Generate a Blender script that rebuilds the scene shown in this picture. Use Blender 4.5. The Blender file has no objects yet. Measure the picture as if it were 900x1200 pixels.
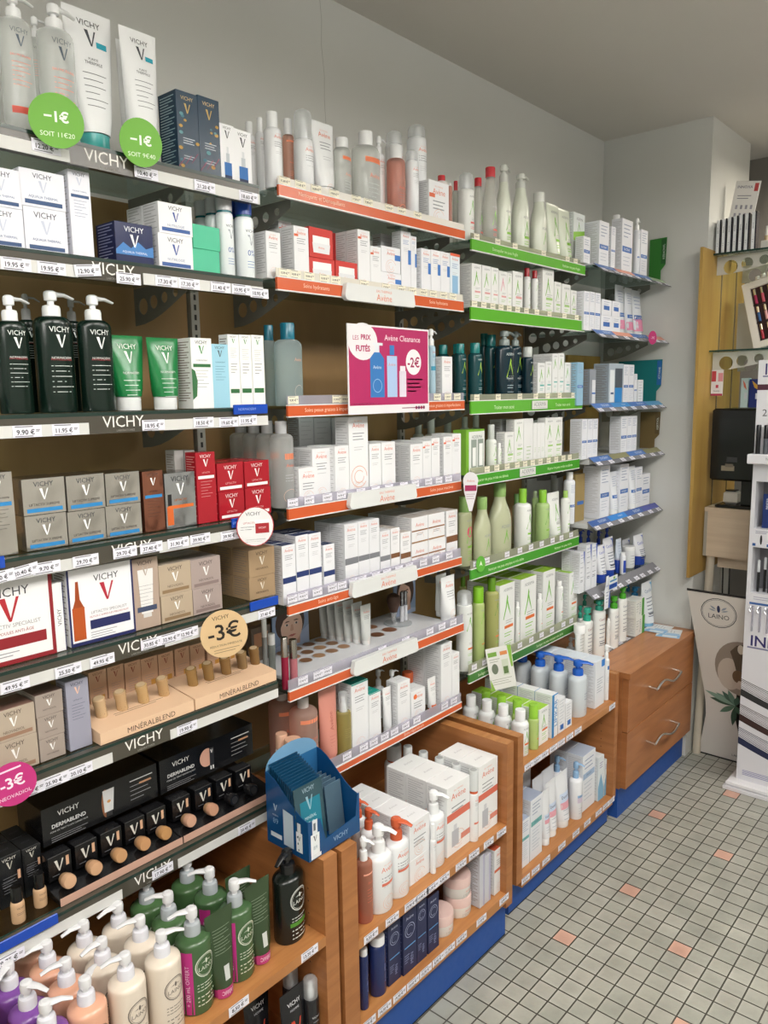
import bpy, bmesh, math, random
from mathutils import Vector, Matrix
random.seed(7)
PI = math.pi
C = bpy.context.scene.collection
SC = bpy.context.scene
# ------------------------------------------------------------------ camera, light, exposure
cam_d = bpy.data.cameras.new('camera')
cam_d.sensor_fit = 'VERTICAL'; cam_d.sensor_height = 36.0; cam_d.lens = 916.47 / 1200.0 * 36.0
cam_d.clip_start = 0.02
cam = bpy.data.objects.new('camera', cam_d); C.objects.link(cam)
cr, cu, cf = Vector((0.756605, 0.653688, -0.015491)), Vector((-0.086088, 0.123071, 0.988657)), Vector((-0.64818, 0.74669, -0.14939))
m = Matrix((cr, cu, -cf)).transposed().to_4x4(); m.translation = Vector((1.5136, -1.8008, 1.5195))
cam.matrix_world = m
SC.camera = cam
SC.view_settings.view_transform = 'Standard'; SC.view_settings.look = 'None'
SC.view_settings.gamma = 1.0; SC.view_settings.use_curve_mapping = False
SC.view_settings.exposure = 0.0
w = bpy.data.worlds.new('world'); SC.world = w; w.use_nodes = True
w.node_tree.nodes['Background'].inputs[0].default_value = (0.9, 0.95, 1.0, 1)
w.node_tree.nodes['Background'].inputs[1].default_value = 0.3
def area(name, loc, size, energy, col=(1, .985, .955), rot=(0, 0, 0)):
    l = bpy.data.lights.new(name, 'AREA'); l.shape = 'RECTANGLE'; l.size = size[0]; l.size_y = size[1]
    l.energy = energy; l.color = col
    o = bpy.data.objects.new(name, l); C.objects.link(o); o.location = loc; o.rotation_euler = rot
    return o
LAMPS = [((1.45, -1.75, 2.30), (.30, .9), 13.5), ((1.75, -.55, 2.30), (.30, .9), 19), ((1.9, -3.0, 2.30), (.9, .3), 26), ((1.85, .75, 2.30), (.30, .9), 17)]
for p, s, e in LAMPS:   # ceiling lamps hung low, each with an added uplight to brighten the ceiling
    area('ceiling_lamp_light', (p[0], p[1], p[2] - .012), s, e); area('added_ceiling_fill', (p[0], p[1], p[2] + .062), s, e * .95, rot=(PI, 0, 0))
area('counter_lamp_light', (.95, 1.75, 2.41), (.2, .2), 8, (1, .9, .75))

# ------------------------------------------------------------------ materials
def lin(c): c /= 255.0; return c / 12.92 if c <= .04045 else ((c + .055) / 1.055) ** 2.4
def rgb(h): return tuple(lin(int(h[i:i + 2], 16)) for i in (0, 2, 4)) + (1,)
MATS = {}
def facing(n, l):
    lw = n.new('ShaderNodeLayerWeight'); lw.inputs[0].default_value = .5; pw = n.new('ShaderNodeMath'); pw.operation = 'POWER'; pw.inputs[1].default_value = 4
    ma = n.new('ShaderNodeMath'); ma.operation = 'MULTIPLY_ADD'; ma.inputs[1].default_value = .6; ma.inputs[2].default_value = .035
    l.new(lw.outputs['Facing'], pw.inputs[0]); l.new(pw.outputs[0], ma.inputs[0]); return ma.outputs[0]
def M(key):
    """'p:hex' paper, 'g:hex' glossy plastic, 'm:hex' metal, 'c:hex' clear plastic, 's:hex' satin foil"""
    if ':' not in key: key = 'p:' + key
    if key in MATS: return MATS[key]
    k, hx = key.split(':')
    m = bpy.data.materials.new({'p': 'paper_', 'g': 'plastic_', 'm': 'metal_', 'c': 'clear_', 's': 'foil_', 'e': 'light_'}[k] + hx); m.use_nodes = True
    nt = m.node_tree; n = nt.nodes; b = n['Principled BSDF']; b.inputs['Base Color'].default_value = rgb(hx)
    b.inputs['Roughness'].default_value = dict(p=.5, g=.22, m=.25, c=.12, s=.16, e=.5)[k]
    if k in 'ms': b.inputs['Metallic'].default_value = 1.0 if k == 'm' else .9
    if k in 'pg':
        tc = n.new('ShaderNodeTexCoord'); nz = n.new('ShaderNodeTexNoise'); nz.inputs['Scale'].default_value = 60
        mr = n.new('ShaderNodeMapRange'); mr.inputs[3].default_value = b.inputs['Roughness'].default_value - .06; mr.inputs[4].default_value = b.inputs['Roughness'].default_value + .08
        nt.links.new(tc.outputs['Object'], nz.inputs['Vector']); nt.links.new(nz.outputs[0], mr.inputs[0]); nt.links.new(mr.outputs[0], b.inputs['Roughness'])
    if k == 's':
        tc = n.new('ShaderNodeTexCoord'); nz = n.new('ShaderNodeTexNoise'); nz.inputs['Scale'].default_value = 14; bp = n.new('ShaderNodeBump'); bp.inputs['Strength'].default_value = .35; bp.inputs['Distance'].default_value = .02
        nt.links.new(tc.outputs['Object'], nz.inputs['Vector']); nt.links.new(nz.outputs[0], bp.inputs['Height']); nt.links.new(bp.outputs[0], b.inputs['Normal'])
    if k == 'c':   # thin clear plastic: tinted transparency under a glossy, slightly milky skin
        out = n['Material Output']; t = n.new('ShaderNodeBsdfTransparent'); t.inputs[0].default_value = rgb(hx)
        mx = n.new('ShaderNodeMixShader'); fr = facing(n, nt.links)
        ad = n.new('ShaderNodeMath'); ad.operation = 'ADD'; ad.inputs[1].default_value = .24; ad.use_clamp = True
        nt.links.new(fr, ad.inputs[0]); nt.links.new(ad.outputs[0], mx.inputs[0])
        nt.links.new(t.outputs[0], mx.inputs[1]); nt.links.new(b.outputs[0], mx.inputs[2]); nt.links.new(mx.outputs[0], out.inputs[0])
    if k == 'e':
        b.inputs['Emission Color'].default_value = rgb(hx); b.inputs['Emission Strength'].default_value = 3
    MATS[key] = m; return m
def node_mat(name, build):
    m = bpy.data.materials.new(name); m.use_nodes = True; nt = m.node_tree
    build(nt, nt.nodes, nt.links, nt.nodes['Principled BSDF']); MATS[name] = m; return m
def wood(name, a, bcol, rough=.42, sc=(3, 3, 40), axis=None):
    def f(nt, n, l, b):
        tc = n.new('ShaderNodeTexCoord'); mp = n.new('ShaderNodeMapping'); mp.inputs['Scale'].default_value = sc
        nz = n.new('ShaderNodeTexNoise'); nz.inputs['Scale'].default_value = 1.6; nz.inputs['Detail'].default_value = 6; nz.inputs['Distortion'].default_value = .6
        cr_ = n.new('ShaderNodeValToRGB'); cr_.color_ramp.elements[0].color = rgb(a); cr_.color_ramp.elements[1].color = rgb(bcol)
        cr_.color_ramp.elements[0].position = .3; cr_.color_ramp.elements[1].position = .7
        l.new(tc.outputs['Object'], mp.inputs[0]); l.new(mp.outputs[0], nz.inputs[0]); l.new(nz.outputs[0], cr_.inputs[0]); l.new(cr_.outputs[0], b.inputs['Base Color'])
        b.inputs['Roughness'].default_value = rough
        bp = n.new('ShaderNodeBump'); bp.inputs['Strength'].default_value = .06; l.new(nz.outputs[0], bp.inputs['Height']); l.new(bp.outputs[0], b.inputs['Normal'])
    return node_mat(name, f)
def plaster(name, col, var=.04, rough=.75):
    def f(nt, n, l, b):
        tc = n.new('ShaderNodeTexCoord'); nz = n.new('ShaderNodeTexNoise'); nz.inputs['Scale'].default_value = 2.2; nz.inputs['Detail'].default_value = 8
        c = rgb(col); cr_ = n.new('ShaderNodeValToRGB')
        cr_.color_ramp.elements[0].color = tuple(x * (1 - var) for x in c[:3]) + (1,); cr_.color_ramp.elements[1].color = tuple(min(1, x * (1 + var)) for x in c[:3]) + (1,)
        n2 = n.new('ShaderNodeTexNoise'); n2.inputs['Scale'].default_value = 120
        bp = n.new('ShaderNodeBump'); bp.inputs['Strength'].default_value = .08
        l.new(tc.outputs['Object'], nz.inputs[0]); l.new(tc.outputs['Object'], n2.inputs[0]); l.new(nz.outputs[0], cr_.inputs[0]); l.new(cr_.outputs[0], b.inputs['Base Color'])
        l.new(n2.outputs[0], bp.inputs['Height']); l.new(bp.outputs[0], b.inputs['Normal']); b.inputs['Roughness'].default_value = rough
    return node_mat(name, f)
def glassmat(name, tint, refl=.06):
    def f(nt, n, l, b):
        out = n['Material Output']; t = n.new('ShaderNodeBsdfTransparent'); t.inputs[0].default_value = rgb(tint)
        g = n.new('ShaderNodeBsdfGlossy'); g.inputs['Roughness'].default_value = .03
        mx = n.new('ShaderNodeMixShader'); fr = facing(n, l)
        l.new(fr, mx.inputs[0]); l.new(t.outputs[0], mx.inputs[1]); l.new(g.outputs[0], mx.inputs[2]); l.new(mx.outputs[0], out.inputs[0])
        n.remove(b)
    return node_mat(name, f)
M_glass = glassmat('shelf_glass', 'dfeae6'); M_gedge = M('g:1d3b34'); M_acryl = glassmat('clear_acrylic', 'f2f2ee')
M_beech = wood('beech_veneer', '9c6337', 'b17645', sc=(3, 3, 30)); M_beechh = wood('beech_top', 'a86e3e', 'bf854f', sc=(40, 3, 3))
M_drawer = wood('drawer_veneer', '9a6138', 'b07446', sc=(3, 3, 22))
M_panel = wood('back_panel_wood', '8a6b42', '9c7b4e', sc=(4, 4, 1.2), rough=.55)
M_gold = wood('golden_ply', 'a5813f', 'b8964f', sc=(8, 8, 1), rough=.5)
M_desk = wood('pale_ash', 'c6b39c', 'd3c2ab', sc=(2, 30, 30), rough=.55)
M_wall = plaster('wall_paint', 'cfd0cc'); M_ceil = plaster('ceiling_paint', 'd2cec8'); M_col = plaster('column_paint', 'dcd9d2'); M_dark = plaster('dim_room_shade', '85807a')  # M_dark: the far room's dimness is put into its wall colour
M_blue = M('p:1f4f9c')

# ------------------------------------------------------------------ mesh builder
TXT = {}
def txt(s, bold=0.0):
    """outline of a string as flat faces, cap height 1, centred"""
    k = (s, bold)
    if k not in TXT:
        cu_ = bpy.data.curves.new('t', 'FONT'); cu_.body = s; cu_.resolution_u = 2; cu_.offset = bold; cu_.size = 1.0
        o = bpy.data.objects.new('t', cu_); C.objects.link(o); dg = bpy.context.evaluated_depsgraph_get(); dg.update()
        me = bpy.data.meshes.new_from_object(o.evaluated_get(dg)); vs = [v.co.copy() for v in me.vertices]; fs = [tuple(p.vertices) for p in me.polygons]
        bpy.data.objects.remove(o); bpy.data.curves.remove(cu_); bpy.data.meshes.remove(me)
        if not vs: TXT[k] = ([], [], 1); return TXT[k]
        x0 = min(v.x for v in vs); x1 = max(v.x for v in vs); y0 = min(v.y for v in vs); y1 = max(v.y for v in vs); H = max(y1 - y0, .3)
        TXT[k] = ([((v.x - (x0 + x1) / 2) / H, (v.y - (y0 + y1) / 2) / H) for v in vs], fs, (x1 - x0) / H)
    return TXT[k]
class MB:
    def __init__(s): s.v = []; s.f = []; s.m = []; s.sm = []; s.mats = []; s.mi = {}
    def mat(s, m):
        m = M(m) if isinstance(m, str) else m
        if m.name not in s.mi: s.mi[m.name] = len(s.mats); s.mats.append(m)
        return s.mi[m.name]
    def add(s, vs, fs, m, smooth=False):
        b = len(s.v); s.v += [tuple(v) for v in vs]; i = s.mat(m)
        for f in fs: s.f.append(tuple(b + j for j in f)); s.m.append(i); s.sm.append(smooth)
    def box(s, x0, x1, y0, y1, z0, z1, m, top=None, front=None, bev=0.0):
        if bev > 0:
            e = bev; vs = []
            for z, q in ((z0, 1), (z0 + e, 0), (z1 - e, 0), (z1, 1)):
                if q: vs += [(x0 + e, y0 + e, z), (x1 - e, y0 + e, z), (x1 - e, y1 - e, z), (x0 + e, y1 - e, z)]
                else: vs += [(x0, y0, z), (x1, y0, z), (x1, y1, z), (x0, y1, z)]
            fs = [(3, 2, 1, 0)]
            for r in range(3):
                for j in range(4): a = r * 4 + j; b_ = r * 4 + (j + 1) % 4; fs.append((a, b_, b_ + 4, a + 4))
            s.add(vs, fs, m); s.add([vs[12], vs[13], vs[14], vs[15]], [(0, 1, 2, 3)], top or m); return
        vs = [(x0, y0, z0), (x1, y0, z0), (x1, y1, z0), (x0, y1, z0), (x0, y0, z1), (x1, y0, z1), (x1, y1, z1), (x0, y1, z1)]
        s.add(vs, [(3, 2, 1, 0), (0, 1, 5, 4), (2, 3, 7, 6), (3, 0, 4, 7)], m)
        s.add(vs, [(4, 5, 6, 7)], top or m); s.add(vs, [(1, 2, 6, 5)], front or m)
    def rings(s, R, m, n=24, smooth=True, cap0=True, cap1=True, ang=0, cx=0, cy=0):
        """R: list of (rx, ry, z)"""
        vs = [(cx + rx * math.cos(2 * PI * j / n), cy + ry * math.sin(2 * PI * j / n), z) for rx, ry, z in R for j in range(n)]
        fs = [(i * n + j, i * n + (j + 1) % n, (i + 1) * n + (j + 1) % n, (i + 1) * n + j) for i in range(len(R) - 1) for j in range(n)]
        s.add(vs, fs, m, smooth)
        if cap0: s.add(vs[:n], [tuple(range(n))[::-1]], m)
        if cap1: s.add(vs[-n:], [tuple(range(n))], m)
    def tube(s, pts, rads, m, n=10, flat=1.0):
        """round bar along points"""
        vs = []; P_ = [Vector(p) for p in pts]; up = Vector((0, 0, 1))
        for i, p in enumerate(P_):
            d = (P_[min(i + 1, len(P_) - 1)] - P_[max(i - 1, 0)]).normalized()
            a = d.cross(up)
            if a.length < .05: a = Vector((1, 0, 0)) - d * d.x
            a.normalize(); b = a.cross(d).normalized(); r = rads[i] if isinstance(rads, (list, tuple)) else rads
            vs += [tuple(p + a * r * math.cos(2 * PI * j / n) + b * r * flat * math.sin(2 * PI * j / n)) for j in range(n)]
        fs = [(i * n + j, i * n + (j + 1) % n, (i + 1) * n + (j + 1) % n, (i + 1) * n + j) for i in range(len(P_) - 1) for j in range(n)]
        fs += [tuple(range(n))[::-1], tuple(range(len(vs) - n, len(vs)))]
        s.add(vs, fs, m, True)
    def deco(s, prims, fn, W):
        """flat printing: prims in units of W, placed by fn(u, v, e)"""
        for k, p in enumerate(prims):
            e = .0002 + .000035 * min(k, 40); q = p[0]
            if q in 'TV':
                _, t, u, v, wd, col = p[:6]; hm = p[6] if len(p) > 6 and p[6] else 9; bold = p[7] if len(p) > 7 else 0
                vs, fs, tw = txt(t, bold); sc = min(wd / max(tw, .3), hm)
                if q == 'T': vv = [fn((u + a * sc) * W, (v + b * sc) * W, e) for a, b in vs]
                else: vv = [fn((u - b * sc) * W, (v + a * sc) * W, e) for a, b in vs]
                s.add(vv, fs, col)
            elif q == 'R':
                _, u0, v0, u1, v1, col = p; n = max(1, int(abs(u1 - u0) * 8))
                vv = []
                for i in range(n + 1):
                    u = u0 + (u1 - u0) * i / n; vv += [fn(u * W, v0 * W, e), fn(u * W, v1 * W, e)]
                s.add(vv, [(2 * i, 2 * i + 2, 2 * i + 3, 2 * i + 1) for i in range(n)], col)
            elif q == 'P':
                s.add([fn(a * W, b * W, e) for a, b in p[1]], [tuple(range(len(p[1])))], p[2])
            elif q == 'O':
                _, u, v, ru, rv, th, col = p[:7]; a0, a1 = (p[7], p[8]) if len(p) > 7 else (0, 360); n = 20; vv = []
                for i in range(n + 1):
                    t = math.radians(a0 + (a1 - a0) * i / n); c_, s_ = math.cos(t), math.sin(t)
                    vv += [fn((u + (ru - th) * c_) * W, (v + (rv - th) * s_) * W, e), fn((u + ru * c_) * W, (v + rv * s_) * W, e)]
                s.add(vv, [(2 * i, 2 * i + 1, 2 * i + 3, 2 * i + 2) for i in range(n)], col)
            elif q == 'D':
                _, u, v, ru, rv, col = p; n = 24
                s.add([fn((u + ru * math.cos(2 * PI * i / n)) * W, (v + rv * math.sin(2 * PI * i / n)) * W, e) for i in range(n)], [tuple(range(n))], col)
            elif q == 'L':
                _, u0, u1, v, n, dv, th, col = p
                for i in range(n):
                    x1 = u0 + (u1 - u0) * (1, .82, .93, .6)[i % 4]; vv = v - i * dv
                    s.deco([('R', u0, vv - th / 2, x1, vv + th / 2, col)], lambda a, b, c: fn(a, b, c), W)
    def build(s, name, parent=None, loc=(0, 0, 0), rz=0, sharp=.7):
        me = bpy.data.meshes.new(name); me.from_pydata(s.v, [], s.f); me.polygons.foreach_set('material_index', s.m); me.polygons.foreach_set('use_smooth', s.sm)
        for m_ in s.mats: me.materials.append(m_)
        me.update()
        if any(s.sm): me.set_sharp_from_angle(angle=sharp)
        return obj(name, me, parent, loc, rz)
def obj(name, me, parent=None, loc=(0, 0, 0), rz=0):
    o = bpy.data.objects.new(name, me); C.objects.link(o); o.location = loc; o.rotation_euler = (0, 0, rz)
    if parent: o.parent = parent
    return o
def tag(o, label, cat, group=None, kind=None):
    o['label'] = label; o['category'] = cat
    if group: o['group'] = group
    if kind: o['kind'] = kind
    return o
def thing(name, label, cat, loc=(0, 0, 0), rz=0, group=None):
    return tag(obj(name, None, None, loc, rz), label, cat, group)
def struct(name, mb):
    o = mb.build(name); o['kind'] = 'structure'; return o
def part_of(o): return o

# ------------------------------------------------------------------ printed designs (units: width of the pack, v up from the base)
def glyV(u, v, s, c):
    return [('P', [(u - .40 * s, v + .5 * s), (u - .04 * s, v - .5 * s), (u + .06 * s, v - .5 * s), (u - .14 * s, v + .5 * s)], c),
            ('P', [(u + .02 * s, v - .38 * s), (u + .06 * s, v - .5 * s), (u + .42 * s, v + .5 * s), (u + .30 * s, v + .5 * s)], c)]
def glyA(u, v, s, c):
    return [('P', [(u + .02 * s, v + .75 * s), (u + .12 * s, v + .55 * s), (u - .02 * s, v), (u - .34 * s, v - .75 * s), (u - .40 * s, v - .70 * s), (u - .14 * s, v)], c),
            ('P', [(u - .04 * s, v + .45 * s), (u + .14 * s, v - .1 * s), (u + .42 * s, v - .62 * s), (u + .26 * s, v - .1 * s), (u + .03 * s, v + .55 * s)], c)]
def vichy(a, tc='3a3a3e', vc='b3263a', name=None, nc='8a8a8e', bar=None, bc='ffffff', wv=.62):
    s = min(1.0, a * .95); o = [('T', 'VICHY', 0, a - .17 * s, wv, tc, .14 * s)]; o += glyV(0, a - .46 * s, .32 * s, vc)
    y = a - .46 * s - .30 * s
    if a > 1.6: y -= .12
    if name:
        for k, t in enumerate(name.split('|')): o.append(('T', t, 0, y - k * .085, .72, nc, .062))
        y -= .1 * len(name.split('|'))
    if bar: hb = .09 if a < 1.6 else .13; o.append(('R', -.42, max(.06, y - .04 - hb), .42, max(.06, y - .04 - hb) + hb, bar)); o.append(('L', -.36, .36, max(.06, y - .04 - hb) + hb * .6, 2, hb * .3, .012, bc)); y -= .2
    if a > 1.6: o.append(('L', -.3, .3, y - .1, min(6, int((y - .2) / .14)) if y > .4 else 1, .13, .014, nc))
    return o
def avene(a, band=None, bt='e6e9f2', corner=None, gray='8f9296', wd=.62, swirl='e3b9a6', dot=None, lines=4):
    s = min(1.0, a * .8); o = [('T', 'EAU THERMALE', 0, a - .16 * s, .5, 'e3a08c', .04), ('T', 'Avène', .0, a - .31 * s, wd, 'dd7a5f', .17 * s)]
    y = a - .48 * s
    if corner: o.append(('R', -.48, y - .02, -.2, y + .1, corner))
    if dot: o.append(('D', -.2, a - .3 * s, .12, .12, dot))
    if a > 1.1:
        o.append(('L', -.3, .3, y - .12, 3, .11, .03, gray))
        o.append(('L', -.24, .24, y - .62 * min(1, a / 2.6), max(1, int(a - .6)), .09, .018, 'b5b7ba'))
    if band: yb = a * .42 if a > 1.2 else a * .28; o.append(('R', -.5, yb - .2, .5, yb + .14, band)); o.append(('L', -.34, .3, yb + .03, 2, .1, .03, bt))
    r = .27; cy = min(.34, a * .22)
    for k in range(3): o.append(('O', 0, cy, r - .085 * k, (r - .085 * k) * .9, .012, swirl, 20 + 60 * k, 300 + 40 * k))
    return o
def aderma(a, c='6fb53a', bar='e0702f', low='86c440', txc='8d9394'):
    o = [('T', 'ADERMA', .05, a - .22, .6, txc, .11)] + glyA(-.02, a - .24 - .62 * min(1, a / 2.4), .62 * min(1, a / 2.4), c)
    if a > 1.4:
        o.append(('L', -.1, .38, a * .47, 2, .08, .02, '9aa0a0')); o.append(('R', -.18, a * .36, .4, a * .36 + .11, bar)); o.append(('L', -.18, .3, a * .29, 2, .1, .03, low)); o.append(('L', -.18, .36, a * .16, 2, .09, .022, low))
    return o
def ducray(a, band='3a6bb5', yb=None, text='DUCRAY', tc='f4f6fa'):
    yb = a * .44 if yb is None else yb
    o = [('L', -.34, .34, a - .22, max(1, min(5, int((a - yb) / .2) - 1)), .15, .035, '8d9bb8'), ('R', -.44, yb - .11, .44, yb + .11, band), ('T', text, 0, yb, .66, tc, .1)]
    if yb > .6: o.append(('L', -.34, .3, yb - .3, max(1, int((yb - .35) / .17)), .15, .022, 'aab4c6'))
    return o
def cerave(a, c='2b50b8', side='2b50b8', lines=6, tcol='5a6478'):
    o = [('T', 'CeraVe', -.04, a - .3, .64, c, .22), ('P', [(.5, a), (.5, a * .62), (.36, a * .8), (.26, a)], side)]
    o.append(('L', -.34, .3, a - .62, lines, (a - .8) / (lines + 1), .035, tcol)); o.append(('R', -.3, a * .3, .2, a * .3 + .05, '303848'))
    return o
def laino(a, c='55504a', bg=None, y=None, s=.34):
    y = a * .70 if y is None else y
    o = []
    if bg: o.append(('D', 0, y, s * 1.04, s * 1.04, bg))
    o += [('O', 0, y, s, s, .03, c), ('O', 0, y, s - .05, s - .05, .012, c), ('T', 'LAINO', 0, y - .06, s * 1.4, c, .13), ('D', 0, y + .12, .035, .07, c),
          ('P', [(-.16, y + .09), (-.05, y + .13), (-.05, y + .10)], c), ('P', [(.16, y + .09), (.05, y + .10), (.05, y + .13)], c)]
    o.append(('L', -.3, .25, y - s - .18, 3, .09, .022, c)); o.append(('L', -.3, .3, y - s - .55, 3, .12, .03, c))
    return o
def lines(a, c='b4b6b9', n=None, top=.2):
    n = n or max(2, int(a * 4)); return [('L', -.36, .36, a - top, n, (a - top - .1) / n, .03, c)]
def dropper(a, liquid='2f6fb5', dark='1c2f52'):
    return [('R', -.12, a * .42, .12, a * .62, 'bfc6cc'), ('R', -.07, a * .62, .07, a * .76, 'd9dde0'), ('R', -.26, a * .06, .26, a * .42, liquid), ('R', -.26, a * .06, .26, a * .14, dark)]
def xmas(a):
    r = random.Random(int(a * 1000)); o = [('T', 'VICHY', 0, a - .25, .62, 'cbb27a', .14)] + glyV(0, a - .62, .36, 'c8a95e')
    for k in range(9):
        u, v = r.uniform(-.42, .42), r.uniform(.1, a - .8); s = r.uniform(.04, .11)
        o.append(('D', u, v, s, s * .7, ('b9923f', '2b6f80', '5a8f96', 'b9923f')[k % 4]))
    for k in range(3): x = -.5 + .3 * k; o.append(('P', [(x, .15 + .1 * k), (x + .3, .5 + .12 * k), (x + .3, .54 + .12 * k), (x, .18 + .1 * k)], '9c2f52'))
    o.append(('L', -.25, .3, a * .42, 3, .09, .025, 'd6dde2')); o.append(('L', -.25, .25, a * .2, 2, .09, .025, 'd6dde2'))
    return o
def star(l): return l
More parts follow.
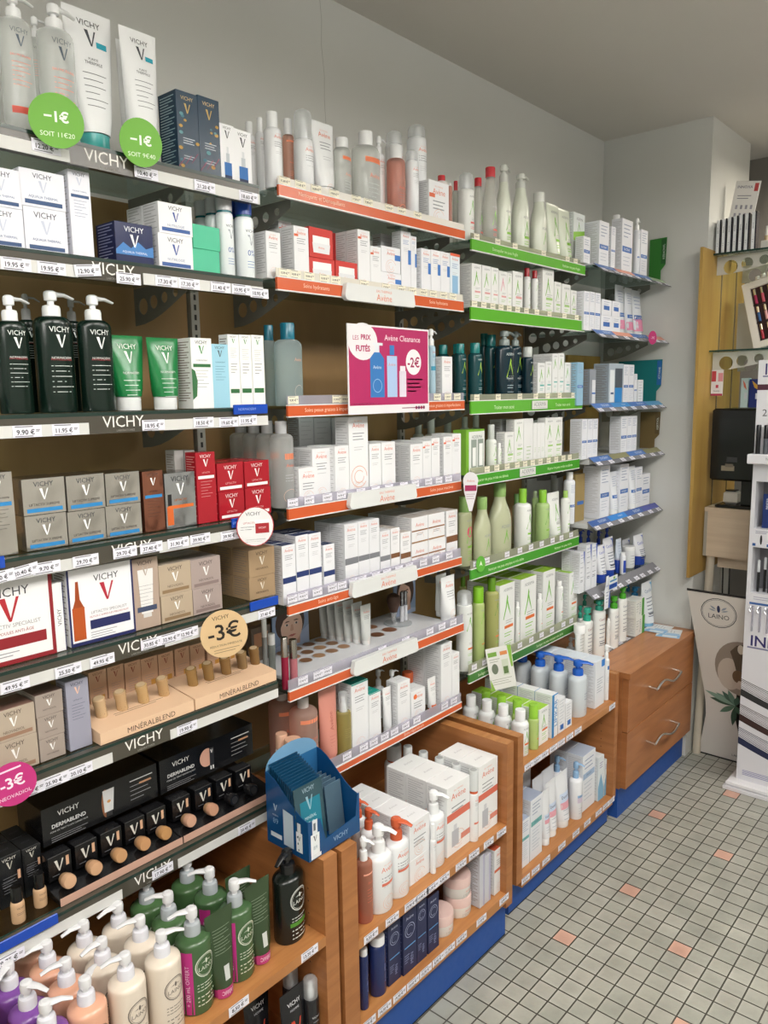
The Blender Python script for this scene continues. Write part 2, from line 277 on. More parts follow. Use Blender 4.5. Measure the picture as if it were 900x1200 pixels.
# style -> (body material, top material, print function)
STY = {
 'v_micel': ('c:f4f6f5', 0, lambda a: vichy(a, '4a4f55', '3b4a58', 'EAU MICELLAIRE', 'd8674f') + [('R', -.4, .18 * a, .4, .18 * a + .2, 'd9584a')]),
 'v_tubeteal': ('g:eff1f2', 'g:4db6b4', lambda a: vichy(a, '4a4c50', '44484e', 'PURETÉ|THERMALE', '55585c', wv=.52) + [('R', .12, a - .62, .38, a - .5, '2aa3b8')]),
 'v_tubewhite': ('g:eff1f2', 'g:e9ebec', lambda a: vichy(a, '4a4c50', '44484e', 'PURETÉ|THERMALE', '55585c', wv=.52) + [('R', .12, a - .62, .38, a - .5, '2aa3b8')]),
 'v_xmas': ('g:17384e', 0, xmas),
 'v_drop': ('f0f1f3', 0, lambda a: [('T', 'VICHY', 0, a - .2, .6, '333338', .14)] + glyV(0, a - .55, .42, '3a3d44') + dropper(a * .8)),
 'v_aqualia': ('e9eaf2', 0, lambda a: vichy(a, '3f4454', 'c9cfe0', 'AQUALIA THERMAL', '3f5f93', '34527f')),
 'v_navy': ('g:1b2450', 0, lambda a: [('P', [(-.5, .3), (-.3, .48), (-.1, .36), (.1, .52), (.3, .38), (.5, .45), (.5, .2), (-.5, .2)], '3f7ec0')] + vichy(a, 'e8ecf4', 'f4f6fa', 'AQUALIA THERMAL', 'f0f3f8')),
 'v_blueV': ('eeeef1', 0, lambda a: vichy(a, '3a3d44', '2f4f9e', 'NUTRILOGIE', '7d8cae', '3c5fa0')),
 'green': ('4fbf97', 0, lambda a: []),
 'v_deo': ('g:e6ecee', 0, lambda a: [('T', 'VICHY', 0, a - .5, .6, '333a44', .16)] + glyV(0, a - .95, .5, '9aa2aa') + [('T', '0%', 0, a * .45, .5, '2c5ba8', .28), ('L', -.25, .25, a * .3, 3, .14, .03, '5f86bb')]),
 'v_black': ('g:0a1f17', 0, lambda a: vichy(a, 'e9ece9', 'f2f4f2', 'NORMADERM', 'dfe4e0') + [('T', 'PHYTOSOLUTION', 0, a - .92, .6, 'b5303c', .05)]),
 'v_tubegreen': ('g:17793f', 'g:eceeee', lambda a: vichy(a, 'e6f0e8', 'f4f8f4', 'NORMADERM', 'e6f0e8')),
 'v_greenV': ('f0f1ef', 0, lambda a: [('P', [(-.5, .35), (-.3, .5), (-.24, 1.1), (-.34, 1.5), (-.5, 1.6)], '2f6b3c')] + vichy(a, '33363a', '2c8a3f', 'NORMADERM', '70757a', '2b6a38')),
 'v_ltblue': ('9ccde0', 0, lambda a: vichy(a, '47606c', '4a545c', 'NORMADERM', '3f6f8a')),
 'v_greenV2': ('f0f1ef', 0, lambda a: vichy(a, '5a5d60', '2c8a3f', None) + [('R', -.4, a * .2, .4, a * .2 + .3, '2b6a38'), ('L', -.3, .3, a * .6, 4, .2, .04, '7d8084')]),
 'v_silver': ('s:cdc8c0', 's:8f8a82', lambda a: vichy(a, '4a4a4e', 'f4f4f4', 'LIFTACTIV SUPREME', '57504c', '2b86c4')),
 'v_copper': ('s:a9705a', 's:8f8a82', lambda a: vichy(a, '5a4038', 'f6f2f0', 'LIFTACTIV', '573a30', '2b86c4')),
 'v_serum': ('s:c3c5c7', 's:8f8a82', lambda a: [('R', -.46, .1, -.26, a * .4, 'd5652a'), ('R', -.42, a * .4, -.3, a * .62, '1a1a1c')] + vichy(a, '3c3f44', 'fafafa', 'LIFTACTIV', 'b5652f', 'd66a2c')),
 'v_red': ('g:a8202c', 0, lambda a: vichy(a, 'f0d9d9', 'fbf2f2', 'LIFTACTIV', 'e3a2a2', 'f2eeee', 'b3263a')),
 'v_gray': ('b8b6b3', 0, lambda a: []),
 'v_bigred': ('f1f0f0', '8a8584', lambda a: [('R', .46, 0, .5, a, '8f1f28'), ('R', -.5, 0, .5, .05, '8f1f28'), ('T', 'VICHY', .05, a - .17, .4, '3a3a3e', .1)] + glyV(.03, a - .36, .26, 'b0252f') + [('T', 'LIFTACTIV SPECIALIST', .05, .42, .6, '9a9a9e', .045), ('T', 'AMPOULES ANTI-ÂGE', .05, .35, .6, '9c3438', .04), ('R', -.3, .18, .4, .3, '8f1f28'), ('L', -.26, .3, .27, 3, .035, .012, 'f0e0e0'), ('L', -.3, .1, .13, 2, .035, .01, '9a9a9e')]),
 'v_bignavy': ('f1f0f2', '555254', lambda a: [('R', .47, 0, .5, a, '23285c'), ('R', -.5, 0, .5, .05, '23285c'), ('R', -.5, 0, -.47, a, '23285c'), ('R', -.45, .08, -.27, .55, 'b5521c'), ('P', [(-.44, .55), (-.28, .55), (-.33, .66), (-.34, .92), (-.38, .92), (-.40, .66)], '9c4314'),
     ('T', 'VICHY', .08, a - .17, .38, '3a3a3e', .1)] + glyV(.08, a - .38, .26, 'b3263a') + [('T', 'LIFTACTIV SPECIALIST', .1, .44, .55, '9a9a9e', .045), ('T', 'GLYCO-C AMPOULES PEELING NUIT', .1, .38, .6, 'a84a50', .035), ('R', -.2, .2, .42, .33, '23285c'), ('L', -.16, .34, .3, 3, .04, .012, 'dfe2ee'), ('L', -.2, .2, .15, 3, .035, .01, '9a9a9e')]),
 'v_slim': ('f1f0f0', 0, lambda a: [('V', 'VICHY', 0, a * .5, a * .3, '55585c', .4), ('R', .42, 0, .5, a, '23285c')]),
 'v_tan': ('b39e8e', 0, lambda a: [('P', [(-.22, .55), (.22, .55), (.30, a - .4), (-.30, a - .4)], 'e8e6e4'), ('R', -.16, .4, .16, .55, 'd9d6d3'), ('R', -.38, .62, .38, .8, '3f4a66')] + vichy(a, '4a403a', 'b7a79a')),
 'v_beige': ('b8a68f', 'c2b4a2', lambda a: vichy(a, '4a4038', 'f6f4f0', 'NEOVADIOL', '5a4c40', '8f7556')),
 'v_mauve': ('aa9a94', 'b7aaa5', lambda a: vichy(a, '453c3a', 'f6f4f2', 'NEOVADIOL', '55494a', '8c7a76')),
 'v_gold': ('a68c6c', '8f775c', lambda a: vichy(a, '43362a', 'e8e0d0', 'NEOVADIOL', '4f4032')),
 'v_beige2': ('b5a694', '8c6a5e', lambda a: vichy(a, '4a4038', 'f6f4f0', 'NEOVADIOL', '5a4c40', '9c7a64')),
 'v_mauve2': ('a3968c', '7c635a', lambda a: vichy(a, '453c3a', 'f6f4f2', 'NEOVADIOL', '55494a')),
 'v_lav': ('9b9bab', 'a9a9b8', lambda a: vichy(a, '3b3b48', 'e9bda0', 'LIFTACTIV', '4a4a58')),
 'v_peach': ('c9a285', 'b08a6e', lambda a: vichy(a, '6e3c26', '8a3a24') + [('R', .05, a * .38, .36, a * .38 + .3, 'c08a3a')]),
 'v_dark': ('g:17181a', '1d1e20', lambda a: vichy(a, 'c9c6bd', 'c9c6b8', None) + [('R', .3, a - 1.2, .42, a - .8, 'd3a484'), ('L', -.35, .1, a - 1.15, 3, .1, .02, '6f6f74')]),
 'v_found': ('g:cfa983', 0, lambda a: [('T', 'VICHY', 0, a * .8, .6, '4a3a2c', .14), ('L', -.3, .3, a * .55, 2, .12, .03, '6a543e')]),
 'a_white': ('g:e6e8ea', 'g:edeff0', lambda a: avene(a, None)),
 'a_spray': ('g:e3e6e9', 0, lambda a: avene(a, None) + [('R', .12, .2, .48, .75, '6a3b2a')]),
 'a_peachclear': ('c:f2cdbd', 'g:eceeef', lambda a: [('T', 'Avène', .0, a * .6, .5, 'b5604a', .14), ('R', -.48, a - .3, .48, a - .16, 'e58a66')] + [('L', -.25, .25, a * .45, 4, .12, .03, 'b8745c')]),
 'a_tube': ('g:e9ebec', 'g:e9ebec', lambda a: avene(a)),
 'a_graytube': ('g:c9ccc9', 'g:d6d8d6', lambda a: avene(a, None, gray='7d8282')),
 'a_clear': ('c:f3f5f3', 'g:eceeef', lambda a: [('R', -.3, a - .36, .46, a - .22, 'e57a4f'), ('T', 'Avène', .08, a * .58, .45, 'd8735a', .14), ('L', -.2, .3, a * .45, 4, .12, .03, 'a0a3a5')]),
 'a_peach': ('c:efc0b2', 'g:eceeef', lambda a: [('T', 'Avène', .0, a * .55, .5, 'a84a38', .14), ('L', -.25, .25, a * .45, 3, .12, .03, '8f4a3a')] + [('O', 0, .4, .26, .24, .02, 'e07a50', 20, 320)]),
 'a_red': ('g:e6e0de', 0, lambda a: avene(a)),
 'a_orange': ('e9eaec', 0, lambda a: avene(a, None, corner='dd6a44')),
 'a_plain': ('e9eaec', 0, lambda a: avene(a)),
 'a_redbox': ('c9342c', 'd8453a', lambda a: [('P', [(-.34, .14), (.34, .14), (.38, .42), (-.38, .42)], 'e3e5e8'), ('R', -.36, .42, .36, .62, 'f1f2f3'), ('T', 'Avène', 0, .3, .26, 'dd7a5f', .07)]),
 'a_redbox2': ('b52a28', 'd8453a', lambda a: [('R', -.2, .4, .2, 1.4, 'e3e5e8'), ('R', -.12, 1.4, .12, 1.8, 'cfd2d4')]),
 'a_blue': ('e9eaee', 0, lambda a: avene(a, None, gray='7c96c4') + [('R', .2, a * .5, .5, a * .72, '3d78c4')]),
 'a_bluepic': ('e0eaf2', 0, lambda a: avene(a, None, gray='7c96c4') + [('R', -.3, .3, .3, a * .55, '8db9dc'), ('R', -.5, a - .15, .5, a, 'e0603f')]),
 'a_gray': ('b9babc', 0, lambda a: lines(a, 'a0a2a4')),
 'a_clearteal': ('c:cfe0e2', 'g:1f6f86', lambda a: [('T', 'Avène', .2, a * .75, .35, 'c98a78', .1), ('O', .2, .4, .2, .2, .012, 'b5a59a', 20, 320)]),
 'a_bluepump': ('g:a9c6d6', 0, lambda a: avene(a, None, gray='3f8db8') + [('R', -.5, a * .6, .5, a * .68, '2f8fb0')]),
 'a_clearorange': ('c:eceeed', 0, lambda a: [('R', -.2, a - .85, .5, a - .6, 'd9805c')] + [('T', 'Avène', .1, a * .62, .5, 'd8735a', .14), ('L', -.2, .3, a * .48, 3, .12, .03, '94989a'), ('O', .05, .5, .35, .3, .012, 'd3a996', 20, 320)]),
 'a_tall': ('e9eaec', 0, lambda a: avene(a, None) + [('O', 0, .75, .42, .4, .025, 'e0a88e', 0, 330), ('O', 0, .75, .26, .24, .025, 'e0a88e', 40, 360)]),
 'd_pale': ('g:b7c0b8', 0, lambda a: []),
 'a_navyband': ('e9eaee', '2b3a66', lambda a: avene(a, '27386e')),
 'a_grayband': ('e3e4e8', 0, lambda a: avene(a, '7c7e84')),
 'a_brownband': ('e8e8ea', 'c9bfb8', lambda a: avene(a, '7a5234') if a > 1.2 else [('T', 'Avène', 0, a - .3, .55, 'dd7a5f', .14), ('R', -.5, a * .46, .5, a * .46 + .05, '8f5f34'), ('O', 0, .2, .25, .2, .012, 'e3b9a6', 0, 180), ('R', -.5, .03, .5, .08, '9c7040'), ('L', -.2, .2, a * .38, 2, .06, .02, '9a9c9f')]),
 'a_teal': ('e9eaec', '1f9a8c', lambda a: avene(a) + [('R', -.5, a - .06, .5, a, '1f9a8c')]),
 'a_peachtube': ('g:d58f80', 'g:d58f80', lambda a: [('V', 'Avène', 0, a * .6, a * .25, 'b0604f', .3), ('L', -.2, .2, a * .4, 4, .14, .02, 'b86a5c')]),
 'a_oil': ('c:e3d892', 0, lambda a: [('L', -.25, .25, a * .7, 5, .14, .03, '8a8248')]),
 'a_orangedot': ('e9eaec', 0, lambda a: avene(a, None, dot='e8743c')),
 'a_sun': ('g:e6e7e7', 'g:d9602f', lambda a: avene(a) + [('R', -.44, .2, .44, .7, 'e0662f')]),
 'a_sunb': ('g:e6e7e7', 0, lambda a: []),
 'u_peach': ('c:e6ac92', 'g:eceeef', lambda a: [('T', 'Avène', .1, a * .72, .5, 'a85238', .14), ('L', -.2, .35, a * .6, 5, .18, .03, 'a85238'), ('R', -.4, a - .45, .5, a - .36, 'e7a58c')]),
 'u_white': ('g:e8eaec', 'g:f1f3f4', lambda a: avene(a, None) + [('R', -.3, a * .52, .3, a * .52 + .1, 'd9735a')]),
 'u_small': ('g:e8eaec', 'g:f1f3f4', lambda a: avene(a)),
 'a_xera': ('eceded', 0, lambda a: avene(a, None) + [('R', -.5, a * .5, .5, a * .5 + .2, 'd9705a'), ('R', -.3, .2, .0, a * .34, 'b9bbc2'), ('R', -.22, a * .34, -.08, a * .42, 'd0d2d6'), ('R', .1, a * .14, .5, a * .14 + .16, 'd98a78')]),
 'u_cap': ('g:e9ebec', 0, lambda a: avene(a) + [('R', -.4, a * .4, .4, a * .4 + .2, 'd9806a')]),
 'u_navy': ('g:1c2b5e', 0, lambda a: [('V', 'Avène MEN', .1, a * .45, a * .4, '6f83b8', .16)]),
 'a_men': ('232a4f', '2f1e2c', lambda a: [('T', 'Avène', 0, a - .35, .6, 'c3c9dc', .15), ('O', 0, a - 1.0, .36, .36, .03, 'a9b2cc'), ('O', 0, a - 1.0, .24, .24, .025, 'a9b2cc', 30, 300), ('R', -.4, a * .42, .4, a * .42 + .06, '5f9ad0'), ('V', 'MEN', .12, a * .2, .55, '8d98bd', .3), ('L', -.4, -.05, a * .3, 4, .12, .03, '8d98bd')]),
 'u_jar': ('g:e3dfda', 'g:e3c4bd', lambda a: [('T', 'Avène', 0, a * .34, .3, 'd98a74', .08), ('L', -.25, .25, a * .2, 2, .05, .014, '9a9490')]),
 'a_leaf': ('c9cbd3', 0, lambda a: [('R', .2, 0, .5, a, 'b6b4cc')]),
 'a_xerab': ('e6e7e8', 'c8603f', lambda a: avene(a) + [('R', -.5, a * .5, .5, a * .5 + .15, 'c8684a')]),
 'g_spray': ('g:e6e8e4', 0, lambda a: aderma(a, bar='d8605a', low='d8605a')),
 'g_red': ('c:f0f0ec', 0, lambda a: aderma(a, bar='d8605a', low='d8605a')),
 'g_milk': ('g:dfe4d6', 0, lambda a: aderma(a, bar='86c440')),
 'g_tube': ('g:dde4d2', 'g:e6e8e4', lambda a: aderma(a, bar='86c440')),
 'g_box': ('e9eae8', 0, lambda a: aderma(a, bar='9fc878')),
 'g_plain': ('e7e8e8', 0, lambda a: [('L', -.2, .3, a * .4, 4, .2, .05, 'b5c9a8')]),
 'g_boxgreen': ('dfe6e6', 0, lambda a: aderma(a) + [('P', [(-.5, .05), (.5, .0), (.5, .5), (-.5, .35)], '8cc63f')]),
 'g_pink': ('e9eae9', 0, lambda a: aderma(a, bar='dca0a0', low='a8c890')),
 'g_pinkA': ('e9eae9', '9ccf5a', lambda a: aderma(a, c='d98aa0', bar='dca0a0', low='a8c890')),
 'g_redsmall': ('g:e6e8e6', 0, lambda a: aderma(a, bar='e6e8e6')),
 'g_teal': ('g:12454a', 'g:1f7d7c', lambda a: aderma(a, c='a5cf3f', bar='12454a', low='b9cfcf', txc='cfd9d9')),
 'g_dark': ('g:0d2a36', 0, lambda a: aderma(a, c='a5cf3f', bar='0d2a36', low='a9b9bf', txc='cfd9d9') + [('T', 'Phys-AC', 0, a * .42, .5, 'e0e6e6', .12)]),
 'g_tealbox': ('e8eaea', 0, lambda a: aderma(a, bar='5fb0a8', low='7fbcb4')),
 'g_window': ('7fb83a', 0, lambda a: [('R', -.36, .06, .5, a - .06, 'e3e6e3'), ('R', -.24, .2, .06, a * .78, '8f9b92'), ('R', .12, .2, .44, a * .78, '8f9b92'), ('R', -.16, .24, .02, a * .6, 'f0f2f0'), ('R', .2, .24, .4, a * .68, 'f0f2f0'), ('T', 'ADERMA', .08, a - .22, .6, '7d8484', .1)]),
 'g_white': ('g:e6e9e4', 0, lambda a: aderma(a, bar='86c440')),
 'g_gel': ('g:b9bd9e', 0, lambda a: aderma(a, bar='7fb33a', low='7fb33a')),
 'g_gelpink': ('g:a9ad8a', 0, lambda a: aderma(a, bar='7fb33a', low='7fb33a') + [('D', 0, a * .68, .22, .26, 'd9306a')]),
 'g_whitegreen': ('g:e9ebe8', 0, lambda a: aderma(a, bar='86c440')),
 'g_clearg': ('g:aeca88', 0, lambda a: aderma(a, c='5c9a2c', bar='7fb33a')),
 'g_tubew': ('g:e9ebe8', 'g:e9ebe8', lambda a: aderma(a, bar='b5bab5')),
 'g_grayb': ('g:b9bebd', 0, lambda a: []),
 'g_spray2': ('g:e4e7e5', 0, lambda a: aderma(a)),
 'g_greenb': ('g:aec07c', 0, lambda a: aderma(a, c='7fc03a', bar='c98a3c')),
 'g_olive': ('g:a3a566', 0, lambda a: aderma(a, c='5c8a2c')),
 'g_exo': ('e9ebe9', '9ccc3c', lambda a: aderma(a)),
 'g_whiteb': ('g:e9ebe9', 0, lambda a: aderma(a)),
 'u2_white': ('g:e6e9ea', 0, lambda a: aderma(a)),
 'u2_green': ('g:b2c878', 0, lambda a: aderma(a, c='6fa52f')),
 'u2_lip': ('e9ebee', 'e9ebee', lambda a: [('R', -.5, 0, -.12, a, '1f7fc0'), ('V', 'LIPIKAR', .18, a * .55, a * .7, '1f7fc0', .5), ('R', -.5, a - .12, .5, a, '2d8fd0')]),
 'u2_blue': ('e6e8ec', 0, lambda a: lines(a, 'a9afbc') + [('R', -.2, .2, .3, .6, '2d6fc0')]),
 'u2_pump': ('g:ccd4da', 0, lambda a: [('R', .3, a - .5, .5, a - .15, '2d6fc0'), ('L', -.1, .35, a * .6, 3, .12, .03, '6a7890'), ('L', -.1, .35, a * .3, 4, .1, .025, '9aa5b8')]),
 'u2_box': ('e6e9ee', 'dfe7f2', lambda a: [('R', .15, a - .4, .5, a - .05, '2d7fd0'), ('L', -.3, .35, a * .6, 6, .13, .03, 'a4adba')]),
 'u2_slim': ('g:e8ebee', 0, lambda a: [('R', -.3, a * .8, .35, a * .8 + .6, '2f6fb5'), ('L', -.3, .3, a * .6, 4, .25, .05, 'a4adba')]),
 'u2_low': ('e3e6ec', 'aab6cc', lambda a: ducray(a, '6fb0b0', a * .6, 'Dexeryl', '3a4a66')),
 'u2_tube': ('g:e6e8ec', 'g:eef0f2', lambda a: [('R', -.4, a * .5, .4, a * .5 + .4, 'c9d6ea'), ('R', -.4, a * .5 - .3, .4, a * .5, 'e0a0ac'), ('T', 'Dexeryl', 0, a * .5 + .2, .6, '44506e', .2), ('L', -.3, .3, a * .35, 3, .2, .03, 'a4adba')]),
 'u2_dex': ('g:e6e8ec', 0, lambda a: [('R', -.42, a * .45, .42, a * .45 + .4, 'd0c3d6'), ('R', -.42, a * .45 + .4, .42, a * .45 + .6, '8fb4d9'), ('T', 'Dexeryl', 0, a * .45 + .5, .6, '3a4a66', .15), ('L', -.3, .3, a * .3, 3, .2, .03, 'a4adba')]),
 'u2_dexb': ('e3e6ec', 'b7c3d6', lambda a: ducray(a, '9fb6d3', a * .62, 'Dexeryl', '2d3f66')),
 'u2_thin': ('dfe6ea', 0, lambda a: [('P', [(-.5, 0), (.5, 0), (.5, a * .25), (0, a * .6), (-.5, a * .3)], '7fb0d0'), ('L', -.3, .3, a * .85, 3, .2, .06, '8d7fae')]),
 'b_band': ('e6e8ef', 0, lambda a: ducray(a)),
 'b_bottle': ('g:e6e9ef', 'g:f0f2f4', lambda a: ducray(a)),
 'b_jarbox': ('e6e8ef', 0, lambda a: [('R', -.3, a * .35, .3, a * .62, '3a6bb5'), ('L', -.3, .3, a * .85, 2, .09, .02, '9aa5bd')]),
 'b_tube': ('g:dfe3ea', 'g:e6e8ec', lambda a: ducray(a) + [('R', -.5, a * .15, .5, a * .15 + .5, 'e58fb0')]),
 'b_tube2': ('g:e6e9ef', 'g:eef0f2', lambda a: ducray(a)),
 'b_ltblue': ('8fb9d3', 0, lambda a: ducray(a)),
 'b_graybox': ('8b929c', 0, lambda a: [('R', -.1, .1, .44, a * .7, 'dfe3e8'), ('R', -.1, a * .3, .44, a * .3 + .12, '3a6bb5')]),
 'b_open': ('a7b4c0', 0, lambda a: [('R', -.42, .06, -.12, a - .2, 'e3e8ee'), ('R', -.08, .5, .42, a - .15, '4c545e'), ('R', -.08, .04, .42, .5, '2b86cc'), ('R', -.36, .3, -.16, .36, '34507e'), ('L', 0, .3, .38, 3, .1, .03, 'eef4fa')]),
 'b_plain': ('e3e6ea', 0, lambda a: lines(a, '8f98a6')),
 'b_gold': ('9c8755', 0, lambda a: [('R', -.3, a * .35, .4, a * .35 + .2, '3a6bb5')]),
 'c_box': ('e8eaf0', 0, lambda a: cerave(a)),
 'c_tube': ('g:e8eaf0', 'g:2447ad', lambda a: cerave(a)),
 'c_tube2': ('g:e8eaf0', 'g:2447ad', lambda a: cerave(a)),
 'c_clear': ('g:ccd6e4', 'g:2447ad', lambda a: lines(a, '7f94b8')),
 'c_small': ('g:e8eaf0', 0, lambda a: [('R', -.5, .3, .5, a * .8, '2447ad')]),
 'c_jar': ('g:e8ebee', 'g:f1f3f4', lambda a: lines(a * .7, '7f8898')),
 'c_pump': ('g:e8eaf0', 0, lambda a: cerave(a)),
 'c_lotion': ('g:e9ebe9', 0, lambda a: cerave(a, '8a3a40', '4fae9c')),
 'c_green': ('g:e9ebe9', 0, lambda a: cerave(a, '3f5a80', '5fae4a')),
 'c_white': ('g:e9ebe9', 0, lambda a: lines(a, '8f9a98')),
 'c_carton': ('e6e8e3', 0, lambda a: [('R', .22, 0, .5, a, '4f9c3c'), ('V', 'CeraVe', .0, a * .5, a * .7, '3f5a80', .2), ('L', -.42, -.15, a * .8, 4, .12, .02, '8f9a98')]),
 'c_bluep': ('g:dfe9ef', 0, lambda a: cerave(a, '3f6a9c', '5fb0dc')),
 'c_tube3': ('g:e6ebef', 'g:7fb4d6', lambda a: cerave(a, '3f6a9c', '5fb0dc')),
 'l_cream': ('g:e0d3c3', 0, lambda a: laino(a, '6f665e')),
 'l_peach': ('g:e0a88c', 0, lambda a: laino(a, '7a5a4a')),
 'l_purple': ('g:7a4a98', 0, lambda a: laino(a, 'c9b0d9')),
 'l_green': ('g:4a6a42', 0, lambda a: laino(a, 'cfd6c4', '3c5a38')),
 'l_greenpink': ('g:42603c', 0, lambda a: laino(a, 'cfd6c4', '3c5a38') + [('R', -.74, .05, -.40, a * .94, 'c02f86'), ('V', '+ 200 mL OFFERT', -.56, a * .45, a * .6, 'f4d9ea', .15)]),
 'l_black': ('g:141a16', 0, lambda a: laino(a, 'd6d9d2', '141a16') + [('R', -.36, a * .28, .4, a * .28 + .12, '4f8a2c')]),
 'l_tube': ('g:36492f', 'g:b83a78', lambda a: [('L', -.35, .35, a * .8, 10, .09, .012, '8fa088'), ('R', -.3, a * .25, .1, a * .25 + .4, 'c9cdc9')]),
 'l_offert': ('g:36492f', 'g:b83a78', lambda a: [('R', -.46, .02, .46, .36, 'b83a78'), ('T', 'OFFERT', 0, .19, .7, 'f4e3ee', .16), ('L', -.35, .35, a * .85, 9, .1, .012, '8fa088'), ('R', -.1, .6, .15, 1.1, 'c9cdc9')]),
 'h_tube': ('g:1c1c20', 'g:1c1c20', lambda a: [('T', 'VICHY', 0, a * .88, .6, 'e3e3e6', .14), ('T', 'HOMME', 0, a * .8, .5, 'c3c3c8', .08)] + glyV(0, a * .55, .6, 'c8432c')),
 'h_can': ('g:222226', 0, lambda a: [('T', 'VICHY', 0, a * .75, .6, 'e3e3e6', .14), ('T', 'HOMME', 0, a * .66, .5, 'c3c3c8', .08)] + glyV(0, a * .45, .6, 'c8432c')),
}
SIDE = {'v_xmas': '8fb0b8', 'v_navy': '8a93b8', 'v_dark': '55555a', 'a_men': '6a7396', 'v_red': 'd98a8a'}
NOSIDE = ('green', 'v_silver', 'v_copper', 'v_serum', 'g_window')

# ------------------------------------------------------------------ product builders: local origin at the base centre, front towards +x
CACHE = {}
def flatfn(x0, slope=0.0): return lambda u, v, e: (x0 + e - slope * v, u, v)
def curvefn(rx, ry, prof=None):
    def f(u, v, e):
        k = prof(v) if prof else 1.0
        t = u / ry; return ((rx * k + e) * math.cos(t), (ry * k + e) * math.sin(t), v)
    return f
def mesh_of(key, fn):
    """cached list of (part name, mesh, parent index)"""
    if key not in CACHE: CACHE[key] = fn()
    return CACHE[key]
def finish(mb, name):
    o = mb.build(name); me = o.data; bpy.data.objects.remove(o); return me
def p_box(w, d, h, st, o):
    body, top, fn = STY[st]; mb = MB(); mb.box(-d / 2, d / 2, -w / 2, w / 2, 0, h, body, top or body, bev=min(.0007, w * .02))
    mb.deco(fn(h / w), flatfn(d / 2), w)
    if st not in NOSIDE and w > .02:
        sc = SIDE.get(st, 'c0c0c3' if body[-6:-5] in 'de' else '857a70'); n = min(26, max(3, int(h / .0055))); a = h / d
        mb.deco([('L', -.40, .38, a * .94, n, a * .86 / n, .0016 / d, sc)], lambda u, v, e: (u, -w / 2 - e, v), d)
        mb.deco([('T', {'v': 'VICHY', 'a': 'Avène', 'g': 'ADERMA'}.get(st[0], ' ') if st[:2] in ('v_', 'a_', 'g_') else ' ', 0, 0, .5, sc, .2)], lambda u, v, e: (-v, u, h + e), min(w, d))
    return [('carton', finish(mb, 'carton'), -1)]
def body_profile(R, el, sh, taper, rt):
    if taper:
        L = [(R * .96, 0), (R, .004), (R, sh * .45)]
        for k in range(1, 10): t = k / 9; L.append((R + (rt - R) * (t * t * (3 - 2 * t)) ** 1.7, sh * (.45 + .55 * t)))
    else:
        s = min(.3 * R + .004, sh * .2); L = [(R * .95, 0), (R, .003), (R, sh - s)]
        for k in range(1, 5): t = k / 4 * PI / 2; L.append((R - (R - rt) * (1 - math.cos(t)), sh - s + s * math.sin(t)))
    return [(r * (el + (1 - el) * max(0, 1 - (r - rt) / max(R - rt, 1e-4)) if r > rt else 1), r, z) for r, z in L]
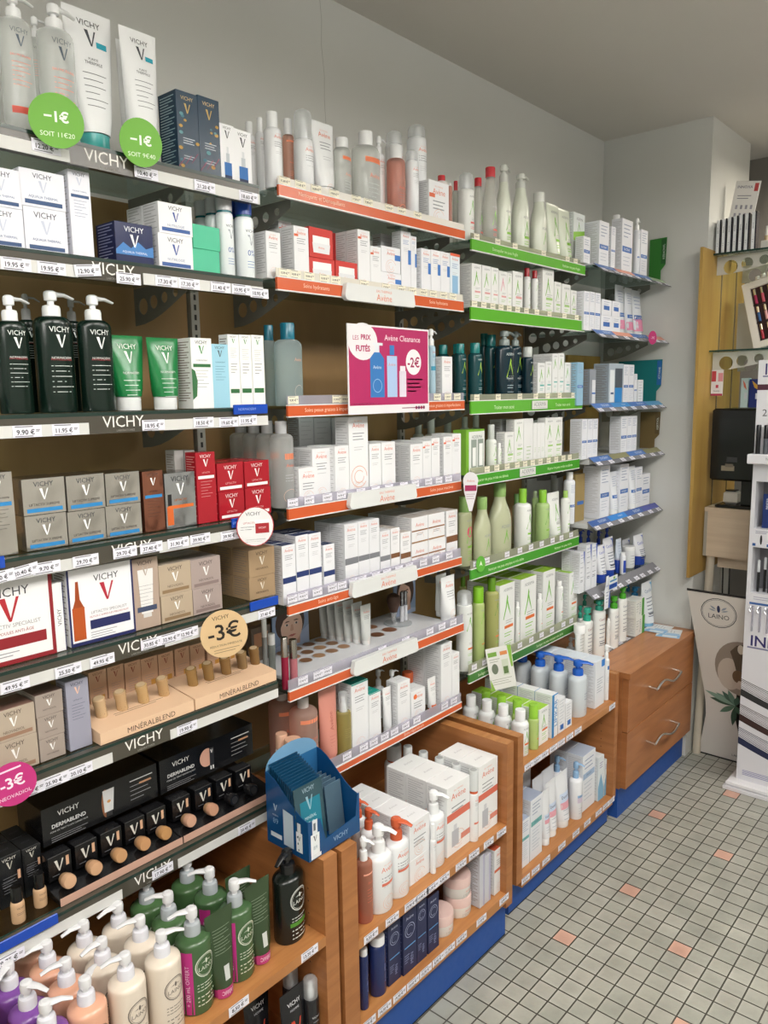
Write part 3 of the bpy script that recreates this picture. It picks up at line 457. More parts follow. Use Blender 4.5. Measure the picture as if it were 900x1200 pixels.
def p_bottle(kind, w, d, h, sh, st, o):
    body, top, fn = STY[st]; R = w / 2; el = d / w; sh = sh or h * .78; ph = h - sh
    rt = R * (.42 if kind == 'pump' else min(.95, o.get('cr', .6) * .9) if kind == 'capb' else .9)
    if kind == 'pump': rt = max(rt, .007)
    mb = MB(); prof = body_profile(R, el, sh, o.get('taper'), rt)
    if st[:2] == 'l_': prof = [(R * el * .96, R * .96, 0), (R * el, R, .004), (R * el, R, sh - .014), (R * el * .985, R * .985, sh - .010), (R * el * .94, R * .94, sh - .007), (R * el * .7, R * .7, sh - .003), (rt, rt, sh)]
    mb.rings(prof, body, 28)
    zs = [p[2] for p in prof]; rs = [p[1] for p in prof]
    def pk(v):
        for i in range(len(zs) - 1):
            if zs[i] <= v <= zs[i + 1]: return (rs[i] + (rs[i + 1] - rs[i]) * (v - zs[i]) / max(zs[i + 1] - zs[i], 1e-6)) / R
        return rs[-1] / R
    flat = max(min(sh * (.62 if o.get('taper') else .93), sh), .01)
    mb.deco(fn(flat / w), curvefn(R * el, R, pk if not o.get('taper') else lambda v: max(pk(v), .3)), w)
    
    P = [('bottle_body', finish(mb, 'bottle_body'), -1)]
    cap = 'g:' + o['cap'] if 'cap' in o else (top if top else 'g:eceeef')
    if kind == 'pump':
        pc = 'g:' + o.get('pump', 'eff1f2'); na = math.radians(o.get('na', 90)); col = o.get('collar', pc); col = col if ':' in col else 'g:' + col
        mb = MB(); rc = rt * 1.05; mb.rings([(rc * 1.02, rc * 1.02, sh - .002), (rc * 1.02, rc * 1.02, sh + ph * .30), (rc * .92, rc * .92, sh + ph * .40), (rc * .7, rc * .7, sh + ph * .43)], col, 20)
        P.append(('collar', finish(mb, 'collar'), 0))
        mb = MB(); rh = rc * (.92 if st[:2] in ('u_', 'u2', 'a_', 'c_', 'b_', 'g_') else .74); z0 = sh + ph * .43; mb.rings([(rh * .55, rh * .55, z0), (rh * .5, rh * .5, sh + ph * .58), (rh * .95, rh * .95, sh + ph * .62), (rh, rh, h - ph * .16), (rh * .9, rh * .9, h - ph * .05), (rh * .55, rh * .55, h)], pc, 18)
        L = max(.026, R * 1.25); dx, dy = math.cos(na), math.sin(na); zt = h - ph * .14
        mb.tube([(0, 0, zt), (dx * L * .6, dy * L * .6, zt), (dx * L, dy * L, zt - ph * .12)], [rh * .85, rh * .55, rh * .38], pc, 10, .55)
        P.append(('pump_head', finish(mb, 'pump_head'), 0))
    elif kind == 'capb':
        mb = MB(); rc = R * o.get('cr', .6); z0 = sh
        if o.get('neck'): mb2 = MB(); mb2.rings([(rt * (el if rt > R * .8 else 1), rt, sh - .001), (rt, rt, sh + ph * .12)], 'g:' + o['neck'], 20); P.append(('neck_ring', finish(mb2, 'neck_ring'), 0)); z0 = sh + ph * .12
        e2 = el if rc > R * .8 else 1
        mb.rings([(rc * e2, rc, z0), (rc * e2, rc, h - .002), (rc * e2 * .93, rc * .93, h)], cap, 24)
        if o.get('ci'): mb.rings([(rc * .72, rc * .72, h), (rc * .72, rc * .72, h + .0004)], 'g:a9acac', 16)
        P.append(('cap', finish(mb, 'cap'), 0))
    elif kind == 'over':
        mb = MB(); mb.rings([(rt * .5, rt * .5, sh - .001), (rt * .5, rt * .5, sh + ph * .35), (rt * .3, rt * .3, sh + ph * .4), (rt * .3, rt * .3, sh + ph * .7)], 'g:eff1f2', 14); P.append(('nozzle', finish(mb, 'nozzle'), 0))
        mb = MB(); rc = rt * o.get('cr', 1.0) * .99; mb.rings([(rc, rc, sh + .0005), (rc, rc, h - rc * .5), (rc * .85, rc * .85, h - rc * .18), (rc * .5, rc * .5, h)], 'c:f6f8f9', 22, cap0=False); P.append(('clear_overcap', finish(mb, 'clear_overcap'), 0))
    return P
def p_tube(w, d, h, sh, st, o, up=False):
    body, top, fn = STY[st]; R = d / 2; sh = sh if sh else h * .13; sh = min(sh, h * .4)
    mb = MB(); Lr = []
    for k in range(9):
        t = k / 8; Lr.append((R * (1 - t) ** .8 + .0012, R + (w / 2 - R) * t ** .55, sh + (h - .008 - sh) * t))
    Lr.append((.0012, w / 2, h)); mb.rings(Lr, body, 28)
    def f(u, v, e):
        t = max(0, min(1, (v - sh) / (h - .008 - sh))); rx = R * (1 - t) ** .8 + .0012; ry = R + (w / 2 - R) * t ** .55
        y = max(-.98 * ry, min(.98 * ry, u * (ry / (w / 2)) * 1.0)); return (rx * math.sqrt(max(0, 1 - (y / ry) ** 2)) + e * 1.6, y, v)
    sc = w * .92; a = (h - .008) / sc; pr = fn(a); mb.deco(pr, f, sc)
    P = [('tube_body', finish(mb, 'tube_body'), -1)]
    mb = MB(); c = top if top else 'g:e6e8e9'; rc = R * .93; mb.rings([(rc * .96, rc * .96, 0), (rc, rc, .002), (rc, rc, sh - .001), (rc * .95, rc * .95, sh)], c, 24); P.append(('tube_cap', finish(mb, 'tube_cap'), 0))
    return P
def p_jar(w, d, h, sh, st, o):
    body, top, fn = STY[st]; R = w / 2; sh = sh or h * .6; mb = MB(); mb.rings([(R * .9, R * .9, 0), (R * .97, R * .97, .006), (R * .97, R * .97, sh)], body, 32); mb.deco(fn(h / w), curvefn(R * .97, R * .97), w)
    P = [('jar_body', finish(mb, 'jar_body'), -1)]; mb = MB(); mb.rings([(R, R, sh), (R, R, h - .003), (R * .97, R * .97, h)], top or 'g:eceeef', 32); P.append(('lid', finish(mb, 'lid'), 0)); return P
def p_gloss(w, d, h, sh, st, o):
    R = w / 2; mb = MB(); mb.rings([(R, R, 0), (R, R, sh)], 'g:' + st, 16); P = [('gloss_body', finish(mb, 'gloss_body'), -1)]
    mb = MB(); mb.rings([(R, R, sh), (R, R, h - .001), (R * .9, R * .9, h)], 'm:b9b4ae' if st[0] in '8b' and st != '8a8d8c' else 'g:d0d2d0', 16); P.append(('cap', finish(mb, 'cap'), 0)); return P
def make(kind, w, d, h, sh, st, o):
    if kind == 'box': return p_box(w, d, h, st, o)
    if kind in ('tube', 'tubeup'): return p_tube(w, d, h, sh, st, o)
    if kind == 'jar': return p_jar(w, d, h, sh, st, o)
    if kind == 'gloss': return p_gloss(w, d, h, sh, st, o)
    return p_bottle(kind, w, d, h, sh, st, o)
NAMES = dict(box=('carton', 'carton'), pump=('pump_bottle', 'bottle'), capb=('capped_bottle', 'bottle'), over=('spray_bottle', 'bottle'), tube=('cream_tube', 'tube'), tubeup=('cream_tube', 'tube'), jar=('cream_jar', 'jar'), gloss=('lip_gloss', 'cosmetic tube'))
WHERE = dict(V1='top grey-edged shelf', V2='second grey-edged shelf', V3='third grey-edged shelf', V4='fourth grey-edged shelf', V5='fifth grey-edged shelf', V6='sixth grey-edged shelf', V7='lowest grey-edged shelf', L0='wooden shelf bottom left', L1='wooden deck bottom left',
 A1='top orange-edged shelf', A2='second orange-edged shelf', A3='third orange-edged shelf', A4='fourth orange-edged shelf', A5='fifth orange-edged shelf', A6='sixth orange-edged shelf', A7='lowest orange-edged shelf',
 G1='top green-edged shelf', G2='second green-edged shelf', G3='third green-edged shelf', G4='fourth green-edged shelf', G5='fifth green-edged shelf', G6='lowest green-edged shelf',
 B1='top blue-tagged shelf', B2='second blue-tagged shelf', B3='third blue-tagged shelf', B4='fourth blue-tagged shelf', B5='fifth blue-tagged shelf', B6='lowest far-bay shelf', B7='drawer cabinet',
 U1a='near wooden unit upper shelf', U1b='near wooden unit deck', U2a='middle wooden unit upper shelf', U2b='middle wooden unit deck')
ORD = ['', 'first', 'second', 'third', 'fourth', 'fifth', 'sixth', 'seventh', 'eighth', 'ninth', 'tenth', 'eleventh', 'twelfth', 'thirteenth', 'fourteenth', 'fifteenth', 'sixteenth', 'seventeenth', 'eighteenth', 'nineteenth', 'twentieth']
def relabel(entries):
    """entries: (object, desc, shelf code, y, row) -> a label that singles each one out"""
    by = {}
    for e in entries: by.setdefault(('price tag' if 'price tag' in e[1] else e[1], e[2]), []).append(e)
    for (ds, s), L in by.items():
        cols = sorted({round(e[3], 4) for e in L})
        for e in L:
            t = e[1]
            if len(cols) > 1: t += ', ' + ORD[min(20, cols.index(round(e[3], 4)) + 1)] + ' from left'
            if e[4] > 0: t += ', %s row back' % ORD[e[4] + 1]
            elif len(L) > len(cols) and len(t.split()) + len(WHERE[s].split()) < 15: t += ', front row'
            e[0]['label'] = t + ', ' + WHERE[s]
            if len(e[0]['label'].split()) > 16: e[0]['label'] = e[0]['label'].replace(' from left', '', 1)
            if len(L) > 1: e[0]['group'] = ds + ' on the ' + WHERE[s]
ENT = []
def place(s, k, x, y, z, w, d, h, sh, st, ds, n, pitch, o):
    key = (k, round(w, 3), round(d, 3), round(h, 3), round(sh or 0, 3), st, str(sorted(o.items())))
    parts = mesh_of(key, lambda: make(k, w, d, h, sh, st, o))
    nm, cat = NAMES[k]; rz = random.uniform(-.035, .035) if k == 'box' and n == 1 and w > .03 and 'nr' not in o else 0
    if k not in ('box', 'tube', 'tubeup'): rz = random.uniform(-.12, .12)
    pitch = pitch or (d + .0015)
    if 'rz' in o: rz = math.radians(o['rz'])
    first = None
    for i in range(n):
        xx = x - i * pitch
        if xx - d / 2 < .03: break
        if first is None:
            if len(parts) == 1: root = obj(nm, parts[0][1], None, (xx, y, z), rz)
            else:
                root = obj(nm, None, None, (xx, y, z), rz)
                for pn, me, par in parts: obj(pn, me, root)
            first = root
        else:
            root = first.copy(); C.objects.link(root); root.location = (xx, y, z)
            for ch in list(first.children):
                c = ch.copy(); C.objects.link(c); c.parent = root
        root['category'] = cat; ENT.append((root, ds, s, y, i))
    return first

# ------------------------------------------------------------------ the stock: shelf, kind, x, y, z, width, depth, height, shoulder, design, look, rows deep, row pitch, options (metres)
ITEMS = [
 ('V1', 'pump', 0.2443, -1.1852, 1.926, 0.0505, 0.0353, 0.2053, 0.1685, 'v_micel', 'clear pump bottle with red label band', 1, None, {}),
 ('V1', 'pump', 0.1773, -1.1185, 1.926, 0.0279, 0.0195, 0.2141, 0.181, 'v_micel', 'clear pump bottle half hidden behind another', 1, None, {}),
 ('V1', 'pump', 0.2405, -1.1185, 1.926, 0.0602, 0.0429, 0.2134, 0.1745, 'v_micel', 'clear pump bottle behind first green disc', 1, None, {}),
 ('V1', 'tube', 0.2114, -1.0442, 1.926, 0.0883, 0.0532, 0.2368, 0.0377, 'v_tubeteal', 'large white tube on teal cap', 1, None, {}),
 ('V1', 'tube', 0.1903, -0.9617, 1.926, 0.0343, 0.0233, 0.2202, 0.0625, 'v_tubewhite', 'narrow white tube between two large tubes', 1, None, {}),
 ('V1', 'tube', 0.2373, -0.9648, 1.926, 0.0721, 0.0493, 0.2226, 0.047, 'v_tubewhite', 'large white tube behind second green disc', 1, None, {}),
 ('V1', 'box', 0.2345, -0.8861, 1.926, 0.0463, 0.055, 0.1382, None, 'v_xmas', 'navy and gold gift carton, left of pair', 1, None, {}),
 ('V1', 'box', 0.2345, -0.8386, 1.926, 0.0486, 0.055, 0.1406, None, 'v_xmas', 'navy and gold gift carton, right of pair', 1, None, {}),
 ('V1', 'box', 0.2445, -0.7976, 1.926, 0.0334, 0.035, 0.1037, None, 'v_drop', 'small white carton picturing blue dropper bottle', 2, None, {}),
 ('V1', 'box', 0.2445, -0.7601, 1.926, 0.0414, 0.035, 0.1013, None, 'v_drop', 'small white carton picturing blue dropper bottle', 2, None, {}),
 ('V2', 'box', 0.2345, -1.2367, 1.75, 0.0651, 0.055, 0.0598, None, 'v_aqualia', 'white carton with pale V, lower left stack', 2, None, {}),
 ('V2', 'box', 0.2345, -1.2344, 1.8102, 0.0612, 0.055, 0.0573, None, 'v_aqualia', 'white carton with pale V, upper left stack', 2, None, {}),
 ('V2', 'box', 0.2345, -1.1679, 1.75, 0.0692, 0.055, 0.0677, None, 'v_aqualia', 'white carton with pale V, lower second stack', 2, None, {}),
 ('V2', 'box', 0.2345, -1.1683, 1.8181, 0.0722, 0.055, 0.0565, None, 'v_aqualia', 'white carton with pale V, upper second stack', 2, None, {}),
 ('V2', 'box', 0.242, -1.1063, 1.75, 0.0372, 0.04, 0.1371, None, 'v_aqualia', 'tall white carton with pale V', 2, None, {}),
 ('V2', 'box', 0.231, -1.0099, 1.75, 0.0727, 0.062, 0.0687, None, 'v_navy', 'navy carton with white V and waves', 1, None, {}),
 ('V2', 'box', 0.237, -0.9259, 1.75, 0.073, 0.05, 0.0609, None, 'v_blueV', 'white carton with blue V, lower of two', 2, None, {}),
 ('V2', 'box', 0.237, -0.9231, 1.8113, 0.0715, 0.05, 0.0537, None, 'v_blueV', 'white carton with blue V, upper of two', 2, None, {}),
 ('V2', 'box', 0.237, -0.8593, 1.75, 0.0622, 0.05, 0.0431, None, 'green', 'plain mint green carton, lower of two', 1, None, {}),
 ('V2', 'box', 0.237, -0.8567, 1.7935, 0.0621, 0.05, 0.0433, None, 'green', 'plain mint green carton, upper of two', 1, None, {}),
 ('V2', 'capb', 0.245, -0.7994, 1.75, 0.0339, 0.0339, 0.1526, 0.1203, 'v_deo', 'white deodorant with grey cap', 3, 0.034, {'cap': 'c9c9cc', 'cr': 0.92, 'neck': '1c6f7a'}),
 ('V2', 'capb', 0.2428, -0.7498, 1.75, 0.0385, 0.0385, 0.1546, 0.1197, 'v_deo', 'white deodorant with blue cap', 2, 0.036, {'cap': '2b4fa8', 'cr': 0.86, 'neck': '1c6f7a'}),
 ('V3', 'pump', 0.2421, -1.2285, 1.497, 0.0531, 0.0398, 0.1848, 0.1451, 'v_black', 'dark green pump bottle at left edge', 1, None, {}),
 ('V3', 'pump', 0.1698, -1.1682, 1.497, 0.0306, 0.0245, 0.1984, 0.1558, 'v_black', 'dark green pump bottle in back row', 1, None, {'pump': 'a9aaa8'}),
 ('V3', 'pump', 0.2378, -1.158, 1.497, 0.0646, 0.0484, 0.1981, 0.1567, 'v_black', 'large dark green pump bottle in front', 1, None, {}),
 ('V3', 'pump', 0.1699, -1.0872, 1.497, 0.0302, 0.0242, 0.1974, 0.1584, 'v_black', 'dark green pump bottle in back row', 1, None, {'pump': 'a9aaa8'}),
 ('V3', 'pump', 0.2418, -1.0865, 1.497, 0.0611, 0.0404, 0.1965, 0.1545, 'v_black', 'dark green pump bottle beside green tubes', 1, None, {}),
 ('V3', 'tube', 0.2265, -1.0199, 1.497, 0.0721, 0.047, 0.1329, 0.0246, 'v_tubegreen', 'green tube on white cap', 1, None, {}),
 ('V3', 'tube', 0.2394, -0.9509, 1.497, 0.0673, 0.0453, 0.131, 0.0237, 'v_tubegreen', 'green tube on white cap', 1, None, {}),
 ('V3', 'box', 0.237, -0.8809, 1.497, 0.0473, 0.05, 0.1324, None, 'v_greenV', 'white carton with green V and bottle', 1, None, {}),
 ('V3', 'box', 0.247, -0.8375, 1.497, 0.0394, 0.03, 0.1227, None, 'v_ltblue', 'light blue carton with grey V', 1, None, {}),
 ('V3', 'box', 0.248, -0.804, 1.497, 0.0271, 0.028, 0.1425, None, 'v_greenV2', 'slim white carton with green V', 1, None, {}),
 ('V3', 'box', 0.247, -0.7742, 1.497, 0.0295, 0.03, 0.1432, None, 'v_greenV2', 'slim white carton with green V', 2, None, {}),
 ('V3', 'box', 0.247, -0.7422, 1.497, 0.0312, 0.03, 0.144, None, 'v_greenV2', 'slim white carton with green V', 2, None, {}),
 ('V4', 'box', 0.237, -1.2783, 1.275, 0.0467, 0.05, 0.1331, None, 'v_silver', 'tall silver carton at left edge', 1, None, {}),
 ('V4', 'box', 0.231, -1.2058, 1.275, 0.0691, 0.062, 0.0579, None, 'v_silver', 'silver carton with white V, lower first stack', 1, None, {}),
 ('V4', 'box', 0.231, -1.2054, 1.3333, 0.0703, 0.062, 0.0596, None, 'v_silver', 'silver carton with white V, upper first stack', 1, None, {}),
 ('V4', 'box', 0.231, -1.1358, 1.275, 0.0686, 0.062, 0.0563, None, 'v_silver', 'silver carton with white V, lower second stack', 1, None, {}),
 ('V4', 'box', 0.231, -1.134, 1.3317, 0.0694, 0.062, 0.0603, None, 'v_silver', 'silver carton with white V, upper second stack', 1, None, {}),
 ('V4', 'box', 0.231, -1.065, 1.275, 0.0691, 0.062, 0.0575, None, 'v_silver', 'silver carton with white V, lower third stack', 1, None, {}),
 ('V4', 'box', 0.231, -1.0641, 1.3329, 0.0675, 0.062, 0.057, None, 'v_silver', 'silver carton with white V, upper third stack', 1, None, {}),
 ('V4', 'box', 0.2445, -1.0032, 1.275, 0.0434, 0.035, 0.1125, None, 'v_copper', 'tall copper carton with white V', 1, None, {}),
 ('V4', 'box', 0.237, -0.9456, 1.275, 0.0681, 0.05, 0.1047, None, 'v_serum', 'silver carton picturing orange dropper bottle', 1, None, {}),
 ('V4', 'box', 0.245, -0.884, 1.275, 0.0444, 0.034, 0.1382, None, 'v_red', 'tall red carton with white V', 1, None, {}),
 ('V4', 'box', 0.197, -0.8846, 1.275, 0.0226, 0.03, 0.1402, None, 'v_gray', 'tall greyish carton behind the red one', 1, None, {}),
 ('V4', 'box', 0.197, -0.9092, 1.275, 0.0206, 0.03, 0.1417, None, 'v_gray', 'tall greyish carton behind the red one', 1, None, {}),
 ('V4', 'box', 0.237, -0.8248, 1.275, 0.0627, 0.05, 0.0567, None, 'v_red', 'red carton with white V, lower left', 2, None, {}),
 ('V4', 'box', 0.237, -0.8252, 1.3321, 0.0647, 0.05, 0.0566, None, 'v_red', 'red carton with white V, upper left', 2, None, {}),
 ('V4', 'box', 0.237, -0.7563, 1.275, 0.0669, 0.05, 0.0577, None, 'v_red', 'red carton with white V, lower right', 2, None, {}),
 ('V4', 'box', 0.237, -0.757, 1.3331, 0.0648, 0.05, 0.0544, None, 'v_red', 'red carton with white V, upper right', 2, None, {}),
 ('V5', 'box', 0.237, -1.2817, 1.097, 0.152, 0.05, 0.1446, None, 'v_bigred', 'large white ampoule carton with dark red edges', 1, None, {}),
 ('V5', 'box', 0.237, -1.1966, 1.097, 0.0176, 0.05, 0.1178, None, 'v_slim', 'slim white carton with upright lettering', 1, None, {}),
 ('V5', 'box', 0.237, -1.1174, 1.097, 0.123, 0.05, 0.1348, None, 'v_bignavy', 'large white ampoule carton with navy edges', 1, None, {}),
 ('V5', 'box', 0.242, -1.0295, 1.097, 0.0528, 0.04, 0.1326, None, 'v_tan', 'tall tan carton picturing white tube', 1, None, {}),
 ('V5', 'box', 0.236, -0.9654, 1.097, 0.0697, 0.052, 0.0525, None, 'v_beige', 'beige carton with white V, lower left', 2, None, {}),
 ('V5', 'box', 0.236, -0.9666, 1.1499, 0.0707, 0.052, 0.0588, None, 'v_beige', 'beige carton with white V, upper left', 2, None, {}),
 ('V5', 'box', 0.236, -0.8946, 1.097, 0.0688, 0.052, 0.051, None, 'v_mauve', 'mauve carton with white V, lower right', 2, None, {}),
 ('V5', 'box', 0.236, -0.8957, 1.1484, 0.0698, 0.052, 0.0582, None, 'v_mauve', 'mauve carton with white V, upper right', 2, None, {}),
 ('V5', 'box', 0.2345, -0.7545, 1.097, 0.0699, 0.055, 0.0473, None, 'v_gold', 'dark beige carton, lower by orange shelf', 3, None, {}),
 ('V5', 'box', 0.2345, -0.7533, 1.1447, 0.0696, 0.055, 0.0582, None, 'v_gold', 'dark beige carton, upper by orange shelf', 3, None, {}),
 ('V6', 'box', 0.232, -1.2878, 0.915, 0.074, 0.06, 0.0565, None, 'v_beige2', 'wide beige carton, lower of left stack', 2, None, {}),
 ('V6', 'box', 0.232, -1.2869, 0.9719, 0.0706, 0.06, 0.0529, None, 'v_beige2', 'wide beige carton, upper of left stack', 2, None, {}),
 ('V6', 'box', 0.237, -1.2264, 0.915, 0.0437, 0.05, 0.0394, None, 'v_mauve2', 'grey-brown carton, lowest of three', 2, None, {}),
 ('V6', 'box', 0.237, -1.226, 0.9548, 0.0446, 0.05, 0.0386, None, 'v_mauve2', 'grey-brown carton, middle of three', 2, None, {}),
 ('V6', 'box', 0.237, -1.2261, 0.9938, 0.0466, 0.05, 0.0384, None, 'v_mauve2', 'grey-brown carton, topmost of three', 2, None, {}),
 ('V6', 'box', 0.2445, -1.1754, 0.915, 0.0402, 0.035, 0.1248, None, 'v_lav', 'tall lavender carton with peach V', 1, None, {}),
 ('V6', 'box', 0.161, -1.0903, 0.915, 0.0353, 0.026, 0.0966, None, 'v_peach', 'tall tan carton behind tester trays', 1, None, {}),
 ('V6', 'box', 0.161, -1.0533, 0.915, 0.0346, 0.026, 0.0963, None, 'v_peach', 'tall tan carton behind tester trays', 1, None, {}),
 ('V6', 'box', 0.161, -1.0164, 0.915, 0.0353, 0.026, 0.0945, None, 'v_peach', 'tall tan carton behind tester trays', 1, None, {}),
 ('V6', 'box', 0.161, -0.9791, 0.915, 0.0366, 0.026, 0.0929, None, 'v_peach', 'tall tan carton behind tester trays', 1, None, {}),
 ('V6', 'box', 0.161, -0.9412, 0.915, 0.035, 0.026, 0.0921, None, 'v_peach', 'tall tan carton behind tester trays', 1, None, {}),
 ('V6', 'box', 0.161, -0.9022, 0.915, 0.0356, 0.026, 0.0927, None, 'v_peach', 'tall tan carton behind tester trays', 1, None, {}),
 ('V6', 'box', 0.161, -0.8639, 0.915, 0.0353, 0.026, 0.0911, None, 'v_peach', 'tall tan carton behind tester trays', 1, None, {}),
 ('V6', 'box', 0.161, -0.8226, 0.915, 0.035, 0.026, 0.0876, None, 'v_peach', 'tall tan carton behind tester trays', 1, None, {}),
 ('V6', 'box', 0.161, -0.7806, 0.915, 0.0346, 0.026, 0.0842, None, 'v_peach', 'tall tan carton behind tester trays', 1, None, {}),
 ('V7', 'box', 0.1795, -1.2907, 0.65, 0.0414, 0.045, 0.0938, None, 'v_dark', 'black carton behind small foundation bottle', 2, None, {}),
 ('V7', 'box', 0.1795, -1.2518, 0.65, 0.0326, 0.045, 0.0918, None, 'v_dark', 'black carton behind small foundation bottle', 2, None, {}),
 ('V7', 'capb', 0.2507, -1.3026, 0.65, 0.0226, 0.0226, 0.0635, 0.0373, 'v_found', 'small beige foundation bottle, black cap', 1, None, {'cap': '0c0c0d', 'cr': 0.8}),
 ('V7', 'capb', 0.2389, -1.2591, 0.65, 0.0222, 0.0222, 0.0609, 0.0339, 'v_found', 'small beige foundation bottle, black cap', 1, None, {'cap': '0c0c0d', 'cr': 0.8}),
 ('A1', 'capb', 0.1803, -0.6444, 1.943, 0.0194, 0.0194, 0.1529, 0.1242, 'a_white', 'white capped bottle', 1, None, {'cr': 0.6}),
 ('A1', 'capb', 0.1325, -0.6331, 1.943, 0.025, 0.025, 0.158, 0.1315, 'a_white', 'white capped bottle', 1, None, {'cr': 0.6}),
 ('A1', 'capb', 0.2316, -0.6552, 1.943, 0.0368, 0.0368, 0.1493, 0.1182, 'a_white', 'large white capped bottle in front', 1, None, {'cr': 0.62}),
 ('A1', 'capb', 0.1927, -0.5762, 1.943, 0.0247, 0.0247, 0.1635, 0.1314, 'a_peachclear', 'peach bottle with white cap', 1, None, {'cr': 0.75}),
 ('A1', 'over', 0.2234, -0.5608, 1.943, 0.0433, 0.0433, 0.1785, 0.1158, 'a_white', 'white foam bottle under tall clear overcap', 1, None, {}),
 ('A1', 'tube', 0.2223, -0.5007, 1.943, 0.0661, 0.0454, 0.1675, 0.0297, 'a_tube', 'large white tube with red lettering', 1, None, {}),
 ('A1', 'capb', 0.2255, -0.4421, 1.943, 0.051, 0.0309, 0.1474, 0.1262, 'a_clear', 'clear square bottle with peach band', 1, None, {'cr': 0.55}),
 ('A1', 'capb', 0.2205, -0.3561, 1.943, 0.0816, 0.0489, 0.1809, 0.1492, 'a_clear', 'large clear bottle with orange band', 1, None, {'cr': 0.42}),
 ('A1', 'pump', 0.1909, -0.2752, 1.943, 0.0281, 0.0281, 0.1961, 0.1547, 'a_white', 'small white pump bottle', 1, None, {}),
 ('A1', 'over', 0.1627, -0.1837, 1.943, 0.0447, 0.0447, 0.2336, 0.1992, 'a_white', 'white spray can, clear dome cap', 1, None, {}),
 ('A1', 'capb', 0.2239, -0.2503, 1.943, 0.0528, 0.0423, 0.1725, 0.142, 'a_peach', 'rose tinted bottle with white cap', 1, None, {'cr': 0.58}),
 ('A1', 'over', 0.1841, -0.1179, 1.943, 0.0517, 0.0517, 0.2586, 0.2257, 'a_spray', 'tall white spray can with clear dome', 1, None, {}),
 ('A1', 'over', 0.2279, -0.1934, 1.943, 0.0342, 0.0342, 0.1735, 0.1462, 'a_spray', 'short white spray can with clear dome', 1, None, {}),
 ('A1', 'box', 0.2275, -0.1036, 1.943, 0.0824, 0.035, 0.1127, None, 'a_orange', 'white carton with orange tab', 1, None, {}),
 ('A1', 'capb', 0.1681, 0.0107, 1.943, 0.0337, 0.0337, 0.1631, 0.1488, 'a_red', 'bottle with red cap behind carton', 1, None, {'cap': 'c8323a'}),
 ('A1', 'capb', 0.24, -0.0482, 1.943, 0.0101, 0.0101, 0.1204, 0.1135, 'a_peach', 'narrow peach bottle by white carton', 1, None, {}),
 ('A2', 'box', 0.2275, -0.6753, 1.76, 0.0391, 0.035, 0.0935, None, 'a_plain', 'white carton at left end', 2, None, {}),
 ('A2', 'box', 0.141, -0.5641, 1.76, 0.0379, 0.04, 0.1429, None, 'a_orange', 'tall white carton with orange tab', 2, None, {}),
 ('A2', 'box', 0.225, -0.5958, 1.76, 0.0427, 0.04, 0.1152, None, 'a_orange', 'tall white carton with orange tab', 2, None, {}),
 ('A2', 'box', 0.22, -0.5339, 1.76, 0.0769, 0.05, 0.0561, None, 'a_redbox', 'red carton picturing white jar, lower', 1, None, {}),
 ('A2', 'box', 0.22, -0.5361, 1.8165, 0.0738, 0.05, 0.0632, None, 'a_redbox', 'red carton picturing white jar, upper', 1, None, {}),
 ('A2', 'box', 0.22, -0.457, 1.76, 0.0738, 0.05, 0.0582, None, 'a_redbox', 'red carton picturing white jar, right', 1, None, {}),
 ('A2', 'box', 0.159, -0.4054, 1.76, 0.0414, 0.03, 0.1359, None, 'a_redbox2', 'tall red carton behind jar carton', 1, None, {}),
 ('A2', 'box', 0.2275, -0.3961, 1.76, 0.0419, 0.035, 0.1359, None, 'a_orange', 'tallest white carton with orange tab', 2, None, {}),
 ('A2', 'box', 0.2275, -0.355, 1.76, 0.0385, 0.035, 0.1042, None, 'a_orange', 'white carton with orange tab, shorter', 2, None, {}),
 ('A2', 'box', 0.2225, -0.299, 1.76, 0.0745, 0.045, 0.0495, None, 'a_blue', 'white carton with blue corner, lower', 1, None, {}),
 ('A2', 'box', 0.2225, -0.2993, 1.8099, 0.0711, 0.045, 0.06, None, 'a_blue', 'white carton with blue corner, upper', 1, None, {}),
 ('A2', 'box', 0.16, -0.2306, 1.76, 0.0451, 0.03, 0.1583, None, 'a_gray', 'greyish carton in back row', 1, None, {}),
 ('A2', 'box', 0.22, -0.2282, 1.76, 0.0368, 0.03, 0.1576, None, 'a_blue', 'tall slim white carton with blue print', 1, None, {}),
 ('A2', 'box', 0.22, -0.1978, 1.76, 0.0222, 0.03, 0.1499, None, 'a_blue', 'slimmest white carton in this row', 1, None, {}),
 ('A2', 'box', 0.2275, -0.1608, 1.76, 0.04, 0.035, 0.1232, None, 'a_blue', 'tall white carton with blue print', 1, None, {}),
 ('A2', 'box', 0.2275, -0.1196, 1.76, 0.0401, 0.035, 0.1248, None, 'a_blue', 'tall white carton with blue print', 1, None, {}),
 ('A2', 'box', 0.2275, -0.0784, 1.76, 0.0401, 0.035, 0.125, None, 'a_blue', 'tall white carton with blue print', 1, None, {}),
 ('A2', 'box', 0.2275, -0.0346, 1.76, 0.0451, 0.035, 0.126, None, 'a_bluepic', 'white carton with blue picture panel', 1, None, {}),
 ('A3', 'capb', 0.2265, -0.6275, 1.497, 0.0742, 0.0371, 0.1766, 0.1418, 'a_clearteal', 'clear flat bottle with teal cap', 1, None, {'cr': 0.42}),
 ('A3', 'capb', 0.1711, -0.633, 1.497, 0.0277, 0.0277, 0.1755, 0.1429, 'a_clearteal', 'clear bottle with teal cap, farther back', 1, None, {'cr': 0.75}),
 ('A3', 'pump', 0.2332, -0.1262, 1.497, 0.0237, 0.0237, 0.1891, 0.1461, 'a_bluepump', 'pale blue pump bottle by magenta poster', 1, None, {}),
 ('A3', 'box', 0.2225, -0.0703, 1.497, 0.0445, 0.045, 0.1188, None, 'a_plain', 'white carton beside dark bottles', 1, None, {}),
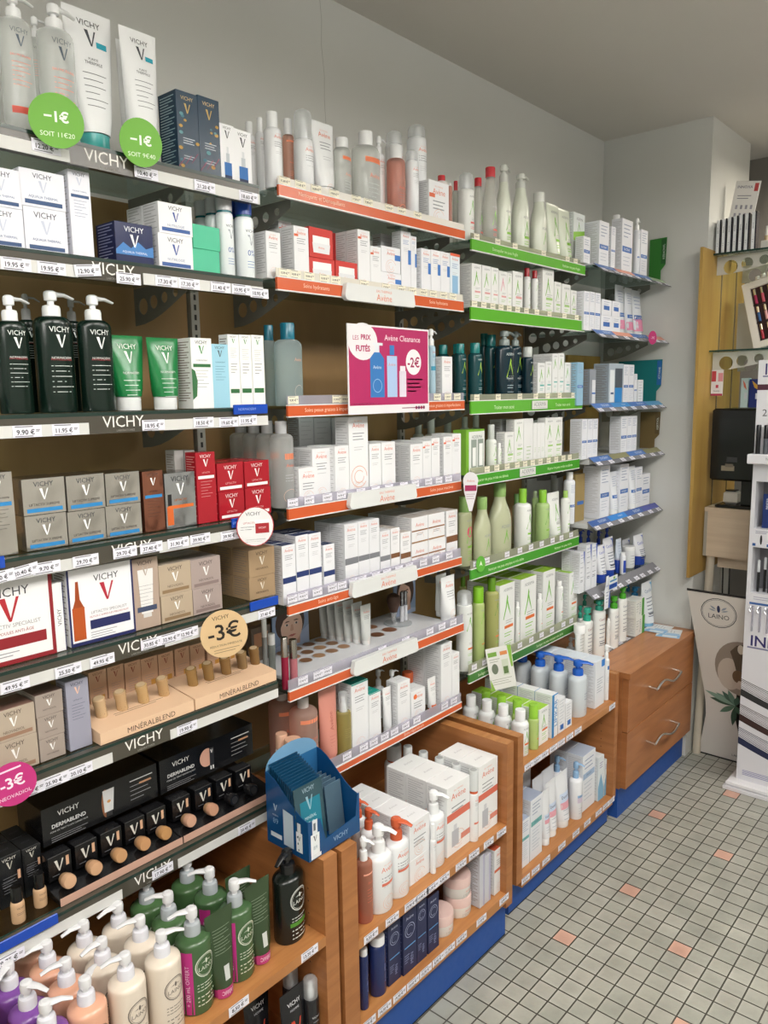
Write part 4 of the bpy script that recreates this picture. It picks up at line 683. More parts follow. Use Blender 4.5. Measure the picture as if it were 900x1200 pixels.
 ('A4', 'capb', 0.2189, -0.6493, 1.275, 0.0517, 0.0522, 0.1893, 0.1618, 'a_clearorange', 'clear bottle with grey cap', 5, 0.046, {'cr': 0.5, 'cap': 'b9bbbd'}),
 ('A4', 'box', 0.225, -0.5952, 1.275, 0.0575, 0.04, 0.0839, None, 'a_plain', 'short white carton at left end', 1, None, {}),
 ('A4', 'box', 0.2065, -0.5377, 1.275, 0.0574, 0.045, 0.1228, None, 'a_plain', 'white carton in middle, lower', 2, None, {}),
 ('A4', 'box', 0.2225, -0.4862, 1.275, 0.0466, 0.045, 0.1262, None, 'a_plain', 'white carton in middle, lower', 2, None, {}),
 ('A4', 'box', 0.116, -0.4968, 1.275, 0.0485, 0.04, 0.1234, None, 'a_gray', 'greyish carton at back, lower', 1, None, {}),
 ('A4', 'box', 0.116, -0.494, 1.3988, 0.0484, 0.04, 0.0669, None, 'a_gray', 'greyish carton at back, upper', 1, None, {}),
 ('A4', 'box', 0.12, -0.4456, 1.275, 0.0556, 0.04, 0.1201, None, 'a_gray', 'greyish carton at back, lower', 1, None, {}),
 ('A4', 'box', 0.12, -0.4429, 1.3955, 0.0554, 0.04, 0.0684, None, 'a_gray', 'greyish carton at back, upper', 1, None, {}),
 ('A4', 'box', 0.12, -0.385, 1.275, 0.0572, 0.04, 0.1165, None, 'a_gray', 'greyish carton at back, lower', 1, None, {}),
 ('A4', 'box', 0.12, -0.3826, 1.3919, 0.057, 0.04, 0.07, None, 'a_gray', 'greyish carton at back, upper', 1, None, {}),
 ('A4', 'box', 0.2225, -0.4277, 1.275, 0.0657, 0.045, 0.192, None, 'a_tall', 'tallest white carton behind the plaque', 1, None, {}),
 ('A4', 'box', 0.2275, -0.3687, 1.275, 0.0433, 0.035, 0.1245, None, 'a_plain', 'slim white carton right of tallest', 2, None, {}),
 ('A4', 'box', 0.2275, -0.3189, 1.275, 0.0517, 0.035, 0.126, None, 'a_plain', 'slim white carton right of tallest', 2, None, {}),
 ('A4', 'box', 0.2275, -0.2069, 1.275, 0.0502, 0.035, 0.1144, None, 'a_plain', 'slim white carton near shelf end', 3, None, {}),
 ('A4', 'box', 0.2275, -0.1621, 1.275, 0.0367, 0.035, 0.1196, None, 'a_orange', 'slim white carton near shelf end', 3, None, {}),
 ('A4', 'box', 0.2275, -0.1242, 1.275, 0.0364, 0.035, 0.1253, None, 'a_orange', 'slim white carton near shelf end', 2, None, {}),
 ('A4', 'box', 0.2275, -0.0691, 1.275, 0.0392, 0.035, 0.1264, None, 'a_orange', 'slim white carton near shelf end', 2, None, {}),
 ('A4', 'box', 0.2275, -0.0279, 1.275, 0.0403, 0.035, 0.1324, None, 'a_orange', 'slim white carton near shelf end', 2, None, {}),
 ('A4', 'capb', 0.0989, -0.0135, 1.275, 0.0323, 0.0323, 0.1753, 0.1287, 'd_pale', 'pale bottle with clear cap, back row', 1, None, {'cr': 0.6, 'cap': 'aab5ac'}),
 ('A4', 'capb', 0.0959, 0.0503, 1.275, 0.0382, 0.0382, 0.1757, 0.1256, 'd_pale', 'pale bottle with clear cap, back row', 1, None, {'cr': 0.6, 'cap': 'aab5ac'}),
 ('A4', 'capb', 0.0963, 0.1333, 1.275, 0.0374, 0.0374, 0.1696, 0.1216, 'd_pale', 'pale bottle with clear cap, back row', 1, None, {'cr': 0.6, 'cap': 'aab5ac'}),
 ('A5', 'box', 0.229, -0.6622, 1.06, 0.039, 0.032, 0.1339, None, 'a_navyband', 'white carton with navy band', 3, None, {}),
 ('A5', 'box', 0.229, -0.6215, 1.06, 0.0374, 0.032, 0.15, None, 'a_navyband', 'white carton with navy band', 3, None, {}),
 ('A5', 'box', 0.229, -0.5817, 1.06, 0.0387, 0.032, 0.1487, None, 'a_navyband', 'white carton with navy band', 3, None, {}),
 ('A5', 'box', 0.229, -0.5373, 1.06, 0.0363, 0.032, 0.116, None, 'a_navyband', 'white carton with navy band', 2, None, {}),
 ('A5', 'box', 0.22, -0.4604, 1.06, 0.0462, 0.05, 0.1538, None, 'a_grayband', 'tall white carton with grey band', 2, None, {}),
 ('A5', 'box', 0.22, -0.4167, 1.06, 0.039, 0.05, 0.1545, None, 'a_grayband', 'tall white carton with grey band', 2, None, {}),
 ('A5', 'box', 0.22, -0.3774, 1.06, 0.0375, 0.05, 0.1542, None, 'a_grayband', 'tall white carton with grey band', 2, None, {}),
 ('A5', 'box', 0.23, -0.3368, 1.06, 0.0379, 0.03, 0.1193, None, 'a_grayband', 'short white carton with grey band', 2, None, {}),
 ('A5', 'box', 0.23, -0.2973, 1.06, 0.0351, 0.03, 0.1207, None, 'a_brownband', 'short white carton with brown band', 2, None, {}),
 ('A5', 'box', 0.23, -0.2553, 1.06, 0.0413, 0.03, 0.1044, None, 'a_brownband', 'short white carton with brown band', 2, None, {}),
 ('A5', 'box', 0.22, -0.1956, 1.06, 0.0707, 0.05, 0.0659, None, 'a_brownband', 'square brown-banded carton, lower left', 3, None, {}),
 ('A5', 'box', 0.22, -0.1952, 1.1263, 0.0694, 0.05, 0.0705, None, 'a_brownband', 'square brown-banded carton, upper left', 3, None, {}),
 ('A5', 'box', 0.22, -0.12, 1.06, 0.0758, 0.05, 0.0658, None, 'a_brownband', 'square brown-banded carton, lower right', 3, None, {}),
 ('A5', 'box', 0.22, -0.1222, 1.1262, 0.072, 0.05, 0.0707, None, 'a_brownband', 'square brown-banded carton, upper right', 3, None, {}),
 ('A5', 'box', 0.23, -0.0509, 1.06, 0.0524, 0.03, 0.1363, None, 'a_brownband', 'tall brown-banded carton at right end', 2, None, {}),
 ('A6', 'gloss', 0.2368, -0.6776, 0.866, 0.0164, 0.0164, 0.1199, 0.0747, '8f1d3a', 'dark red lip gloss with silver cap', 1, None, {}),
 ('A6', 'gloss', 0.2359, -0.6509, 0.866, 0.0183, 0.0183, 0.1084, 0.0642, 'b06a72', 'rose lip gloss with silver cap', 1, None, {}),
 ('A6', 'gloss', 0.1789, -0.6852, 0.866, 0.0122, 0.0122, 0.1539, 0.111, '8a8d8c', 'grey slim tube at left end', 1, None, {}),
 ('A6', 'gloss', 0.1867, -0.6717, 0.866, 0.0167, 0.0167, 0.1173, 0.0914, '7d8480', 'grey slim tube at left end', 1, None, {}),
 ('A6', 'tube', 0.2233, -0.0428, 0.876, 0.0639, 0.0434, 0.1286, None, 'a_tube', 'white tube beside portrait panel', 1, None, {}),
 ('A6', 'tube', 0.184, -0.0214, 0.876, 0.05, 0.0339, 0.1241, None, 'a_graytube', 'grey tube beside portrait panel', 1, None, {}),
 ('A7', 'capb', 0.2069, -0.5992, 0.631, 0.0674, 0.0683, 0.1839, 0.1589, 'a_peachclear', 'large peach bottle with clear cap', 2, 0.075, {'cr': 0.4, 'cap': 'cfc6c2'}),
 ('A7', 'tubeup', 0.2241, -0.5354, 0.631, 0.0602, 0.0417, 0.1897, None, 'a_peachtube', 'salmon tube standing beside peach bottle', 1, None, {}),
 ('A7', 'over', 0.2295, -0.4865, 0.631, 0.0365, 0.037, 0.1684, 0.1162, 'a_oil', 'golden oil bottle with clear spray cap', 1, None, {'cr': 0.7}),
 ('A7', 'box', 0.221, -0.4379, 0.631, 0.0607, 0.04, 0.1799, None, 'a_teal', 'tall white carton with teal top', 2, None, {}),
 ('A7', 'box', 0.2275, -0.3862, 0.631, 0.0442, 0.035, 0.1376, None, 'a_teal', 'shorter white carton with teal top', 2, None, {}),
 ('A7', 'tube', 0.2239, -0.3157, 0.631, 0.0326, 0.0222, 0.1252, None, 'a_tube', 'small white tube with teal patch', 1, None, {}),
 ('A7', 'pump', 0.1916, -0.2566, 0.631, 0.0294, 0.0289, 0.1487, 0.1055, 'a_white', 'white spray bottle among cartons', 1, None, {}),
 ('A7', 'box', 0.225, -0.2696, 0.631, 0.0503, 0.04, 0.1331, None, 'a_plain', 'white carton beside spray bottle', 1, None, {}),
 ('A7', 'box', 0.225, -0.209, 0.631, 0.0592, 0.04, 0.0913, None, 'a_orangedot', 'small white carton with orange dot', 1, None, {}),
 ('A7', 'tube', 0.2336, -0.1339, 0.631, 0.0373, 0.0228, 0.1015, None, 'a_sun', 'white tube with orange base', 1, None, {}),
 ('A7', 'pump', 0.138, -0.2516, 0.631, 0.0341, 0.0341, 0.1366, 0.087, 'a_white', 'white pump bottle in back row', 1, None, {}),
 ('A7', 'capb', 0.1372, -0.1219, 0.631, 0.0357, 0.0357, 0.092, 0.0623, 'a_sunb', 'white bottle with orange cap, back row', 1, None, {'cap': 'e06a3c', 'cr': 0.9}),
 ('A7', 'capb', 0.1131, -0.037, 0.631, 0.0346, 0.0359, 0.0574, 0.0573, 'a_sunb', 'white bottle with orange cap, back row', 1, None, {'cap': 'e06a3c', 'cr': 0.9}),
 ('A7', 'box', 0.215, -0.0791, 0.631, 0.0516, 0.06, 0.188, None, 'a_plain', 'tallest white carton at right end', 2, None, {}),
 ('A7', 'box', 0.225, -0.0341, 0.631, 0.0364, 0.04, 0.1469, None, 'a_plain', 'slim tall carton at right end', 1, None, {}),
 ('A7', 'box', 0.109, -0.0027, 0.631, 0.0339, 0.04, 0.1418, None, 'a_gray', 'greyish carton in back row', 1, None, {}),
 ('A7', 'capb', 0.227, -0.653, 0.631, 0.0419, 0.042, 0.1034, 0.052, 'a_white', 'white deodorant with peach cap, in front', 1, None, {'cap': 'e3b59a', 'cr': 0.95}),
 ('A7', 'capb', 0.1904, -0.6558, 0.631, 0.0297, 0.0293, 0.1072, 0.0716, 'a_white', 'white deodorant with peach cap, farther left', 1, None, {'cap': 'e3b59a', 'cr': 0.95}),
 ('U1a', 'pump', 0.4207, -0.63, 0.355, 0.0412, 0.0387, 0.1984, 0.1447, 'u_peach', 'clear rose body oil pump bottle', 1, None, {'na': 20}),
 ('U1a', 'pump', 0.4171, -0.5753, 0.355, 0.0693, 0.0578, 0.2025, 0.1375, 'u_white', 'white pump bottle with white pump', 1, None, {'na': 20}),
 ('U1a', 'pump', 0.3516, -0.5352, 0.355, 0.046, 0.0368, 0.201, 0.1497, 'u_white', 'white pump bottle, orange pump, behind', 1, None, {'pump': 'd2603a', 'na': 20}),
 ('U1a', 'pump', 0.3049, -0.5198, 0.355, 0.0378, 0.0302, 0.2012, 0.1547, 'u_white', 'white pump bottle, orange pump, farthest back', 1, None, {'pump': 'd2603a', 'na': 20}),
 ('U1a', 'pump', 0.4143, -0.509, 0.355, 0.0644, 0.0535, 0.1887, 0.1367, 'u_white', 'white pump bottle with orange pump', 1, None, {'pump': 'd2603a', 'na': 20}),
 ('U1a', 'box', 0.4005, -0.4382, 0.355, 0.0773, 0.055, 0.0635, None, 'a_plain', 'small white carton, lower of two', 4, None, {}),
 ('U1a', 'box', 0.4005, -0.4378, 0.4189, 0.0776, 0.055, 0.095, None, 'a_plain', 'small white carton, upper of two', 4, None, {}),
 ('U1a', 'capb', 0.4352, -0.3958, 0.355, 0.0142, 0.0155, 0.128, 0.0875, 'u_small', 'small white bottle beside cartons', 1, None, {'cr': 0.7}),
 ('U1a', 'pump', 0.4093, -0.3592, 0.355, 0.0629, 0.0515, 0.1916, 0.1339, 'u_white', 'large white pump bottle beside tall cartons', 1, None, {'na': 20}),
 ('U1a', 'box', 0.3955, -0.2778, 0.355, 0.0999, 0.065, 0.1866, None, 'a_xera', 'tall white carton with orange band', 3, None, {}),
 ('U1a', 'capb', 0.4297, -0.2138, 0.355, 0.0266, 0.0266, 0.1951, 0.1326, 'u_cap', 'slim white bottle with clear cap', 5, 0.055, {'cap': 'cfd2d2', 'cr': 0.95, 'neck': 'd2603a', 'ci': 1}),
 ('U1a', 'box', 0.4035, -0.1539, 0.355, 0.0916, 0.065, 0.1964, None, 'a_xera', 'tall white carton with orange band', 2, None, {}),
 ('U1a', 'capb', 0.4269, -0.0755, 0.355, 0.0262, 0.0262, 0.1946, 0.137, 'u_cap', 'slim white bottle with clear cap', 3, 0.05, {'cap': 'cfd2d2', 'cr': 0.95, 'neck': 'd2603a', 'ci': 1}),
 ('U1a', 'capb', 0.1414, -0.1928, 0.355, 0.0572, 0.0572, 0.1728, 0.1241, 'u_cap', 'wider white bottle in far back corner', 1, None, {'cap': 'cfd2d2', 'cr': 0.75, 'neck': 'd2603a', 'ci': 1}),
 ('U1b', 'capb', 0.4211, -0.5902, 0.15, 0.0465, 0.0378, 0.1431, 0.1232, 'u_navy', 'navy deodorant bottle with white cap', 1, None, {'cap': 'e8e8ea', 'cr': 0.75}),
 ('U1b', 'capb', 0.4305, -0.6472, 0.15, 0.0237, 0.019, 0.1476, 0.131, 'u_navy', 'navy deodorant bottle with white cap', 1, None, {'cap': 'e8e8ea', 'cr': 0.75}),
 ('U1b', 'box', 0.419, -0.5451, 0.15, 0.0438, 0.032, 0.1569, None, 'a_men', 'navy carton with pale ring', 2, None, {}),
 ('U1b', 'box', 0.42, -0.4938, 0.15, 0.0509, 0.04, 0.1593, None, 'a_men', 'navy carton with pale ring', 2, None, {}),
 ('U1b', 'box', 0.4225, -0.4477, 0.15, 0.0371, 0.035, 0.1591, None, 'a_men', 'navy carton with pale ring', 2, None, {}),
 ('U1b', 'box', 0.42, -0.4015, 0.15, 0.044, 0.04, 0.1501, None, 'a_men', 'navy carton with pale ring', 2, None, {}),
 ('U1b', 'box', 0.415, -0.1869, 0.15, 0.0217, 0.05, 0.1507, None, 'a_leaf', 'slim pale leaflet carton, left', 1, None, {}),
 ('U1b', 'box', 0.415, -0.1594, 0.15, 0.0288, 0.05, 0.1386, None, 'a_leaf', 'slim pale leaflet carton, right', 1, None, {}),
 ('U1b', 'box', 0.4175, -0.0993, 0.15, 0.0557, 0.045, 0.1324, None, 'a_xerab', 'white carton with coral top', 1, None, {}),
 ('G1', 'over', 0.2155, 0.0595, 1.932, 0.045, 0.045, 0.1811, 0.1361, 'g_spray', 'white spray bottle with clear overcap', 1, None, {}),
 ('G1', 'capb', 0.1788, 0.0622, 1.932, 0.0184, 0.0184, 0.1676, 0.1428, 'g_red', 'white bottle with red cap', 1, None, {'cap': 'c8323a'}),
 ('G1', 'capb', 0.1945, 0.1486, 1.932, 0.0336, 0.0269, 0.1886, 0.1653, 'g_red', 'clear tapered bottle with red cap', 1, None, {'cap': 'c8323a', 'taper': 0.7}),
 ('G1', 'capb', 0.2194, 0.1737, 1.932, 0.0465, 0.0372, 0.2174, 0.1901, 'g_red', 'tall clear tapered bottle with red cap', 1, None, {'cap': 'd8424a', 'taper': 0.6}),
 ('G1', 'pump', 0.2181, 0.2467, 1.932, 0.0568, 0.0398, 0.24, 0.1925, 'g_milk', 'tall milky pump bottle', 1, None, {'pump': 'd9dcd6', 'taper': 0.5}),
 ('G1', 'pump', 0.2141, 0.3479, 1.932, 0.0682, 0.0478, 0.2348, 0.194, 'g_milk', 'milky pump bottle', 1, None, {'pump': 'd9dcd6', 'taper': 0.5}),
 ('G1', 'capb', 0.2148, 0.4562, 1.932, 0.0773, 0.0464, 0.1983, 0.1692, 'g_milk', 'milky rounded bottle with cap', 1, None, {'cap': 'e8ebe6', 'cr': 0.45, 'taper': 0.5}),
 ('G1', 'tube', 0.2108, 0.548, 1.932, 0.08, 0.0544, 0.1794, None, 'g_tube', 'translucent tube with green stroke', 1, None, {}),
 ('G1', 'tube', 0.2044, 0.6318, 1.932, 0.0863, 0.0592, 0.1777, None, 'g_tube', 'translucent tube with green stroke', 1, None, {}),
 ('G1', 'box', 0.2005, 0.7132, 1.932, 0.0766, 0.035, 0.0836, None, 'g_box', 'small pale carton, lower at end', 1, None, {}),
 ('G1', 'box', 0.2005, 0.7192, 2.016, 0.0829, 0.035, 0.0932, None, 'g_boxgreen', 'pale carton with green corner, upper at end', 1, None, {}),
 ('G2', 'box', 0.218, 0.0782, 1.752, 0.0461, 0.04, 0.1214, None, 'g_pink', 'white carton with green strokes', 2, None, {}),
 ('G2', 'box', 0.223, 0.1282, 1.752, 0.0464, 0.03, 0.1215, None, 'g_pink', 'white carton with green strokes', 2, None, {}),
 ('G2', 'box', 0.223, 0.1715, 1.752, 0.0375, 0.03, 0.1207, None, 'g_pink', 'white carton with green strokes', 2, None, {}),
 ('G2', 'box', 0.223, 0.2149, 1.752, 0.0439, 0.03, 0.1149, None, 'g_pinkA', 'white carton with pink strokes', 2, None, {}),
 ('G2', 'box', 0.223, 0.2505, 1.752, 0.0245, 0.03, 0.1137, None, 'g_box', 'slim white carton', 1, None, {}),
 ('G2', 'box', 0.223, 0.2968, 1.752, 0.0602, 0.03, 0.1226, None, 'g_pink', 'white carton with green strokes', 1, None, {}),
 ('G2', 'capb', 0.2265, 0.3684, 1.752, 0.0231, 0.0231, 0.1415, 0.116, 'g_redsmall', 'small white bottle with dark red cap', 1, None, {'cap': 'a8222c', 'cr': 0.7}),
 ('G2', 'capb', 0.2267, 0.4148, 1.752, 0.0226, 0.0226, 0.1382, 0.1146, 'g_redsmall', 'small white bottle with dark red cap', 1, None, {'cap': 'a8222c', 'cr': 0.7}),
 ('G2', 'box', 0.213, 0.4802, 1.752, 0.0704, 0.05, 0.1498, None, 'g_box', 'tall white carton with green strokes', 2, None, {}),
 ('G2', 'box', 0.223, 0.5419, 1.752, 0.0471, 0.03, 0.1155, None, 'g_box', 'short white carton near end', 1, None, {}),
 ('G2', 'box', 0.223, 0.5993, 1.752, 0.0605, 0.03, 0.1138, None, 'g_box', 'short white carton near end', 1, None, {}),
 ('G2', 'box', 0.223, 0.6529, 1.752, 0.0382, 0.03, 0.0988, None, 'g_box', 'shortest white carton near end', 1, None, {}),
 ('G3', 'capb', 0.1898, 0.0658, 1.495, 0.0364, 0.0364, 0.1623, 0.1357, 'g_teal', 'dark teal bottle with teal cap', 2, 0.06, {'cap': '1f7d7c', 'cr': 0.7}),
 ('G3', 'capb', 0.2176, 0.101, 1.495, 0.0408, 0.0408, 0.1643, 0.1355, 'g_teal', 'dark teal bottle with teal cap', 2, 0.06, {'cap': '1f7d7c', 'cr': 0.7}),
 ('G3', 'capb', 0.1362, 0.2706, 1.495, 0.0282, 0.0276, 0.2035, 0.1681, 'g_teal', 'taller dark teal bottle in back', 1, None, {'cap': '1f6f70', 'cr': 0.8}),
 ('G3', 'capb', 0.1684, 0.2599, 1.495, 0.0418, 0.0412, 0.1973, 0.1632, 'g_teal', 'dark teal bottle in second row', 1, None, {'cap': '1f6f70', 'cr': 0.7}),
 ('G3', 'pump', 0.2162, 0.2592, 1.495, 0.0707, 0.0496, 0.2065, 0.163, 'g_dark', 'large dark pump bottle with green strokes', 1, None, {'pump': '8f9a98'}),
 ('G3', 'pump', 0.1892, 0.3646, 1.495, 0.0538, 0.0377, 0.2109, 0.1662, 'g_dark', 'narrow dark pump bottle with green strokes', 1, None, {'pump': '8f9a98'}),
 ('G3', 'capb', 0.2194, 0.3896, 1.495, 0.0371, 0.0371, 0.1624, 0.1316, 'g_dark', 'dark bottle with pale cap', 1, None, {'cap': 'c3c9c6', 'cr': 0.8}),
 ('G3', 'box', 0.2205, 0.4454, 1.495, 0.0453, 0.035, 0.1138, None, 'g_tealbox', 'white carton with teal print', 2, None, {}),
 ('G3', 'box', 0.2205, 0.4912, 1.495, 0.0399, 0.035, 0.1195, None, 'g_tealbox', 'white carton with teal print', 2, None, {}),
 ('G3', 'box', 0.2205, 0.5341, 1.495, 0.0375, 0.035, 0.145, None, 'g_tealbox', 'taller white carton with teal print', 2, None, {}),
 ('G3', 'box', 0.2205, 0.5746, 1.495, 0.0401, 0.035, 0.1478, None, 'g_tealbox', 'taller white carton with teal print', 2, None, {}),
 ('G3', 'box', 0.2205, 0.6191, 1.495, 0.0394, 0.035, 0.1187, None, 'g_tealbox', 'white carton with teal print', 2, None, {}),
 ('G3', 'box', 0.2205, 0.6654, 1.495, 0.046, 0.035, 0.1188, None, 'g_tealbox', 'white carton with teal print', 2, None, {}),
 ('G4', 'box', 0.2155, 0.074, 1.286, 0.0959, 0.045, 0.1282, None, 'g_window', 'green framed carton with window', 1, None, {}),
 ('G4', 'capb', 0.1426, 0.1573, 1.286, 0.0308, 0.0308, 0.1612, 0.1289, 'd_pale', 'pale bottle with clear cap, back', 1, None, {'cap': 'aab5ac', 'cr': 0.6}),
 ('G4', 'capb', 0.142, 0.2176, 1.286, 0.0321, 0.0321, 0.1687, 0.1264, 'd_pale', 'pale bottle with clear cap, back', 1, None, {'cap': 'aab5ac', 'cr': 0.6}),
 ('G4', 'capb', 0.2214, 0.1812, 1.286, 0.0333, 0.0333, 0.1383, 0.0949, 'g_white', 'white bottle with frosted cap', 1, None, {'cap': 'c7ccc8', 'cr': 0.6}),
 ('G4', 'capb', 0.2307, 0.2114, 1.286, 0.0145, 0.0145, 0.082, 0.0666, 'g_white', 'tiny white bottle with white cap', 1, None, {'cap': 'f2f2f2'}),
 ('G4', 'box', 0.223, 0.2572, 1.286, 0.0541, 0.03, 0.1123, None, 'g_box', 'white carton with green strokes', 1, None, {}),
 ('G4', 'box', 0.158, 0.3376, 1.286, 0.0725, 0.04, 0.1477, None, 'a_gray', 'greyish carton behind', 1, None, {}),
 ('G4', 'box', 0.213, 0.3287, 1.286, 0.0517, 0.03, 0.1485, None, 'g_box', 'tall white carton with green strokes', 1, None, {}),
 ('G4', 'box', 0.215, 0.3832, 1.286, 0.0582, 0.03, 0.149, None, 'g_plain', 'tall plain white carton', 1, None, {}),
 ('G4', 'box', 0.215, 0.4256, 1.286, 0.0226, 0.03, 0.1337, None, 'g_plain', 'very slim white carton', 1, None, {}),
 ('G4', 'box', 0.215, 0.45, 1.286, 0.0229, 0.03, 0.1328, None, 'g_plain', 'very slim white carton', 1, None, {}),
 ('G4', 'box', 0.215, 0.4738, 1.286, 0.0225, 0.03, 0.1319, None, 'g_plain', 'very slim white carton', 1, None, {}),
 ('G4', 'box', 0.219, 0.5119, 1.286, 0.0536, 0.03, 0.1473, None, 'g_box', 'tall white carton with green strokes', 1, None, {}),
 ('G4', 'box', 0.219, 0.5689, 1.286, 0.058, 0.03, 0.1471, None, 'g_box', 'tall white carton with green strokes', 1, None, {}),
 ('G5', 'capb', 0.1996, 0.0746, 1.012, 0.0614, 0.0368, 0.2065, 0.1609, 'g_gelpink', 'pale gel bottle with pink sticker', 1, None, {'cap': '7da05a', 'cr': 0.55}),
 ('G5', 'capb', 0.2151, 0.1434, 1.012, 0.0763, 0.0458, 0.1979, 0.1615, 'g_gel', 'pale gel bottle with green cap', 1, None, {'cap': '8fb36a', 'cr': 0.4, 'taper': 0.55}),
 ('G5', 'capb', 0.1991, 0.2661, 1.012, 0.0963, 0.0578, 0.2283, 0.1856, 'g_gel', 'larger pale gel bottle with green cap', 1, None, {'cap': '8fb36a', 'cr': 0.4, 'taper': 0.55}),
 ('G5', 'capb', 0.1445, 0.4554, 1.012, 0.0271, 0.0271, 0.1697, 0.1306, 'g_gel', 'pale gel bottle in back row', 1, None, {'cap': '6f9a5a', 'cr': 0.6}),
 ('G5', 'capb', 0.2103, 0.3858, 1.012, 0.0553, 0.0553, 0.1984, 0.1524, 'g_whitegreen', 'white bottle with green cap', 1, None, {'cap': '8cc63f', 'cr': 0.45}),
 ('G5', 'capb', 0.1815, 0.515, 1.012, 0.0212, 0.021, 0.1747, 0.1527, 'g_clearg', 'slim clear green bottle', 1, None, {'cap': 'b8c9a0'}),
 ('G5', 'capb', 0.2171, 0.5018, 1.012, 0.0477, 0.0478, 0.1828, 0.1405, 'g_clearg', 'clear green bottle with green cap', 1, None, {'cap': '8cc63f', 'cr': 0.55}),
 ('G5', 'tube', 0.21, 0.5856, 1.012, 0.0824, 0.0561, 0.1657, None, 'g_tubew', 'white tube with green stroke', 1, None, {}),
 ('G5', 'capb', 0.2211, 0.6532, 1.012, 0.0338, 0.0338, 0.1649, 0.1405, 'g_whitegreen', 'slim white bottle with green cap', 1, None, {'cap': 'a7cf6e', 'cr': 0.5}),
 ('G5', 'capb', 0.1008, 0.7957, 1.012, 0.0343, 0.0343, 0.2002, 0.1349, 'g_grayb', 'pale grey bottle in back row', 1, None, {'cap': 'c0c4c2', 'cr': 0.8}),
 ('G6', 'over', 0.2139, 0.0528, 0.698, 0.0482, 0.0482, 0.2433, 0.2012, 'g_spray2', 'white spray bottle with frosted cap', 1, None, {}),
 ('G6', 'capb', 0.2188, 0.1194, 0.698, 0.0383, 0.0383, 0.2416, 0.1939, 'g_greenb', 'light green bottle with bright cap', 1, None, {'cap': '7db928', 'cr': 0.85}),
 ('G6', 'capb', 0.2179, 0.1935, 0.698, 0.0455, 0.0463, 0.2573, 0.2145, 'g_olive', 'olive bottle with green cap', 1, None, {'cap': '5f8f1f', 'cr': 0.55}),
 ('G6', 'capb', 0.1361, 0.1568, 0.698, 0.0238, 0.0238, 0.256, 0.2232, 'g_olive', 'olive bottle in back row', 1, None, {'cap': '5f8f1f', 'cr': 0.6}),
 ('G6', 'box', 0.214, 0.2595, 0.698, 0.0865, 0.04, 0.2262, None, 'g_exo', 'white carton with lime top', 3, None, {}),
 ('G6', 'capb', 0.2254, 0.3341, 0.698, 0.0171, 0.0172, 0.1505, 0.1344, 'g_whiteb', 'slim white bottle between cartons', 1, None, {'cap': 'f4f4f4'}),
 ('G6', 'box', 0.2075, 0.3966, 0.698, 0.0981, 0.045, 0.22, None, 'g_exo', 'white carton with lime top', 3, None, {}),
 ('G6', 'capb', 0.2229, 0.4807, 0.698, 0.0209, 0.0222, 0.1468, 0.1284, 'g_whiteb', 'slim white bottle between cartons', 1, None, {'cap': 'f4f4f4'}),
 ('G6', 'box', 0.2075, 0.5321, 0.698, 0.082, 0.045, 0.2186, None, 'g_exo', 'white carton with lime top', 3, None, {}),
 ('G6', 'capb', 0.213, 0.635, 0.698, 0.03, 0.03, 0.1601, 0.1414, 'g_whiteb', 'slim white bottle between cartons', 1, None, {'cap': 'f4f4f4'}),
 ('G6', 'box', 0.213, 0.6939, 0.698, 0.0603, 0.05, 0.1842, None, 'g_exo', 'white carton with lime top', 3, None, {}),
 ('U2a', 'capb', 0.3795, 0.1011, 0.463, 0.0509, 0.0509, 0.1362, 0.102, 'u2_white', 'white bottle with tall white cap', 4, 0.058, {'cap': 'eceef0', 'cr': 0.6}),
 ('U2a', 'capb', 0.3919, 0.1565, 0.463, 0.0321, 0.0322, 0.1374, 0.0947, 'u2_green', 'green bottle with lime cap', 4, 0.056, {'cap': '93c83e', 'cr': 0.85}),
 ('U2a', 'box', 0.371, 0.203, 0.463, 0.0553, 0.06, 0.1146, None, 'g_exo', 'white carton with lime top', 4, None, {}),
 ('U2a', 'box', 0.375, 0.2631, 0.463, 0.0348, 0.06, 0.1388, None, 'u2_lip', 'tall blue sided carton', 4, None, {}),
 ('U2a', 'box', 0.38, 0.308, 0.463, 0.042, 0.05, 0.1125, None, 'u2_blue', 'white carton with blue patch', 2, None, {}),
 ('U2a', 'box', 0.385, 0.3549, 0.463, 0.0408, 0.04, 0.0851, None, 'u2_blue', 'smaller white carton with blue patch', 2, None, {}),
 ('U2a', 'pump', 0.3758, 0.4688, 0.463, 0.0778, 0.0583, 0.1848, 0.1354, 'u2_pump', 'clear bottle with bright blue pump', 4, 0.07, {'pump': '1f5fc4', 'na': 20}),
 ('U2a', 'box', 0.3775, 0.5719, 0.463, 0.0694, 0.055, 0.1628, None, 'u2_box', 'white carton with blue striped top', 4, None, {}),
 ('U2a', 'pump', 0.1878, 0.78, 0.463, 0.0345, 0.0345, 0.1468, 0.1096, 'u2_slim', 'white pump bottle in far back row', 1, None, {'na': 20}),
 ('U2a', 'pump', 0.2508, 0.7859, 0.463, 0.0284, 0.0284, 0.1446, 0.1063, 'u2_slim', 'white pump bottle in far back row', 1, None, {'na': 20}),
 ('U2a', 'pump', 0.3938, 0.6411, 0.463, 0.0225, 0.0225, 0.1967, 0.1472, 'u2_slim', 'slim white pump bottle at end', 1, None, {'na': 20}),
 ('U2b', 'box', 0.38, 0.0972, 0.112, 0.0445, 0.05, 0.1517, None, 'u2_low', 'short white carton with teal label', 1, None, {}),
 ('U2b', 'box', 0.3775, 0.1603, 0.112, 0.0719, 0.055, 0.1956, None, 'u2_low', 'white carton with grey blue top', 2, None, {}),
